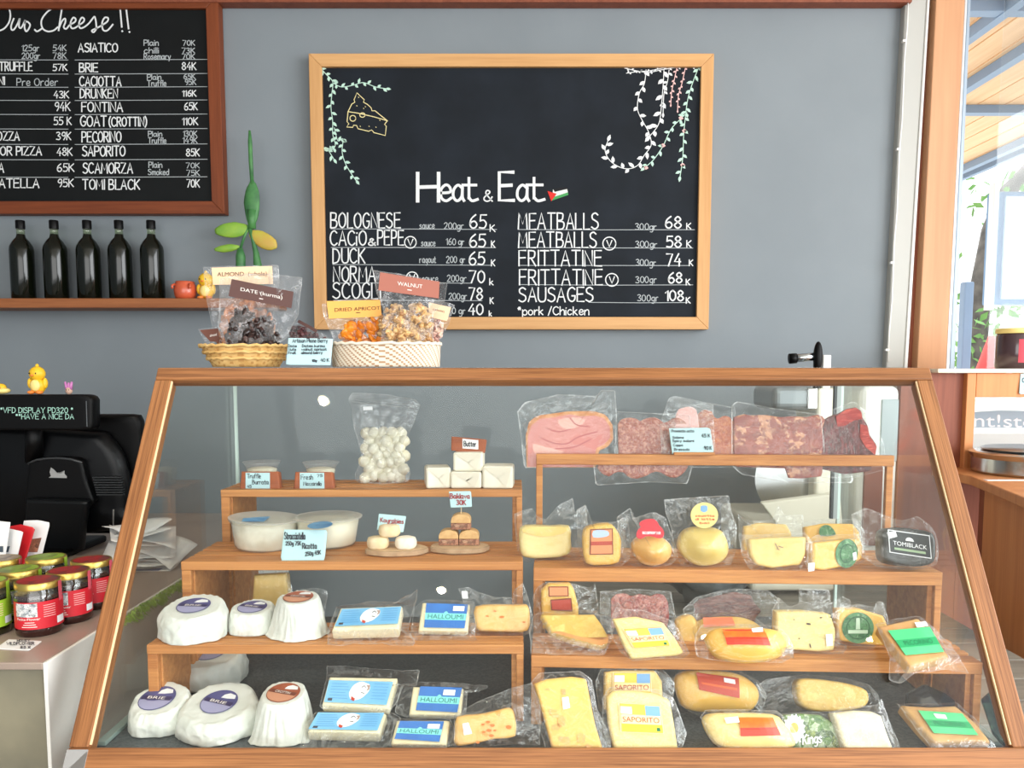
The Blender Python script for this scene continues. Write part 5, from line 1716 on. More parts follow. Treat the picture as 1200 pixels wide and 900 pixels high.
def wood_slice(label, px, py, wpx, z):
    p = G(px, py, z)
    r = wpx / 2 * (p.y + 0.04) / F * 1.02
    c = Vector((p.x, p.y + r * .62, z + 0.0004))
    t = thing('wood_slice_board', label, 'serving board', c, 'round wooden slice boards')
    fx = lambda a, i: 1 + 0.035 * math.sin(3 * a + px) + 0.02 * math.sin(7 * a + 1.3)
    MB().lathe([(0, 0), (r * .94, 0), (r, 0.002), (r, 0.009), (r * .96, 0.0103), (0, 0.0103)], c, 40, None, 0, fx, .68).build('bark_rim', M_BARKS, t, smooth=True, auto=0.7)
    MB().lathe([(r * .965, 0.0106), (0, 0.0109)], c, 40, None, 0, fx, .68, False).build('cut_face', M_SLICE, t)
    return t, c, c.z + 0.0112


t, c, bz = wood_slice('round wooden slice board with bark rim under the sugared biscuits', 461, 653, 72, S2)
M_COOK = mat('sugared_biscuit', (240, 222, 188), 0.8, c2=(226, 200, 158), scale=60, bump=0.4, bscale=90)
M_COOKW = mat('icing_sugar', (246, 240, 228), 0.9, c2=(238, 226, 204), scale=50, bump=0.4, bscale=90)
yc_ = c.y
for (x, dz, m, lab, dy) in ((443, 0, M_COOK, 'pale round biscuit on the wooden slice, beside the ricotta tub', -.008), (475.5, 0, M_COOKW, 'sugar-white round biscuit on the wooden slice, towards the baklava', -.008), (456.5, .0215, M_COOK, 'pale round biscuit on top, under the small blue flag', -.001)):
    cc = Vector((W(x, 640, yc_ + dy).x, yc_ + dy, bz + dz))
    rr = .0205
    o = MB().lathe([(0, 0.0), (rr * .85, 0), (rr, .004), (rr * 1.02, .012), (rr * .9, .019), (rr * .6, .021), (0, .0213)], cc, 28, None, 0, lambda a, i: 1 + .03 * math.sin(2 * a + x) + .02 * math.sin(5 * a)).build('biscuit', m, smooth=True)
    tag(o, lab, 'biscuit', 'biscuits on the wooden slice')
card('flag_card', 'small blue flag card with red writing on the sugared biscuits', 'card', upright(458, 623, yc_ + .004, 4), [(444, 602), (476, 605), (472.5, 624), (441.5, 621)], M_CARD,
     [('Kourabies', 446, 473, 611.5, 5, .9, .08), ('25K', 454, 464, 617.5, 4.5, .9, .08)], M_INKR, t=0.001)
t, c, bz = wood_slice('round wooden slice board with bark rim under the baklava', 537, 650, 68, S2)
M_BAK = mat('baklava_top', (214, 176, 122), 0.6, c2=(196, 152, 98), scale=60, bump=0.5, bscale=80)
M_BAKN = cells('baklava_filling', [(128, 78, 56), (176, 124, 98), (96, 54, 40), (200, 160, 130)], 160, 0.7)
yb_ = c.y
bk = []
for (x, dz, lab, dy) in ((525.5, 0, 'half-moon baklava piece on the wooden slice, towards the biscuits', -.010), (549.5, 0, 'half-moon baklava piece on the wooden slice, towards the bagged cheese', -.010), (540, .0295, 'half-moon baklava piece on top, carrying the blue flag', -.006)):
    p = W(x, 640, yb_ + dy)
    b = thing('baklava_piece', lab, 'baklava', (p.x, p.y, bz + dz), 'baklava on the wooden slice')
    w = .0188
    MB().box((p.x - w, p.y, bz + dz), (p.x + w, p.y + .03, bz + dz + .0125)).build('nut_filling', M_BAKN, b, bevel=.002)
    n = 12
    prof = [(p.x + w * math.cos(PI * i / n), bz + dz + .0126 + .0168 * max(0, math.sin(PI * i / n)) ** .6) for i in range(n + 1)]
    vs = [(x_, p.y + .0005, z_) for x_, z_ in prof] + [(x_, p.y + .0295, z_) for x_, z_ in prof]
    MB().add(vs, [list(range(n + 1)), list(range(2 * n + 1, n, -1))] + [(i, i + 1, n + 2 + i, n + 1 + i) for i in range(n)] + [(0, n, 2 * n + 1, n + 1)]).build('pastry_top', M_BAK, b, bevel=.0012)
fs_ = upright(540, 596, yb_ + .004, 2)
fc = card('flag_card', 'small blue flag card with red writing on a stick in the baklava', 'card', fs_, [(526, 576), (552, 575.5), (553, 594), (528, 595)], M_CARD, [('Baklava', 527.5, 550.5, 584, 5.5, 1.1), ('30K', 535, 546, 591.5, 5.5, 1.1)], M_INKR, t=0.001)
MB().tube([W(540.5, 580, yb_ + .0055), W(540.5, 612, yb_ + .0055)], .0008, 6).build('stick', mat('pick_wood', (216, 190, 150), .7), fc)

# ================================================================ paper-wrapped cheeses
M_PURP = mat('violet_label', (92, 92, 146), 0.5, c2=(70, 70, 120), scale=30)
M_PURPL = mat('pale_violet_band', (164, 164, 200), 0.5)
M_PURPD = mat('dark_violet_band', (58, 52, 96), 0.5)
M_RUSTL = mat('rust_oval_label', (172, 92, 62), 0.5, c2=(150, 76, 50), scale=30)
M_RUSTP = mat('pale_rust_band', (206, 146, 116), 0.5)
M_RUSTD = mat('dark_rust_band', (116, 58, 40), 0.5)


def wrapped(label, px, py, z, wpx, h, word, kind='wheel', slope=0.22, spin=0.0, group=None, lab_r=0.5, lx=0.0, seed=0.0, lift=0.0):
    p = G(px, py, z)
    d0 = p.y * CP - (p.z - H) * SP
    r = wpx / 2 * d0 / F
    r *= (d0 + r) / d0
    c = Vector((p.x * (p.y + r) / p.y, p.y + r * .97, z + 0.0004 + lift))
    t = thing('wrapped_cheese', label, 'cheese', c, group or 'paper-wrapped white cheeses')
    if kind == 'wheel':
        prof = [(.0, 0), (.90, 0), (.985, .04), (1.0, .16), (1.0, .42), (.975, .64), (.93, .82), (.875, .93), (.80, .985), (.66, 1.0), (.4, 1.0), (0, 1.0)]
        lob, amp = 5, .03
    else:
        prof = [(.0, 0), (1.0, 0), (1.05, .02), (.99, .10), (.93, .3), (.87, .5), (.81, .7), (.765, .86), (.73, .95), (.66, .995), (.4, 1.0), (0, 1.0)]
        lob, amp = 4, .05
    prof = [prof[0]] + catmull(prof[1:-1], False, 3) + [prof[-1]]
    vs, fs, n = [], [], 128
    for i, (q, g) in enumerate(prof):
        for j in range(n):
            th = 2 * PI * j / n + spin
            dv = Vector((math.cos(th), math.sin(th), 0))
            N3 = lambda a, b, s: noise.noise(Vector((dv.x * a + s, dv.y * a - s, g * b + seed * 1.7)))
            R3_ = lambda a, b, s: 1 - 2.4 * abs(N3(a, b, s))
            side = max(0.0, 1 - max(0.0, g - .8) * 4.5)
            k = 1 + amp * (1 - .4 * g) * math.cos(lob * th + seed * 2) + .03 * N3(2.0, 1.5, seed)
            if kind == 'wheel':
                k += side * (.028 * R3_(2.2, 2.2, seed) + .020 * R3_(4.6, 3.2, seed + 5))
                k += .05 * max(0.0, N3(2.6, .2, 9) - .12) * max(0.0, 1 - g * 2.2) * 3
            else:
                k += side * (.040 * R3_(3.0, .9, seed) + .030 * R3_(6.0, 1.4, seed + 5))
                k += .06 * max(0.0, N3(2.2, .2, 9)) * max(0.0, 1 - g * 2.5) * 3
            x, y = r * q * k * dv.x, r * q * k * dv.y
            hh = h * g * (1 + slope * y / r) + (.0016 * R3_(3.2, 4, 3) if .12 < g < .99 else 0)
            vs.append(c + Vector((x, y, hh)))
    for i in range(len(prof) - 1):
        for j in range(n):
            fs.append([i * n + j, i * n + (j + 1) % n, (i + 1) * n + (j + 1) % n, (i + 1) * n + j])
    mk('paper_wrap', vs, fs, M_PAPER, t, smooth=True, weld=True)
    A, B, D = (M_PURP, M_PURPL, M_PURPD) if kind == 'wheel' else (M_RUSTL, M_RUSTP, M_RUSTD)
    sl = h * slope / r
    nn = Vector((0, -sl, 1)).normalized()
    rr = r * lab_r
    ca, sa = math.cos(spin * .3), math.sin(spin * .3)

    def fn(a, b, off):
        x, y = rr * (a * ca + b * sa) + lx * r, rr * (-a * sa + b * ca)
        edge = max(0.0, (math.hypot(x, y) / r - .52)) * .10 * h * 2
        return c + Vector((x, y, h * (1 + slope * y / r) - edge)) + nn * off
    L = Loc(fn, nn)
    lb_ = decal('oval_label', L, [(math.cos(2 * PI * i / 28), math.sin(2 * PI * i / 28)) for i in range(28)], A, t, 0.0016)
    decal('pale_band', L, [(.92 * math.cos(PI + PI * i / 12), .86 * math.sin(PI + PI * i / 12) - .1) for i in range(13)], B, lb_, 0.0020)
    decal('white_shape', L, [(-.1, .3), (.25, .32), (.72, .42), (.6, .7), (.2, .78), (-.05, .58)], M_STICK, lb_, 0.0022)
    decal('dark_band', L, [(-.84, .12), (.84, .12), (.88, -.2), (-.88, -.2)], D, lb_, 0.0023)
    if word:
        printed('lettering', word, L, [(-.5, .06), (.5, .06), (.5, -.15), (-.5, -.15)], txt_white, lb_, 0.0027)
    return t


wrapped('broad white paper-wrapped brie with a violet label at the shelf end', 229, 757, S3, 76, 0.050, 'BRIE', seed=1.0, spin=.2, slope=.2)
wrapped('small white paper-wrapped brie between the broad brie and a tapered cheese', 297, 747, S3, 54, 0.040, 'BRIE', seed=2.3, spin=.8, lab_r=.62, slope=.14)
wrapped('tapered white paper-wrapped cheese with a rust label on the shelf, beside the feta', 351, 752, S3, 62, 0.062, 'CROTTIN', 'cone', seed=3.1, spin=.5, lab_r=.56, slope=.08)
wrapped('white paper-wrapped brie tucked underneath the white-cheese shelf', 247, 812, TRAY, 84, 0.050, 'BRIE', seed=4.4, spin=-.4, slope=.2, lab_r=.44)
wrapped('small white paper-wrapped brie on the tray, nearest the glass side wall', 190, 866, TRAY, 69, 0.046, 'BRIE', seed=5.2, spin=.3, lab_r=.6, slope=.3, lx=-.1)
wrapped('large white paper-wrapped brie on the tray in front, violet label', 259, 875, TRAY, 92, 0.044, 'BRIE', seed=6.7, spin=1.0, slope=.36, lab_r=.46)
wrapped('tapered white paper-wrapped cheese with a rust label on the tray', 334, 875, TRAY, 69, 0.066, 'CROTTIN', 'cone', seed=7.9, spin=.9, lab_r=.56, slope=.14)

# ================================================================ packs of cheese
M_FETA = mat('feta_white', (246, 238, 208), 0.45, c2=(238, 226, 190), scale=40)
M_HALL = mat('halloumi_cream', (244, 234, 200), 0.45, c2=(234, 220, 180), scale=40)
M_PALE = mat('pale_yellow_cheese', (236, 204, 126), 0.45, c2=(228, 190, 108), scale=24, sss=0.05)
M_CRMY = mat('cream_cheese_face', (236, 216, 146), 0.45, c2=(228, 202, 126), scale=20)
M_YELL = mat('yellow_cheese', (236, 190, 92), 0.42, c2=(226, 174, 74), scale=22, sss=0.05)
M_GOLDC = mat('golden_cheese', (232, 184, 90), 0.4, c2=(240, 204, 122), scale=30)
M_SCAM = mat('smoked_cheese_skin', (234, 172, 88), 0.3, c2=(242, 200, 130), scale=26, coat=0.2)
M_RIND = mat('tan_rind_cheese', (208, 166, 104), 0.55, c2=(186, 140, 82), scale=26, bump=0.15)
M_ORR = mat('orange_rind', (226, 160, 96), 0.55, c2=(206, 138, 80), scale=40, bump=0.2)
M_SPOT = cells('peppered_cheese', [(230, 178, 96), (232, 188, 110), (218, 160, 78), (200, 128, 56)], 28, 0.45, stops=[.2, .5, .66, .8], bump=.15)
M_MARB = mat('mottled_cheese', (232, 190, 102), 0.45, c2=(226, 178, 90), scale=12, detail=3, lo=0.4, hi=0.6)
M_FLECK = cells('fine_yellow_grain', [(232, 196, 104), (222, 180, 86), (240, 212, 128)], 90, 0.45, bump=.1)
M_BLK = mat('black_rind', (30, 34, 36), 0.4, c2=(54, 60, 62), scale=40, bump=0.3)
lB1, lB2, lB3 = mat('sky_blue_label', (110, 178, 224), 0.45, c2=(134, 196, 236), scale=12), mat('royal_blue_label', (44, 116, 196), 0.45, c2=(36, 98, 176), scale=20), mat('aqua_band', (126, 218, 214), 0.45)
lG1, lG2 = mat('mint_green_label', (92, 206, 138), 0.45, c2=(70, 190, 118), scale=14), mat('deep_green_band', (36, 158, 96), 0.45)
lY1, lY2 = mat('bright_yellow_band', (250, 204, 50), 0.45), mat('golden_label', (250, 200, 72), 0.45)
lCR = mat('cream_label', (248, 228, 170), 0.5)
lPB = mat('powder_blue_block', (118, 166, 214), 0.5)
lR, lO = mat('tomato_red_band', (222, 58, 34), 0.4), mat('orange_flame_band', (240, 118, 40), 0.4, c2=(236, 84, 34), scale=30)
lRD = mat('brick_red_label', (178, 64, 48), 0.45)
lBR, lSAL = mat('brown_label_border', (126, 52, 30), 0.5), mat('salmon_label', (226, 142, 96), 0.5)
lDG = cells('green_round_print', [(56, 110, 70), (90, 142, 96), (44, 92, 58), (140, 180, 140)], 150, 0.5, bump=0)
lDG2 = mat('dark_green_ring', (40, 90, 58), 0.5)
tx_r, tx_g, tx_b = mat('red_print', (190, 60, 44), 0.6), mat('green_print', (20, 112, 70), 0.6), mat('teal_print', (30, 110, 120), 0.6)
tx_t = mat('thin_blue_print', (84, 150, 204), 0.6)


def pack(name, label, cat, group, sf, px, t, m, filmpx=None, dome=0.0, bev=0.004, rnd=0, amp=0.0, fm=None, zmin=None, famp=0.004, face='cheese'):
    if sf.z is not None and t > sf.t0 and not hasattr(sf, 'fixed'):
        sf.o += G(sf.px, sf.py, sf.z + t * sf.sl) - G(sf.px, sf.py, sf.z + sf.t0 * sf.sl)
    base = min((sf.P(*p) for p in px), key=lambda v: v.z)
    T = thing(name, label, cat, (base.x, base.y, base.z), group)
    slab(face, sf, px, t, m, T, dome, bev, rnd, amp)
    if filmpx:
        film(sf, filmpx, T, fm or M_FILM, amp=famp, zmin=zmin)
    return T


def bil(q, s, t):
    a, b, c, d = q
    return ((a[0] * (1 - s) + b[0] * s) * (1 - t) + (d[0] * (1 - s) + c[0] * s) * t, (a[1] * (1 - s) + b[1] * s) * (1 - t) + (d[1] * (1 - s) + c[1] * s) * t)


def sub(q, s0, t0, s1, t1):
    return [bil(q, s0, t0), bil(q, s1, t0), bil(q, s1, t1), bil(q, s0, t1)]


def feta_label(sf, q, T, o=0.0024):
    L = decal('label', sf, q, lB1, T, o)
    e = [bil(q, s, t) for s, t in ((.36, .56), (.39, .26), (.45, .10), (.52, .04), (.59, .10), (.66, .18), (.665, .44), (.62, .64), (.56, .80), (.47, .88), (.40, .80))]
    decal('cow_head_drawing', sf, e, M_STICK, L, o + .0006, rnd=2)
    decal('ear_drawing', sf, [bil(q, s, t) for s, t in ((.60, .2), (.66, .18), (.665, .38), (.62, .46), (.645, .3))], mat('tan_drawing', (176, 150, 140), .6), L, o + .0009)
    decal('red_tongue', sf, [bil(q, s, t) for s, t in ((.41, .70), (.48, .80), (.47, .92), (.42, .86))], tx_r, L, o + .0009)
    mb = MB()
    put_strokes(mb, sf, [[bil(q, .55, .52), bil(q, .60, .56)], [bil(q, .54, .3), bil(q, .57, .22), bil(q, .6, .3)]], 0.8, o + .001)
    mb.build('dark_lines', M_INK, L, weld=False)
    mb = MB()
    for i in range(6):
        t = .16 + .13 * i
        put_strokes(mb, sf, [[bil(q, .06, t), bil(q, .30 + .03 * (i % 3), t)], [bil(q, .72, t - .04), bil(q, .95, t - .04)]], 0.55, o + .0006)
    mb.build('text_lines', tx_t, L, weld=False)
    decal('dark_stamp', sf, sub(q, .05, .82, .12, .94), mat('dark_stamp', (70, 70, 78), .6), L, o + .0006)
    return L


def hall_label(sf, q, T, stick, word='HALLOUMI', o=0.0024):
    L = decal('label', sf, q, lB2, T, o)
    decal('aqua_band', sf, sub(q, 0, .40, 1, .68), lB3, L, o + .0004)
    decal('aqua_crest', sf, [bil(q, .44 + .12 * s, .41 - .1 * math.sin(PI * s)) for s in (0, .25, .5, .75, 1)], lB3, L, o + .0004)
    printed('lettering', word, sf, sub(q, .07, .45, .93, .64), tx_b, L, o + .0009)
    if stick:
        decal('price_sticker', sf, sub(q, *stick), M_STICK, L, o + .0012)
    return L


# --- feta and halloumi
K = 'blue-labelled packs of feta'
f1 = lying(428, 737.5, S3, 64, .024)
T = pack('feta_pack', 'blue-labelled feta pack with a cow drawing on the shelf, beside the tapered cheese', 'cheese', K, f1, [(399, 712.5), (472, 709.5), (467.5, 736), (389, 738)], .022, M_FETA, [(383, 751), (384, 736), (394, 709), (410, 705), (450, 700), (470, 703), (480, 695), (489, 684), (488, 700), (478, 735), (486, 745), (484, 753), (430, 750), (392, 752)], bev=.003, zmin=S3)
feta_label(f1, [(401, 715), (470.5, 712), (466, 732), (392.5, 735)], T)
f2 = lying(416, 828.5, TRAY + .030, 56, .018)
T = pack('feta_pack', 'blue-labelled feta pack on the tray, upper one leaning on another', 'cheese', K, f2, [(386, 793), (466, 794.5), (455.5, 830), (377, 826)], .02, M_FETA, [(382, 777), (420, 779), (492, 783), (488, 800), (474, 800), (466, 820), (457, 834), (420, 833), (374, 829), (382, 795)], bev=.003)
feta_label(f2, [(386, 798), (461, 800), (453, 827), (380, 823.5)], T)
f3 = lying(402, 858, TRAY, 62, .026)
T = pack('feta_pack', 'blue-labelled feta pack lowest on the tray against the front glass', 'cheese', K, f3, [(372, 834), (453, 835.5), (445, 859), (360.5, 857)], .022, M_FETA, [(350, 872), (358, 850), (370, 832), (455, 833), (470, 838), (464, 856), (455, 868), (440, 874), (400, 874)], bev=.003, zmin=TRAY)
feta_label(f3, [(373, 836), (450.5, 836.5), (442.5, 857), (361.5, 855.5)], T)
K = 'blue halloumi packs'
h1 = lying(520, 738.5, S3, 44, .02)
T = pack('halloumi_pack', 'halloumi pack with an upright blue label on the shelf beside the feta', 'cheese', K, h1, [(495, 706), (551, 708), (548, 740), (490, 739)], .016, M_HALL, [(485, 710), (500, 702), (555, 704), (560, 720), (556, 745), (560, 752), (520, 750), (488, 752), (480, 745)], bev=.003, zmin=S3)
hall_label(h1, [(499.8, 707.5), (548.5, 709), (544.5, 737), (497, 736)], T, (.66, .10, .93, .30))
h2 = lying(510, 838, TRAY + .024, 46, .016)
T = pack('halloumi_pack', 'halloumi pack on the tray, upper one partly veiled by crumpled film', 'cheese', K, h2, [(484, 804.5), (543, 806.5), (540, 838.5), (479, 837.5)], .016, M_HALL, [(470, 800), (490, 798), (545, 800), (572, 801), (570, 806), (548, 808), (546, 840), (520, 842), (476, 840), (462, 834)], bev=.003)
hall_label(h2, [(492.6, 805), (541.6, 806.5), (536, 835.5), (487.5, 833)], T, (.58, .12, .86, .34))
h3 = lying(490, 872, TRAY, 48, .016)
T = pack('halloumi_pack', 'halloumi pack lowest on the tray against the front glass', 'cheese', K, h3, [(465, 844), (527, 844), (523.5, 873), (457.5, 872)], .016, M_HALL, [(456, 874), (462, 842), (528, 842), (533, 855), (536, 872), (520, 876), (480, 876)], bev=.003, zmin=TRAY)
hall_label(h3, [(469, 845.5), (520.5, 846), (515, 870), (462.5, 866.5)], T, (.66, .16, .93, .38))

# --- peppered cheeses, film bits
p1 = lying(588, 741, S3, 14, .028)
T = pack('bagged_cheese', 'knobbly golden cheese piece in crumpled film on the shelf beside the halloumi', 'cheese', 'golden bagged cheese pieces', p1, [(557, 711), (580, 708.5), (606, 709), (618, 709), (621, 722), (619, 739), (600, 741), (570, 740), (559, 738), (556, 725)], .03, M_SPOT,
         [(536, 690), (548, 688), (560, 694), (580, 700), (600, 700), (604, 690), (613, 683), (619, 700), (625, 725), (622, 742), (605, 748), (578, 748), (552, 744), (549, 720)], bev=.006, rnd=2, zmin=S3)
decal('price_sticker', p1, [(541.5, 692.5), (548, 692.5), (549, 701), (542.5, 701)], M_STICK, T, .012)
p2 = lying(570, 874, TRAY, 22, .03)
T = pack('bagged_cheese', 'golden cheese piece with toasted spots on the tray, film spreading beside it', 'cheese', 'golden bagged cheese pieces', p2, [(535, 840), (560, 837), (580, 833), (597, 829), (603, 838), (604, 863), (580, 866), (535, 875), (533, 858)], .03, M_SPOT,
         [(532, 838), (560, 822), (600, 806), (624, 800), (634, 830), (633, 874), (604, 872), (560, 876), (532, 876)], bev=.005, rnd=2, zmin=TRAY)
decal('price_sticker', p2, [(542, 848), (549, 846.5), (553.5, 859.5), (544, 861.5)], M_STICK, T)
M_TOAST = mat('toasted_spot', (206, 120, 56), .6)
for (x, y, r) in ((566, 849, 2.2), (572, 846, 2.6), (577, 850, 3), (573, 856, 3.2), (580, 856, 2), (567, 858, 2), (576, 862, 3), (596, 852, 3.6), (560, 870, 2.4)):
    decal('toasted_spot', p2, oval(x, y, r, r * .6, 10), M_TOAST, T, .002)
for (x, y, r) in ((588, 723, 3), (571, 722, 2), (614, 729, 2), (580, 716, 2)):
    decal('toasted_spot', p1, oval(x, y, r, r * .5, 10), M_TOAST, bpy.data.objects['bagged_cheese'], .002)
cb = lying(316, 712, TRAY + 0.062, 8)
cb = Surf(G(316, 735, TRAY), (0, -math.cos(.2), math.sin(.2)))
cb.z = TRAY
q = upright(316, 712, 1.50, 8)
T = pack('bagged_cheese', 'cream cheese block in clear film in the shade underneath the middle shelf', 'cheese', 'golden bagged cheese pieces', q, [(297, 674), (335, 672), (338, 700), (338, 745), (294, 745), (295, 700)], .03, M_PALE, [(295, 662), (334, 664), (342, 690), (342, 746), (290, 746), (292, 690)], bev=.006)
q = lying(365, 712, S3, 20)
q = upright(364, 720, 1.398, 20)
T = thing('film_scrap', 'loose scrap of clear film behind the tapered cheese on the shelf', 'plastic film', (q.o.x, q.o.y, S3), None)
film(q, [(341, 698), (352, 691), (370, 689), (383, 692), (384, 700), (380, 725), (345, 725)], T, amp=.006)

# ================================================================ right rack, second step
YW2 = lambda px: -2.6
def rl(px, py, z, lean, t=0.0, extra=0.0):
    return lying(px, py, z, lean, t, -2.6 + extra)


q = rl(640, 655, R2, 7)
K = 'bagged cheeses on the second step'
T = pack('bagged_cheese', 'squat cream cheese block in crumpled film at the step end, nearest the baklava', 'cheese', K, q, [(609, 619), (622, 616), (645, 617), (667, 617), (669, 632), (667, 650), (640, 654.5), (613, 653), (608.5, 636)], .045, M_CRMY,
         [(602, 603), (612, 599), (623, 596), (630, 606), (640, 609), (655, 592), (672, 584), (674, 601), (687, 592), (689, 615), (686, 650), (675, 660), (664, 655), (640, 656), (616, 660), (606, 645)], bev=.008, rnd=2)
decal('rind_band', q, [(612, 620), (640, 617), (664, 619), (660, 625), (640, 629), (620, 626)], M_PALE, T, .0016, rnd=2)
q = rl(705, 662.5, R2, 6)
T = pack('bagged_cheese', 'upright yellow cheese with an orange and brown label beside the cream block', 'cheese', K, q, [(684, 623), (692, 617), (713, 614), (722, 620), (728, 632), (728, 645), (725, 660), (705, 663), (687, 661), (683, 640)], .045, M_YELL,
         [(676, 598), (687, 592), (692, 612), (722, 612), (736, 605), (741, 640), (738, 657), (728, 664), (686, 665), (677, 640)], bev=.008, rnd=2)
L = decal('label', q, [(691.5, 620), (718, 619), (718.5, 649.5), (691, 650)], lBR, T)
decal('label_field', q, [(692.8, 621.2), (716.8, 620.2), (717.2, 634), (692.5, 634.5)], lSAL, L, .003)
decal('label_field', q, [(692.5, 639), (717.2, 638.5), (717.4, 648.3), (692.2, 648.8)], lSAL, L, .003)
decal('brick_band', q, [(692.5, 634.5), (717.2, 634), (717.2, 638.3), (692.5, 638.8)], lRD, L, .003)
decal('blue_blot', q, [(695, 622), (704, 620.8), (712, 622), (713.5, 627), (706, 629.5), (695, 629.5)], mat('pale_blue_blot', (176, 196, 224), .5), L, .0036, rnd=2)
q = rl(766, 664, R2, 5)
T = pack('bagged_cheese', 'round smoked cheese ball under two red labels in a twisted clear bag', 'cheese', K, q, [(741, 641), (748, 632), (760, 628), (775, 630), (786, 638), (789, 648), (784, 658), (772, 664), (756, 663), (746, 655)], .05, M_SCAM,
         [(724, 607), (740, 596), (742, 609), (768, 601), (782, 608), (789, 630), (796, 655), (786, 663), (766, 664), (744, 665), (728, 655)], dome=.016, bev=.014, rnd=3)
lRR = mat('crimson_label', (206, 40, 56), .45)
decal('crimson_label', q, [(749, 612), (757, 608), (766, 608), (771, 613), (770, 618), (752, 618)], lRR, T, .006, rnd=2)
L = decal('crimson_label', q, [(745, 628), (747, 620), (754, 615), (764, 613.5), (773, 616), (777.5, 623), (776, 629), (770, 630), (763, 628), (756, 628), (750, 631)], lRR, T, .009, rnd=2)
writing('white_print', q, [('scamorza', 752, 773, 625, 4, .7)], M_STICK, L, .7, .0098)
q = rl(826, 664, R2, 6)
T = pack('bagged_cheese', 'round pale cheese in clear film with a yellow round label above it', 'cheese', K, q, [(796, 640), (800, 627), (810, 620), (830, 619), (846, 622), (853, 633), (855.5, 646), (850, 657), (838, 663), (820, 664), (806, 657), (799, 649)], .045, mat('pale_round_cheese', (226, 202, 124), .42, c2=(216, 186, 102), scale=20),
         [(780, 586), (820, 583), (857, 581), (860, 600), (866, 618), (864, 645), (858, 663), (826, 665), (800, 664), (789, 645), (788, 620), (781, 600)], dome=.014, bev=.012, rnd=3)
lYR = mat('soft_yellow_round', (238, 214, 132), .5)
L = decal('round_label', q, oval(824.5, 603.5, 16, 15, 26), lYR, T, .008)
decal('blue_tower', q, [(820, 598), (820, 593), (822, 592), (826, 592), (828, 593), (828, 598), (825, 600), (823, 600)], lPB, L, .0086)
writing('red_print', q, [('caciotta', 814, 836, 605, 2.4, .6), ('di latte', 814, 836, 609, 2.4, .6), ('bali', 819, 830, 613.5, 2.4, .6)], tx_r, L, .6, .0088)
q = rl(900, 640, R2 + .012, 10)
q.o.y += .035
T = pack('bagged_cheese', 'smooth yellow cheese slab standing behind a second one on the step', 'cheese', K, q, [(872, 617), (890, 612.5), (922, 614.5), (928, 625), (928, 655), (880, 658), (870, 645)], .018, M_PALE, [(866, 602), (872, 610), (905, 610), (913, 592), (920, 604), (942, 603), (944, 640), (938, 660), (876, 660), (866, 630)], bev=.004)
q = rl(910, 666.5, R2, 9)
T = pack('bagged_cheese', 'smooth yellow cheese slab in front of its twin, small mark at its middle', 'cheese', K, q, [(877, 632), (900, 630), (945, 629.5), (944, 650), (938, 662), (920, 664), (905, 666), (886, 662), (879, 650)], .022, M_PALE,
         [(866, 626), (880, 627), (944, 624), (952, 634), (953, 664), (940, 671), (915, 668), (892, 672), (878, 666), (870, 650)], bev=.004, rnd=1)
mb = MB()
put_strokes(mb, q, [[(908, 637), (911, 642)], [(912, 640), (917, 641.5)], [(910, 643), (913, 644)]], 1.0, .002)
mb.build('dark_mark', mat('grey_mark', (130, 116, 100), .7), T, weld=False)
decal('price_sticker', q, [(946, 659.5), (953.5, 659), (953, 668.5), (946, 669.5)], M_STICK, T, .006)
q = rl(985, 640, R2 + .014, 20)
q.o.y += .045
T = pack('bagged_cheese', 'deep yellow cheese wedge with a dark green label peeping over the front wedge', 'cheese', K, q, [(943, 617), (965, 613), (1000, 613.5), (1008, 624), (1010, 655), (944, 655)], .02, M_YELL, [(940, 612), (965, 608), (1004, 608), (1014, 622), (1012, 656), (942, 656)], bev=.004)
decal('round_label', q, [(961, 628), (960, 620), (966, 615.5), (973, 617), (979, 625), (976, 628)], lDG, T, rnd=2)
q = rl(985, 664, R2, 10, 0, 10)
T = pack('bagged_cheese', 'deep yellow cheese wedge with an upright green oval label', 'cheese', K, q, [(952, 636), (980, 633), (1009, 631), (1012, 640), (1011, 655), (990, 664), (965, 668.5), (953, 667)], .03, M_YELL,
         [(946, 634), (960, 627), (1008, 626), (1016, 640), (1014, 658), (992, 668), (962, 671), (948, 669)], bev=.004)
L = decal('oval_label', q, oval(991.5, 648.5, 13, 17, 26, 8), lDG, T)
decal('label_ring', q, oval(991.5, 648.5, 8.5, 11.5, 22, 8), lDG2, L, .0028)
decal('label_field', q, oval(991.5, 648.5, 7.2, 10, 22, 8), lDG, L, .0032)
decal('price_sticker', q, [(998, 648), (1002, 646.5), (1003, 655), (999, 657)], M_STICK, T, .0036)
q = rl(1068, 664, R2, 14, .0, 0)
T = pack('bagged_cheese', 'black-rinded cheese with a white-bordered black label in a loose clear bag', 'cheese', K, q, [(1037, 622), (1050, 617.5), (1075, 620), (1095, 625), (1098, 642), (1096, 658), (1080, 664), (1050, 661), (1038, 655), (1036, 640)], .045, M_BLK,
         [(1003, 602), (1020, 594), (1034, 600), (1060, 610), (1080, 604), (1094, 616), (1102, 640), (1099, 662), (1070, 668), (1032, 664), (1012, 650), (1006, 630)], bev=.006, rnd=2)
lq = [(1039.5, 620.5), (1088.5, 627.5), (1091, 655), (1041.5, 647.5)]
L = decal('label', q, lq, M_STICK, T, .003)
decal('label_field', q, sub(lq, .022, .04, .978, .96), mat('black_label', (30, 40, 44), .45), L, .0036)
decal('white_dome', q, [bil(lq, .5 + .1 * math.cos(t), .38 - .16 * math.sin(t)) for t in (0, .5, 1, 1.57, 2.1, 2.6, 3.14)], M_STICK, L, .0042)
printed('lettering', 'TOMIBLACK', q, sub(lq, .1, .46, .9, .64), M_STICK, L, .0042)
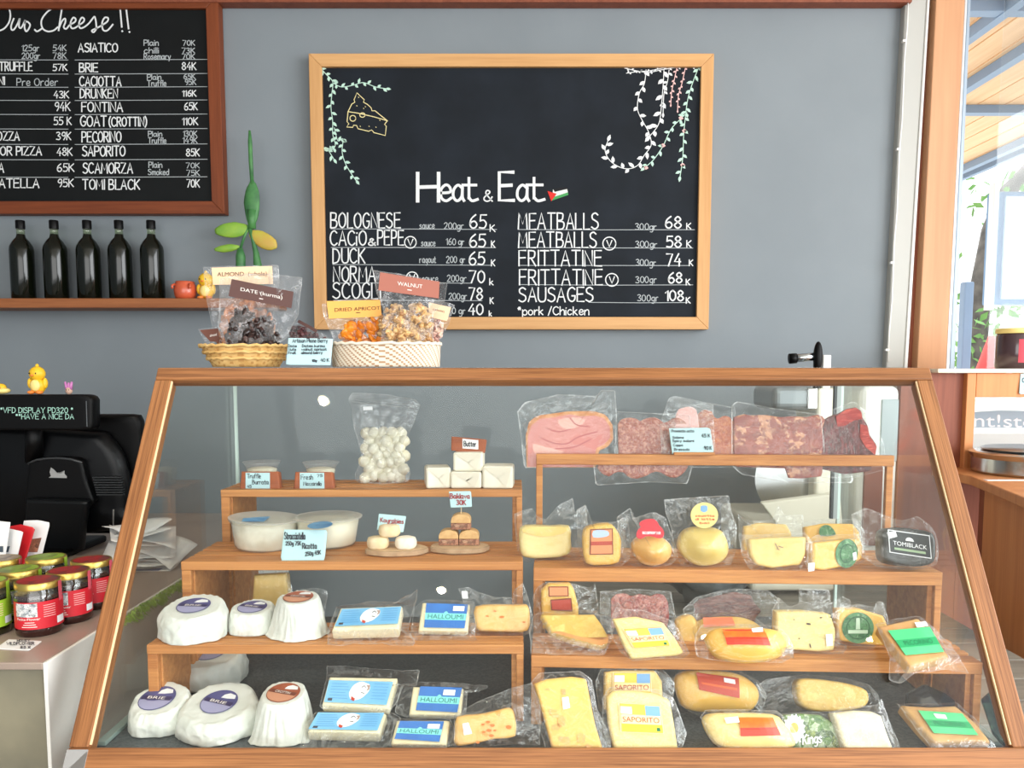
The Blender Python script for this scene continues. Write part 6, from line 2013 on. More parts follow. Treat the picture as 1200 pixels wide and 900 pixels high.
decal('green_strip', q, sub(lq, .12, .74, .86, .84), mat('pale_green_strip', (150, 176, 140), .5), L, .0042)
decal('price_sticker', q, [(1038, 624), (1048, 622.5), (1050, 629), (1040.5, 631.5)], M_STICK, T, .005)

# ================================================================ third step
K = 'bagged cheeses on the third step'
q = upright(657, 738, 1.375, 8, -2.6)
T = pack('bagged_cheese', 'yellow cheese with two stacked brown labels, at the back beside the rack divider', 'cheese', K, q, [(634, 692), (642, 684.5), (668, 684), (673, 692), (678, 712), (678, 738), (636, 738), (634, 710)], .03, M_YELL, [(624, 700), (630, 688), (640, 682), (672, 684), (690, 690), (698, 686), (702, 715), (690, 738), (628, 738)], bev=.006)
for a in ([(642.5, 687), (666, 687), (666.5, 698.5), (643, 699)], [(645, 702.5), (669.5, 700.5), (671, 716.5), (646, 715)]):
    L = decal('label', q, a, lBR, T)
    decal('label_field', q, sub(a, .05, .1, .95, .9), lSAL if a[0][1] < 690 else lRD, L, .003)
q = rl(678, 757, R3, 42, .02, 6)
T = pack('bagged_cheese', 'grainy yellow cheese slab with orange rind lying before the brown-labelled cheese', 'cheese', K, q, [(634, 720), (665, 719.5), (697, 719.5), (706, 732), (713.5, 746), (712, 754), (704, 757.5), (670, 749), (646, 741)], .022, M_FLECK,
         [(620, 738), (624, 722), (632, 716), (665, 714), (700, 714), (722, 702), (729, 706), (720, 728), (717, 750), (708, 767), (690, 766), (650, 765), (622, 763), (622, 750)], bev=.004, zmin=R3)
decal('rind_band', q, [(646, 741), (672, 748.5), (704, 757), (712, 754), (713, 747), (704, 750.5), (680, 746.5), (655, 740)], M_ORR, T, .0018)
M_SAL = cells('salami', [(168, 66, 60), (126, 44, 44), (196, 126, 112), (98, 34, 36), (206, 156, 142)], 240, .35)
M_SALD = cells('dark_salami', [(92, 48, 46), (68, 34, 34), (124, 80, 74), (54, 28, 30)], 150, .4, stretch=(.5, 1, 2))
KM = 'film packs of sliced meat'
q = upright(748, 735, 1.372, 14, -2.6)
T = pack('meat_pack', 'film pack of red salami slices behind the yellow-labelled cheese', 'sliced meat', KM, q, [(716, 702), (722, 696), (733, 695), (740, 699), (748, 696), (757, 697), (762, 699), (770, 695.5), (778, 697), (783, 705), (784.5, 722), (782, 736), (716, 736), (716, 715)], .004, M_SAL, [(703, 693), (740, 690), (786, 693), (793, 728), (786, 742), (704, 740)], bev=.001, rnd=1, face='salami_slices')
q = upright(852, 735, 1.366, 14, -2.6)
T = pack('meat_pack', 'film pack of dark dried meat slices at the back of the step', 'sliced meat', KM, q, [(813, 708), (820, 702), (845, 697), (860, 693.5), (880, 697), (884, 706), (893, 716), (885, 724), (884, 738), (818, 738), (814, 718)], .004, M_SALD, [(800, 714), (815, 700), (845, 692), (862, 690), (898, 691), (914, 703), (912, 738), (810, 740)], bev=.001, rnd=1, face='meat_slices')


def saporito_label(sf, q, T, o=.0024):
    L = decal('label', sf, q, lCR, T, o)
    mb = MB()
    put_strokes(mb, sf, [[bil(q, *k) for k in ((.03, .03), (.97, .03), (.97, .97), (.03, .97), (.03, .03))]], .7, o + .0005)
    mb.build('label_border', mat('tan_border', (206, 150, 80), .6), L, weld=False)
    decal('golden_block', sf, sub(q, .04, .04, .62, .38), lY2, L, o + .0004)
    decal('powder_blue_block', sf, sub(q, .62, .06, .96, .40), lPB, L, o + .0008)
    decal('price_sticker', sf, sub(q, .04, .12, .30, .36), M_STICK, L, o + .001)
    decal('yellow_band', sf, sub(q, .04, .70, .98, .96), lY1, L, o + .0004)
    printed('lettering', 'SAPORITO', sf, sub(q, .07, .46, .92, .64), tx_r, L, o + .0008)
    decal('dark_mark', sf, sub(q, .84, .80, .92, .92), tx_g, L, o + .0008)
    return L


q = rl(768, 771.5, R3, 20, .02)
T = pack('bagged_cheese', 'tilted cream cheese with a yellow and blue label in front of the salami pack', 'cheese', K, q, [(718, 725), (745, 722.5), (777, 729.5), (790, 746), (802, 765), (793, 768.5), (770, 770), (740, 772.5), (730, 755)], .022, M_CRMY,
         [(715, 728), (722, 711), (732, 714), (752, 714), (790, 728), (800, 745), (808, 766), (800, 772), (770, 772), (742, 775), (728, 765), (718, 748)], bev=.004, rnd=1, zmin=R3)
saporito_label(q, [(729.5, 737), (775.8, 734.2), (786, 757), (742.5, 760)], T)
q = upright(806, 752, 1.345, 8, -2.6)
T = pack('bagged_cheese', 'small golden cheese end showing between the cream wedge and the red-labelled cheese', 'cheese', K, q, [(793, 728), (803, 723), (813, 723), (820, 735), (820, 756), (800, 757), (794, 742)], .03, M_GOLDC, [(788, 726), (803, 718), (818, 719), (826, 735), (826, 758), (796, 760)], bev=.008, rnd=2)
lFL = lambda sf, a, T, stick, o=.0024: (lambda L: (decal('flame_band', sf, sub(a, .0, .0, 1, .56), lO, L, o + .0004), decal('thin_dark_line', sf, sub(a, .05, .55, .95, .6), lRD, L, o + .0008), decal('price_sticker', sf, stick, M_STICK, L, o + .0012)))(decal('label', sf, a, lR, T, o))
q = upright(862, 748, 1.335, 30, -2.6)
T = pack('bagged_cheese', 'golden cheese loaf with a faded red label behind the front loaf', 'cheese', K, q, [(816, 728), (832, 722), (860, 721), (878, 724), (892, 732), (896, 742), (880, 748), (826, 748), (815, 740)], .035, M_GOLDC, [(808, 730), (820, 716), (828, 722), (850, 717), (880, 719), (900, 734), (898, 750), (816, 750)], dome=.006, bev=.01, rnd=3)
decal('label', q, [(823, 724.5), (857, 724), (860, 735), (824, 736)], mat('faded_red_label', (232, 128, 92), .5), T, .006)
q = rl(876, 774.5, R3, 28, .014)
T = pack('bagged_cheese', 'yellow cheese loaf with an orange and red label, foremost on the step', 'cheese', K, q, [(828, 748), (834, 738), (848, 734.5), (880, 734.5), (908, 736), (920, 744), (924, 756), (918, 767), (905, 772), (880, 775), (852, 772), (838, 765)], .035, M_YELL,
         [(816, 742), (824, 730), (840, 731), (880, 731), (912, 733), (925, 745), (931, 757), (930, 769), (918, 776), (890, 776), (850, 775), (832, 772), (818, 768), (815, 754)], dome=.010, bev=.012, rnd=3, zmin=R3)
lFL(q, [(846, 737.5), (894, 737), (902, 757.5), (851, 756.5)], T, [(880, 737), (893, 735.5), (893.5, 741), (881, 742)], .003)
MB().tube([q.P(917, 763, -.004), q.P(924, 763, 0), q.P(930, 764, .002)], [.005, .007, .010], 10).build('film_twist', M_FILM, T, smooth=True)
q = rl(945, 764, R3, 9)
T = pack('bagged_cheese', 'pale cheese slab with dark specks standing beside the round green label', 'cheese', K, q, [(910, 717), (940, 716.5), (974, 720), (980, 741), (978, 762), (960, 764), (932, 762), (913, 760), (909, 738)], .028, M_CRMY,
         [(905, 716), (914, 700), (926, 712), (938, 708), (938, 690), (975, 692), (976, 708), (990, 700), (1000, 704), (999, 714), (985, 722), (984, 756), (996, 758), (992, 767), (980, 767), (940, 766), (910, 763)], bev=.004, rnd=1)
M_TRUF = mat('truffle_speck', (84, 70, 60), .7)
for (x, y, rx, ry, r) in ((947, 731, 3, 1.2, 10), (961.5, 723.5, 1.6, .9, 0), (973, 723, 1.4, .8, 0), (949, 756.5, .8, 3, -15), (930, 726, 1, .7, 0), (936, 748, 1, .8, 0)):
    decal('truffle_speck', q, oval(x, y, rx, ry, 10, r), M_TRUF, T)
decal('price_sticker', q, [(967, 743), (974.5, 742.5), (975.5, 756), (968, 757)], M_STICK, T, .003)
q = upright(1010, 757, 1.300, 10, -2.6)
T = pack('bagged_cheese', 'deep yellow cheese with a big round green label on the third step', 'cheese', K, q, [(982, 714), (1008, 713.5), (1036, 722), (1041, 734), (1036, 757), (1008, 755), (985, 751), (982, 734)], .03, M_YELL,
         [(978, 712), (1006, 708), (1026, 712), (1031, 705), (1038, 706), (1041, 722), (1044, 738), (1038, 759), (984, 756)], bev=.004, rnd=1)
L = decal('round_label', q, oval(1004.8, 735.5, 18.6, 18.2, 32), lDG, T)
decal('label_ring', q, oval(1004.8, 735.5, 14, 13.8, 28), lDG2, L, .0028)
decal('label_field', q, oval(1004.8, 735.5, 12.6, 12.4, 28), lDG, L, .0032)
decal('pale_tower', q, [(1002, 737), (1002.5, 724), (1006.5, 724), (1007, 737)], mat('pale_green_print', (190, 214, 190), .5), L, .0036)
decal('pale_band', q, [(993, 738), (1016, 738), (1016, 742), (993, 742)], mat('pale_green_print', (190, 214, 190), .5), L, .0036)


def green_label(sf, a, T, stick, o=.0024):
    L = decal('label', sf, a, lG1, T, o)
    decal('deep_green_band', sf, sub(a, .0, .40, 1.0, .70), lG2, L, o + .0004)
    printed('lettering', 'PECORINO', sf, sub(a, .16, .46, .86, .64), tx_g, L, o + .0008)
    writing('fine_print', sf, [], tx_g, L) if False else None
    decal('price_sticker', sf, stick, M_STICK, L, o + .001)
    return L


q = rl(1070, 782, R3, 58, .02, 3)
T = pack('bagged_cheese', 'tan cheese block with a green label overhanging the end of the third step', 'cheese', 'green-labelled cheese blocks', q, [(1029, 734), (1076, 724), (1112, 769), (1066, 781)], .02, M_RIND,
         [(1026, 731), (1050, 724), (1077, 720), (1096, 735), (1116, 752), (1137, 786), (1112, 782), (1072, 788), (1058, 798), (1043, 794), (1044, 768)], bev=.003, zmin=None)
green_label(q, [(1040, 740), (1089, 735.6), (1106, 765), (1061, 769)], T, [(1071, 731), (1084, 730), (1087, 735), (1074, 737)])

# ================================================================ tray, right half
K = 'bagged cheeses on the tray'
q = lying(675, 877, TRAY, 26, .024)
T = pack('bagged_cheese', 'tall mottled yellow cheese slab with a small white sticker, leaning on the tray', 'cheese', K, q, [(626, 801), (640, 795.5), (670, 792.5), (687, 795), (692, 820), (698, 850), (707, 878), (675, 878), (647, 878), (636, 836)], .026, M_MARB,
         [(622, 800), (632, 788), (680, 786), (694, 796), (700, 830), (716, 864), (716, 877), (690, 879), (640, 879), (628, 840)], bev=.005, zmin=TRAY)
decal('price_sticker', q, [(658.5, 817.5), (666, 816.5), (668, 829.5), (660, 831.5)], M_STICK, T)
M_MOT = cells('grey_mottling', [(214, 164, 104), (222, 176, 98), (206, 152, 104)], 120, .5, bump=0)
for (x, y, a_, b_, r_) in ((650, 836, 7, 4, 40), (658, 845, 5, 7, 10), (661, 867, 8, 4, 20), (681, 866, 5, 6, -30), (661, 811, 3, 4, 0), (652, 852, 4, 5, 60), (690, 874, 4, 2, 0), (641, 808, 2, 2, 0)):
    decal('mottled_spot', q, [(px_ + random.uniform(-1.6, 1.6), py_ + random.uniform(-1.6, 1.6)) for px_, py_ in oval(x, y, a_, b_, 11, r_)], M_MOT, T, .0012)
q = upright(742, 830, 1.245, 18)
T = pack('bagged_cheese', 'cream cheese with a half-hidden yellow and blue label, behind its twin', 'cheese', K, q, [(709, 788), (720, 786), (768, 786), (776, 798), (778, 832), (708, 832)], .024, M_PALE, [(698, 800), (704, 784), (776, 783), (792, 800), (788, 834), (702, 834)], bev=.004)
saporito_label(q, [(718, 787.5), (763, 787.5), (764, 820), (717, 820)], T)
q = lying(755, 878, TRAY, 24, .022)
T = pack('bagged_cheese', 'cream cheese with a clear yellow and blue label, foremost on the tray', 'cheese', K, q, [(711, 816), (718, 809.5), (740, 809), (768, 812.5), (785, 820), (790, 845), (795, 878.5), (755, 879), (720, 879), (713, 845)], .024, M_CRMY,
         [(706, 818), (714, 805), (742, 804), (772, 808), (790, 818), (806, 860), (800, 876), (760, 880), (714, 880), (706, 850)], bev=.005, zmin=TRAY)
saporito_label(q, [(724.5, 823.5), (774, 826), (778, 860), (727, 858)], T)
q = upright(840, 836, 1.255, 20)
T = pack('bagged_cheese', 'golden cheese loaf with a brick red label lying behind on the tray', 'cheese', K, q, [(793, 796), (800, 788), (820, 785), (860, 788), (882, 798), (892, 812), (888, 828), (870, 836), (815, 834), (798, 822)], .035, M_YELL,
         [(788, 795), (800, 783), (862, 784), (890, 798), (900, 815), (892, 838), (815, 838), (796, 826)], dome=.008, bev=.012, rnd=3)
a = [(815.5, 788), (865, 794.5), (865, 818), (818, 808)]
L = decal('label', q, a, lRD, T, .004)
decal('flame_band', q, sub(a, .08, .52, .94, .64), mat('dull_orange_band', (206, 96, 52), .5), L, .0045)
decal('price_sticker', q, [(847, 794), (860, 796.5), (860, 801.5), (847, 799)], M_STICK, L, .005)
q = lying(880, 878, TRAY, 22, .012)
T = pack('bagged_cheese', 'cream cheese loaf with an orange and red label at the front glass', 'cheese', K, q, [(826, 846), (832, 837), (860, 835.5), (908, 837), (920, 846), (932, 862), (934, 876), (900, 879), (850, 878), (834, 864)], .035, M_CRMY,
         [(821, 840), (828, 832), (862, 831), (912, 833), (926, 846), (940, 868), (938, 880), (848, 881), (832, 866)], dome=.008, bev=.012, rnd=2, zmin=TRAY)
lFL(q, [(864.5, 840.5), (905, 840.5), (914, 861.5), (866, 862.5)], T, [(848, 841), (864, 839.5), (865, 846), (850, 847.5)], .003)
q = lying(952, 878, TRAY, 20, .012)
M_HERB = cells('printed_greens', [(58, 104, 46), (100, 140, 62), (190, 206, 170), (40, 80, 38), (140, 158, 72)], 90, .35, bump=0)
T = pack('printed_bag', 'glossy bag printed with green leaves and a white flower beside the red-labelled loaf', 'bag', None, q, [(919, 838), (940, 836.5), (962, 838), (978, 848), (990, 878), (958, 879), (921, 878)], .012, M_HERB, [(916, 836), (960, 834), (982, 846), (994, 879), (920, 880)], bev=.003, face='bag_body', fm=M_FILM2)
fl_ = [(930 + (11 + 2.4 * (i % 2)) * math.cos(2 * PI * i / 32), 854 + (15 + 3 * (i % 2)) * math.sin(2 * PI * i / 32)) for i in range(32)]
L = decal('white_flower', q, fl_, M_STICK, T, .0026)
decal('flower_heart', q, oval(930, 853, 5, 6.5, 18), mat('orange_heart', (226, 172, 90), .5), L, .0032)
writing('white_print', q, [('Kings', 940, 962, 872, 11, 1.6, -.1)], M_STICK, T, 1.6, .003)
q = upright(985, 836, 1.25, 22)
T = pack('bagged_cheese', 'cut pale yellow wedge in grey film lying behind the white block on the tray', 'cheese', K, q, [(934, 800), (945, 794.5), (985, 799), (1012, 806), (1019, 814), (1017, 826), (1000, 832), (960, 834), (938, 826)], .03, M_FLECK,
         [(884, 808), (900, 796), (945, 790), (990, 794), (1020, 802), (1033, 815), (1036, 836), (960, 838), (896, 836), (882, 824)], bev=.005, rnd=2)
q = lying(1015, 878, TRAY, 24, .026)
T = pack('bagged_cheese', 'white crumbly cheese block in a shiny bag beside the printed greens bag', 'cheese', K, q, [(976, 836), (1000, 832.5), (1022, 833.5), (1034, 839), (1040, 858), (1048, 878.5), (1015, 879), (990, 879)], .028, mat('white_crumbly_cheese', (222, 215, 184), .55, c2=(210, 202, 168), scale=40, bump=.3),
         [(972, 834), (1000, 828), (1030, 826), (1036, 818), (1044, 845), (1060, 880), (1015, 881), (984, 880)], bev=.005, zmin=TRAY)
q = lying(1128, 870, TRAY, 56, .024, -3)
T = pack('bagged_cheese', 'tan cheese block with a green label on the tray against the front glass', 'cheese', 'green-labelled cheese blocks', q, [(1056, 826), (1088, 828), (1120, 826.5), (1143, 846), (1162, 869), (1130, 868), (1095, 870), (1076, 850)], .024, M_RIND,
         [(1050, 822), (1090, 823), (1122, 822), (1148, 843), (1172, 879), (1096, 879), (1072, 852)], bev=.004, rnd=0, zmin=TRAY)
green_label(q, [(1075.5, 833.5), (1127, 837), (1146, 862.5), (1094, 860)], T, [(1093, 837.5), (1107, 839), (1109.5, 844), (1097, 843)])
q = upright(1096, 832, 1.275, 30)
T = pack('dark_pouch', 'shiny black pouch in the shade behind the green-labelled block on the tray', 'pouch', None, q, [(1066, 812), (1085, 801), (1110, 812), (1122, 822), (1120, 836), (1064, 836)], .02, mat('shiny_black_film', (26, 30, 40), .2, coat=.4, bump=.6, bscale=50), None, dome=.006, bev=.006, face='pouch_body')
q = lying(1172, 874, TRAY, 52, .012, -40)
T = pack('dark_pouch', 'dark blue-green pouch on the tray beside the glass end wall', 'pouch', None, q, [(1149, 818), (1160, 808), (1172, 828), (1190, 868), (1178, 874), (1162, 856)], .014, cells('blue_green_pouch', [(40, 66, 84), (60, 96, 92), (30, 46, 62), (90, 130, 116)], 40, .25, bump=.4), None, bev=.004, face='pouch_body')

# ================================================================ first step: sliced meats leaning on the rail
M_HAM = mat('ham_pink', (216, 142, 134), .35, c2=(196, 112, 108), scale=9, detail=3, dist=.5, lo=.3, hi=.8)
M_HAMF = mat('ham_fat_edge', (204, 128, 70), .4, c2=(226, 168, 116), scale=60)
M_FINO = cells('coarse_salami', [(172, 88, 70), (140, 58, 50), (208, 150, 126), (122, 48, 44), (192, 116, 92)], 260, .35)
M_CHOR = cells('orange_salami', [(184, 90, 50), (150, 58, 38), (206, 128, 76), (128, 48, 36)], 270, .35)
M_COPP = cells('coppa_marbling', [(138, 62, 56), (168, 92, 78), (122, 50, 48), (204, 148, 114)], 75, .35, dist=1.2, stops=[.3, .45, .55, .72])
M_BRES = cells('dark_red_beef', [(92, 24, 28), (64, 16, 22), (126, 50, 52), (48, 12, 18)], 130, .3, stretch=(2, 1, .6))
M_BRES2 = cells('bright_red_beef', [(170, 40, 34), (140, 30, 30), (200, 82, 66)], 110, .3, stretch=(.6, 1, 2))
YM = 1.652
mr = lambda px, dy=0.0, lean=5: upright(px, 560, YM + dy - (px - 620) / 420 * .03, lean, -2.6)
q = mr(666, .012)
T = pack('meat_pack', 'film pack with one large slice of pink cooked ham', 'sliced meat', KM, q, [(617, 548), (616, 510), (620, 494), (630, 487), (665, 482), (695, 481.5), (710, 486), (718, 498), (719, 515), (712, 524), (702, 528), (698, 548)], .006, M_HAMF, None, bev=.001, rnd=1, face='ham_rind')
decal('ham_slice', q, [(618.5, 547), (618.5, 512), (622.5, 499), (632, 491), (650, 489), (668, 485.5), (680, 488), (697, 487), (708, 490), (714.5, 500), (715, 513), (708, 521), (699, 525), (695, 547)], M_HAM, T, .0012, rnd=1)
mb = MB()
put_strokes(mb, q, [catmull(k_, False, 5) for k_ in ([(632, 512), (648, 519), (664, 520), (678, 512), (700, 506)], [(640, 502), (655, 506), (668, 503)], [(650, 526), (672, 524), (692, 515)], [(668, 490), (676, 498), (690, 500)])], 1.6, .0016)
mb.build('muscle_seam', mat('ham_seam', (186, 104, 104), .4), T, weld=False)
decal('pale_marbling', q, [(655, 492), (672, 489), (686, 492), (678, 500), (664, 503), (656, 499)], mat('ham_pale', (228, 172, 160), .35), T, .0014, rnd=2)
decal('pale_marbling', q, [(624, 520), (640, 524), (660, 529), (650, 536), (630, 536)], MATS['ham_pale'], T, .0014, rnd=2)
film(q, [(606, 482), (615, 471), (655, 462), (702, 464), (704, 457), (721, 457), (724, 500), (724, 532), (700, 548), (614, 548), (611, 520)], T)
q = mr(764)
T = pack('meat_pack', 'wide film pack of coarse pink salami slices beside the ham', 'sliced meat', KM, q, [(725, 540), (724, 496), (728, 491), (737, 489), (745, 490.5), (751, 494), (757, 490), (766, 488.5), (774, 492), (779, 497), (786, 491), (795, 489), (803, 493), (808, 502), (808, 545), (801, 555), (793, 560), (784, 559.5), (775, 554), (767, 552), (759, 557), (748, 561), (738, 560.5), (730, 553), (722, 553), (713, 559), (705, 555), (699, 547), (703, 541)], .005, M_FINO,
         [(722, 482), (765, 484), (808, 487), (812, 545), (806, 567), (760, 565), (698, 569), (695, 545), (720, 538)], bev=.001, face='salami_slices', fm=M_FILM2)
q = mr(803, -.004, 7)
T = thing('meat_pack', 'tilted film pack with only a faint pink slice, behind the blue card', 'sliced meat', (q.o.x, q.o.y, R1 - .07), KM)
slab('ham_slice', q, [(792, 486), (800, 478), (812, 477), (818, 488), (818, 530), (792, 530)], .003, mat('faint_pink_slice', (226, 178, 174), .4), T, bev=.0008, rnd=2)
film(q, [(773, 496), (784, 466), (792, 464), (820, 470), (836, 474), (838, 545), (776, 545)], T)
q = mr(838, .008)
T = pack('meat_pack', 'film pack of orange-red salami slices beside the blue card', 'sliced meat', KM, q, [(815, 545), (815, 498), (818, 485), (825, 479.5), (834, 482), (838, 490), (842, 491), (848, 487), (854, 488), (860, 494), (861, 545)], .005, M_CHOR, [(800, 476), (832, 472), (862, 478), (864, 548), (808, 548)], bev=.001, rnd=1, face='salami_slices', fm=M_FILM2)
q = mr(912, .004)
T = pack('meat_pack', 'film pack of marbled coppa slices between orange salami and dark beef', 'sliced meat', KM, q, [(860, 489), (870, 485), (880, 487), (895, 486), (915, 489), (930, 487.5), (945, 489), (958, 485.5), (968, 490), (964, 500), (964, 558), (940, 561), (924, 560), (921, 549), (860, 547)], .006, M_COPP,
         [(857, 476), (862, 470), (905, 478), (962, 486), (968, 545), (1000, 556), (1000, 566), (924, 566), (868, 556), (857, 545)], bev=.001, face='coppa_slices', fm=M_FILM2)
q = mr(995, .010)
T = pack('meat_pack', 'film pack of dark red dried beef slices beside the coppa', 'sliced meat', KM, q, [(964, 550), (963, 494), (972, 488), (984, 484), (992, 479), (1003, 477), (1010, 482), (1011, 490), (1017, 498), (1019, 509), (1028, 522), (1026, 534), (1020, 552), (990, 556)], .006, M_BRES,
         [(958, 490), (980, 478), (1000, 470), (1022, 488), (1036, 520), (1040, 550), (1000, 560), (962, 560)], bev=.001, rnd=1, face='beef_slices', fm=M_FILM2)
decal('bright_red_slice', q, [(979, 488), (991, 480), (1003, 478), (1009, 483), (1010, 491), (1000, 493), (990, 499), (981, 500)], M_BRES2, T, .0022)
decal('bright_red_slice', q, [(1008, 497), (1016, 499), (1018.5, 511), (1027, 523), (1025, 533), (1014, 524), (1007, 512)], M_BRES2, T, .0022)
q = upright(812, 534, 1.625 - .014, 10)
q.o.z += 0
T = card('price_card', 'blue handwritten meat price card standing on the rail of the top step', 'card', q, [(784, 502), (832, 501), (837, 531), (788, 533.5)], M_CARD,
         [('Prosciutto cotto', 787, 813, 506.5, 2.8, .6), ('Salame', 788, 801, 514, 2.8, .6), ('Spicy salami', 788, 813, 518, 2.8, .6), ('Coppa', 789, 800, 523, 2.8, .6), ('Bresaola', 790, 808, 528, 2.8, .6), ('45 K', 822, 832, 512.5, 4, .8), ('90 K', 825, 834, 527, 4, .8)], t=.003)
writing('ruled_line', q, [], M_INK, T) if False else None
MB().box((q.P(789, 534).x, 1.605, R1 + .0004), (q.P(837, 534).x, 1.640, R1 + .006)).build('wooden_foot', M_RACK, T, bevel=.001)

# ================================================================ behind the case: slicer, white cabinet, service counter
BZ = TZ + .0005
M_CREAMP = mat('cream_enamel', (232, 228, 208), .35)
sl = thing('meat_slicer', 'cream enamelled meat slicer with grey motor and black handle behind the case', 'slicer', (.66, 2.28, BZ))
yS = 2.2
a, b = W(880, 640, yS), W(985, 556, yS)
box('base', (a.x, yS, BZ + .012), (b.x, yS + .34, W(900, 612, yS).z), M_CREAMP, sl, bevel=.015, seg=3)
for x in (a.x + .03, b.x - .03):
    for y in (yS + .04, yS + .3):
        MB().lathe([(0, 0), (.015, 0), (.012, .014), (0, .014)], (x, y, BZ), 16).build('foot', M_BLACK, sl, smooth=True, auto=.7)
c0, c1 = W(955, 556, yS + .08), W(990, 455, yS + .08)
box('column', (c0.x, yS + .08, W(900, 612, yS).z - .01), (c1.x, yS + .26, c1.z), M_CREAMP, sl, bevel=.012, seg=3)
m0, m1 = W(906, 481, yS), W(958, 453, yS)
box('motor_housing', (m0.x, yS, m0.z), (m1.x, yS + .2, m1.z), mat('grey_motor', (128, 136, 138), .35, .4), sl, bevel=.018, seg=4)
box('housing_cap', (W(946, 470, yS - .004).x, yS - .004, m0.z + .002), (W(958, 470, yS - .004).x, yS + .02, m1.z - .004), M_STEEL, sl, bevel=.004)
bc = W(930, 560, yS + .14)
MB().lathe([(0, 0), (.10, .002), (.115, .007), (.115, .009), (0, .014)], bc, 48, Matrix.Rotation(PI / 2, 4, 'X')).build('round_blade', M_STEEL, sl, smooth=True, auto=.5)
pl = [W(892, 590, yS - .02), W(985, 578, yS - .02), W(990, 645, yS - .02), W(930, 640, yS - .02)]
mb = MB().add(pl + [p + Vector((0, .02, .004)) for p in pl], [(0, 1, 2, 3), (7, 6, 5, 4), (0, 1, 5, 4), (1, 2, 6, 5), (2, 3, 7, 6), (3, 0, 4, 7)]).build('slice_deflector', mat('cream_plate', (214, 210, 190), .4), sl, bevel=.004)
h0, h1 = W(930, 420, yS + .1), W(957, 417.5, yS + .1)
MB().tube([h0, h1], .0115, 14).build('handle_bar', mat('chrome_bar', (200, 206, 210), .15, 1.0), sl, smooth=True)
MB().tube([W(925, 420.4, yS + .1), W(933, 419.8, yS + .1)], .0145, 14).build('bar_knob', M_BLACK, sl, smooth=True)
gp = W(958.5, 428, yS + .095)
MB().ell(W(958.5, 418, yS + .095), (.013, .013, .043), None, 16, 12).build('handle_grip', M_BLACK, sl, smooth=True)
MB().tube([W(957, 460, yS + .11), W(958, 415, yS + .11)], .011, 12).build('handle_post', M_BLACK, sl, smooth=True)
box('handle_block', (W(963, 430, yS + .12).x, yS + .11, W(963, 455, yS + .12).z), (W(972.5, 430, yS + .12).x, yS + .14, W(963, 416, yS + .12).z), M_WHITE, sl, bevel=.003)
cbx = thing('white_cabinet', 'white rounded machine cabinet with a grey door panel behind the end of the case', 'machine', (.96, 2.45, BZ))
yK = 2.35
k0, k1 = W(1003, 640, yK), W(1057, 452, yK)
box('body', (k0.x, yK, BZ), (k1.x, yK + .3, k1.z), mat('white_enamel', (238, 240, 234), .3), cbx, bevel=.025, seg=4)
g0, g1 = W(1031, 541, yK - .004), W(1054, 468, yK - .004)
box('door_panel', (g0.x, yK - .004, g0.z), (g1.x, yK + .01, g1.z), mat('grey_door_glass', (166, 180, 182), .2), cbx, bevel=.003)
g0, g1 = W(1011, 640, yK - .012), W(1036, 547, yK - .012)
box('lower_panel', (g0.x, yK - .008, max(g0.z, BZ + .002)), (g1.x, yK + .01, g1.z), M_CABD, cbx, bevel=.002)
sk = thing('reflection_lump', 'crumpled dark grey lump added behind the round cheese as a grey reflection', 'lump', (W(828, 600, 2.08).x, 2.10, BZ))
MB().ell(Vector((W(828, 600, 2.12).x, 2.10, BZ + .095)), (.11, .08, .085), None, 30, 18, bump=.5, seed=3.3).build('lump_body', mat('dark_grey_lump', (92, 98, 98), .6, c2=(70, 76, 78), scale=14, bump=.8, bscale=24), sk, smooth=True)  # added lump, shaped to stand for a grey reflection in the glass

sc_ = thing('service_counter', 'orange-brown wooden service counter with an open hatch below the window', 'counter', (1.5, 2.3, 0))
yV = 2.34
zs = W(1150, 437, yV).z
vx = lambda px, y=yV: W(px, 450, y).x
vz = lambda py, y=yV: W(1150, py, y).z
box('sill', (vx(1096), yV - .012, zs), (vx(1400), yV + .42, zs + .012), mat('pale_sill', (244, 226, 200), .4), sc_, bevel=.002)
box('back_panel', (vx(1060), yV + .02, .0), (vx(1134), yV + .045, zs - .0005), M_CABD, sc_)
box('stile', (vx(1133.5), yV, vz(566)), (vx(1144), yV + .045, zs - .0005), M_CAB, sc_, bevel=.002)
box('top_rail', (vx(1144.2), yV, vz(465.5)), (vx(1400), yV + .045, zs - .0005), M_CAB, sc_, bevel=.002)
ct0, ct1 = G(1138, 558, H - .28), G(1215, 589, H - .28)
dx = (ct1 - ct0)
vs = []
for z in (H - .28, H - .305):
    vs += [Vector((ct0.x, ct0.y, z)), Vector((ct0.x + dx.x * 1.15, ct0.y + dx.y * 1.15, z)), Vector((2.6, ct0.y + dx.y * 1.15, z)), Vector((2.6, yV + .30, z)), Vector((ct0.x, yV + .30, z))]
MB().add(vs, [(0, 1, 2, 3, 4), (9, 8, 7, 6, 5)] + [(i, (i + 1) % 5, 5 + (i + 1) % 5, 5 + i) for i in range(5)]).build('worktop', M_CAB, sc_, bevel=.003)
n0, n1 = Vector((ct0.x + .03, ct0.y + .01, 0)), Vector((ct0.x + dx.x * 1.15 + .03, ct0.y + dx.y * 1.15 + .01, 0))
e = (n1 - n0).normalized()
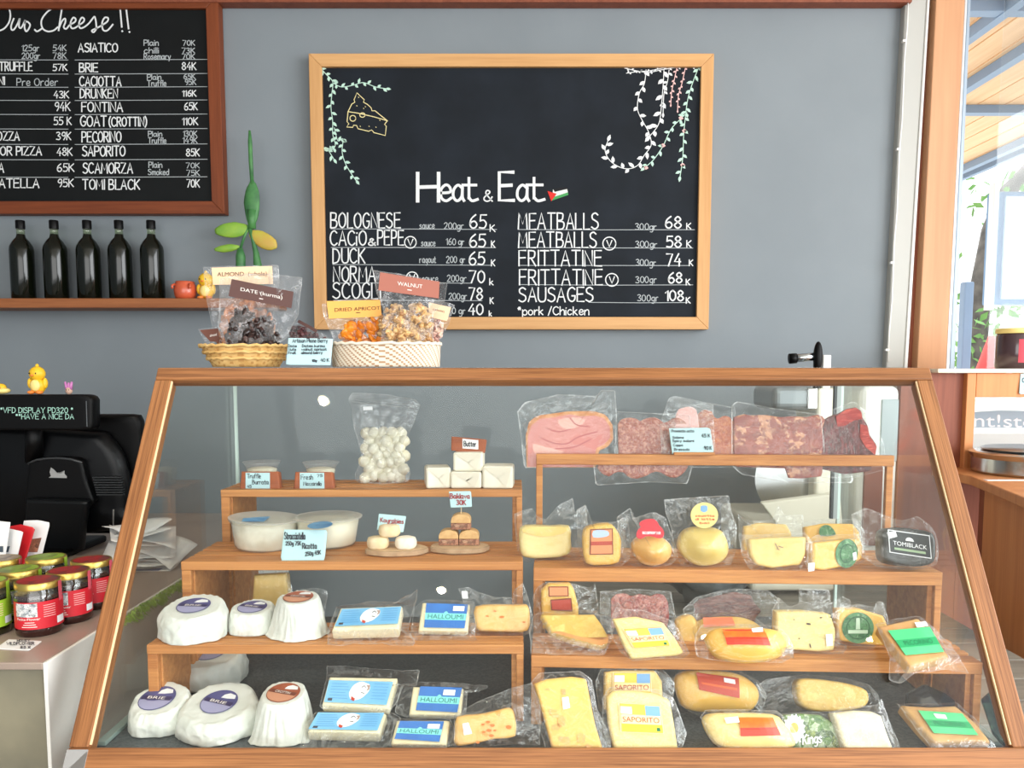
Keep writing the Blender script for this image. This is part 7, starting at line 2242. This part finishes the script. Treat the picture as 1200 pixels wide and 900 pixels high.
for nm, s0, s1, m, off in (('side_panel', 0.0, .05, M_CABD, .0), ('door', .054, .44, M_CAB, .004)):
    p, r = n0 + e * s0, n0 + e * s1
    nn = Vector((-e.y, e.x, 0)) * -1
    if nn.x > 0:
        nn = -nn
    a_, b_ = p + nn * off, r + nn * off
    vs = [Vector((v.x, v.y, z)) for z in (.42, H - .306) for v in (a_, b_, b_ - nn * .025, a_ - nn * .025)]
    MB().add(vs, [(3, 2, 1, 0), (4, 5, 6, 7), (0, 1, 5, 4), (1, 2, 6, 5), (2, 3, 7, 6), (3, 0, 4, 7)]).build(nm, m, sc_, bevel=.002)
box('plinth', (n0.x + .02, n1.y, 0), (2.5, yV + .28, .42), M_CABD, sc_)
box('rear_panel', (vx(1134.5), yV + .02, 0), (2.55, yV + .044, H - .306), M_CABD, sc_)
# things at the window
kx = W(1187, 432, 2.5)
tin = thing('dark_jar', 'dark jar with a red label and yellow lid on the window sill', 'jar', (kx.x + .006, 2.5, zs + .0125))
c = Vector(tin.location)
MB().lathe([(0, 0), (.052, 0), (.056, .006), (.056, .098), (.052, .106), (0, .106)], c, 40).build('glass_body', mat('dark_sill_jar', (66, 48, 52), .15, coat=.4), tin, smooth=True, auto=.8)
MB().lathe([(.056, .107), (.057, .109), (.057, .121), (.054, .123), (0, .123)], c, 40).build('lid', mat('pale_gold_lid', (226, 206, 130), .4), tin, smooth=True, auto=.8)
vs = [c + Vector((.0566 * math.sin(t), -.0566 * math.cos(t), z)) for z in (.018, .088) for t in [(-.42 + i * .1) for i in range(20)]]
mk('label', vs, [[i, i + 1, 21 + i, 20 + i] for i in range(19)], mat('crimson_jar_label', (190, 52, 70), .5), tin, smooth=True)
cz_ = H - .28
pn = thing('steel_stand', 'round stainless steel turntable stand in the counter hatch', 'stand', (W(1210, 540, 2.22).x, 2.22, cz_ + .0005))
c = Vector(pn.location)
MB().lathe([(0, 0), (.145, 0), (.15, .006), (.15, .042), (.155, .05), (.158, .056), (.15, .06), (0, .06)], c, 56).build('drum', M_STEEL, pn, smooth=True, auto=.5)
MB().lathe([(0, .0605), (.12, .0605), (.128, .066), (.12, .070), (0, .070)], c, 56).build('plate', mat('brushed_steel_plate', (168, 172, 174), .3, 1.0), pn, smooth=True, auto=.5)
pp = G(1175, 562, cz_ + .001)
tag(MB().box((pp.x - .05, pp.y - .02, cz_ + .0003), (pp.x + .07, pp.y + .0, cz_ + .0013)).build('napkin', M_WPAPER), 'white paper napkin on the worktop in front of the steel stand', 'napkin')
q = upright(1200, 462, yV - .006, 4)
T = card('price_card', 'small blue card leaning on the hatch rail at the edge of the photo', 'card', q, [(1196, 438), (1216, 436), (1217, 461), (1194.5, 462)], M_CARD, [('CREAM', 1198, 1214, 448, 5), ('25', 1200, 1210, 456, 5)], t=.002)
# glazed hatch with lettering seen mirrored from outside
hw = thing('hatch_window', 'bright hatch pane with white and grey lettering below the sill', 'window pane', (vx(1180), yV + .5, cz_))
yh = yV + .30
box('pane', (W(1140, 500, yh).x, yh, cz_ + .002), (W(1420, 500, yh).x, yh + .006, zs - .001), M_WGLASS, hw)
hs2 = Surf((0, yh - .001, H), (0, -1, 0))
decal('grey_lettering_band', hs2, [(1142, 483), (1172, 481), (1260, 483), (1260, 502), (1143, 501)], mat('grey_blue_band', (160, 184, 200), .6), hw, .0006)
printed('lettering', 'nt!sto', hs2, [(1141, 485), (1214, 487), (1214, 501.5), (1141, 500)], M_STICK, hw, .0014)

# ================================================================ ceiling lamps (they show as bright dots in the sloping glass)
M_LAMP = mat('lamp_glow', (255, 236, 200), .5, emit=28)
gn = NF
for i, (px, py) in enumerate(((381, 464), (518, 685), (825, 740), (1018, 742))):
    d = ray(px, py).normalized()
    o = P3(0, -.3, .006)
    k = (o - EYE).dot(gn) / d.dot(gn)
    hit = EYE + d * k
    r = d - gn * (2 * d.dot(gn))
    zc = 2.899
    p = hit + r * ((zc - hit.z) / r.z) if r.z > .05 else None
    if p is None or abs(p.x) > 3 or p.y < -4.4:
        continue
    w = ('near the till side', 'over the middle', 'over the meat side', 'near the window side')[i]
    t = thing('ceiling_downlight', f'small round ceiling downlight {w} of the shop', 'lamp', (p.x, p.y, 2.86), 'ceiling downlights')
    MB().lathe([(.024, 0), (.040, 0), (.040, .039), (.024, .039), (.024, 0)], p + Vector((0, 0, -.039)), 28, cap=False).build('ring', M_WHITE, t)
    MB().lathe([(.0236, .008), (0, .009)], p + Vector((0, 0, -.039)), 24, cap=False).build('lamp_glass', M_LAMP, t)
    l = bpy.data.lights.new('downlight', 'SPOT')
    l.energy, l.color, l.spot_size, l.spot_blend, l.shadow_soft_size = 34, (1.0, 0.88, 0.70), math.radians(115), 0.8, 0.016
    lo_ = bpy.data.objects.new('downlight', l)
    COL.objects.link(lo_)
    lo_.location = (p.x, p.y, 2.864)
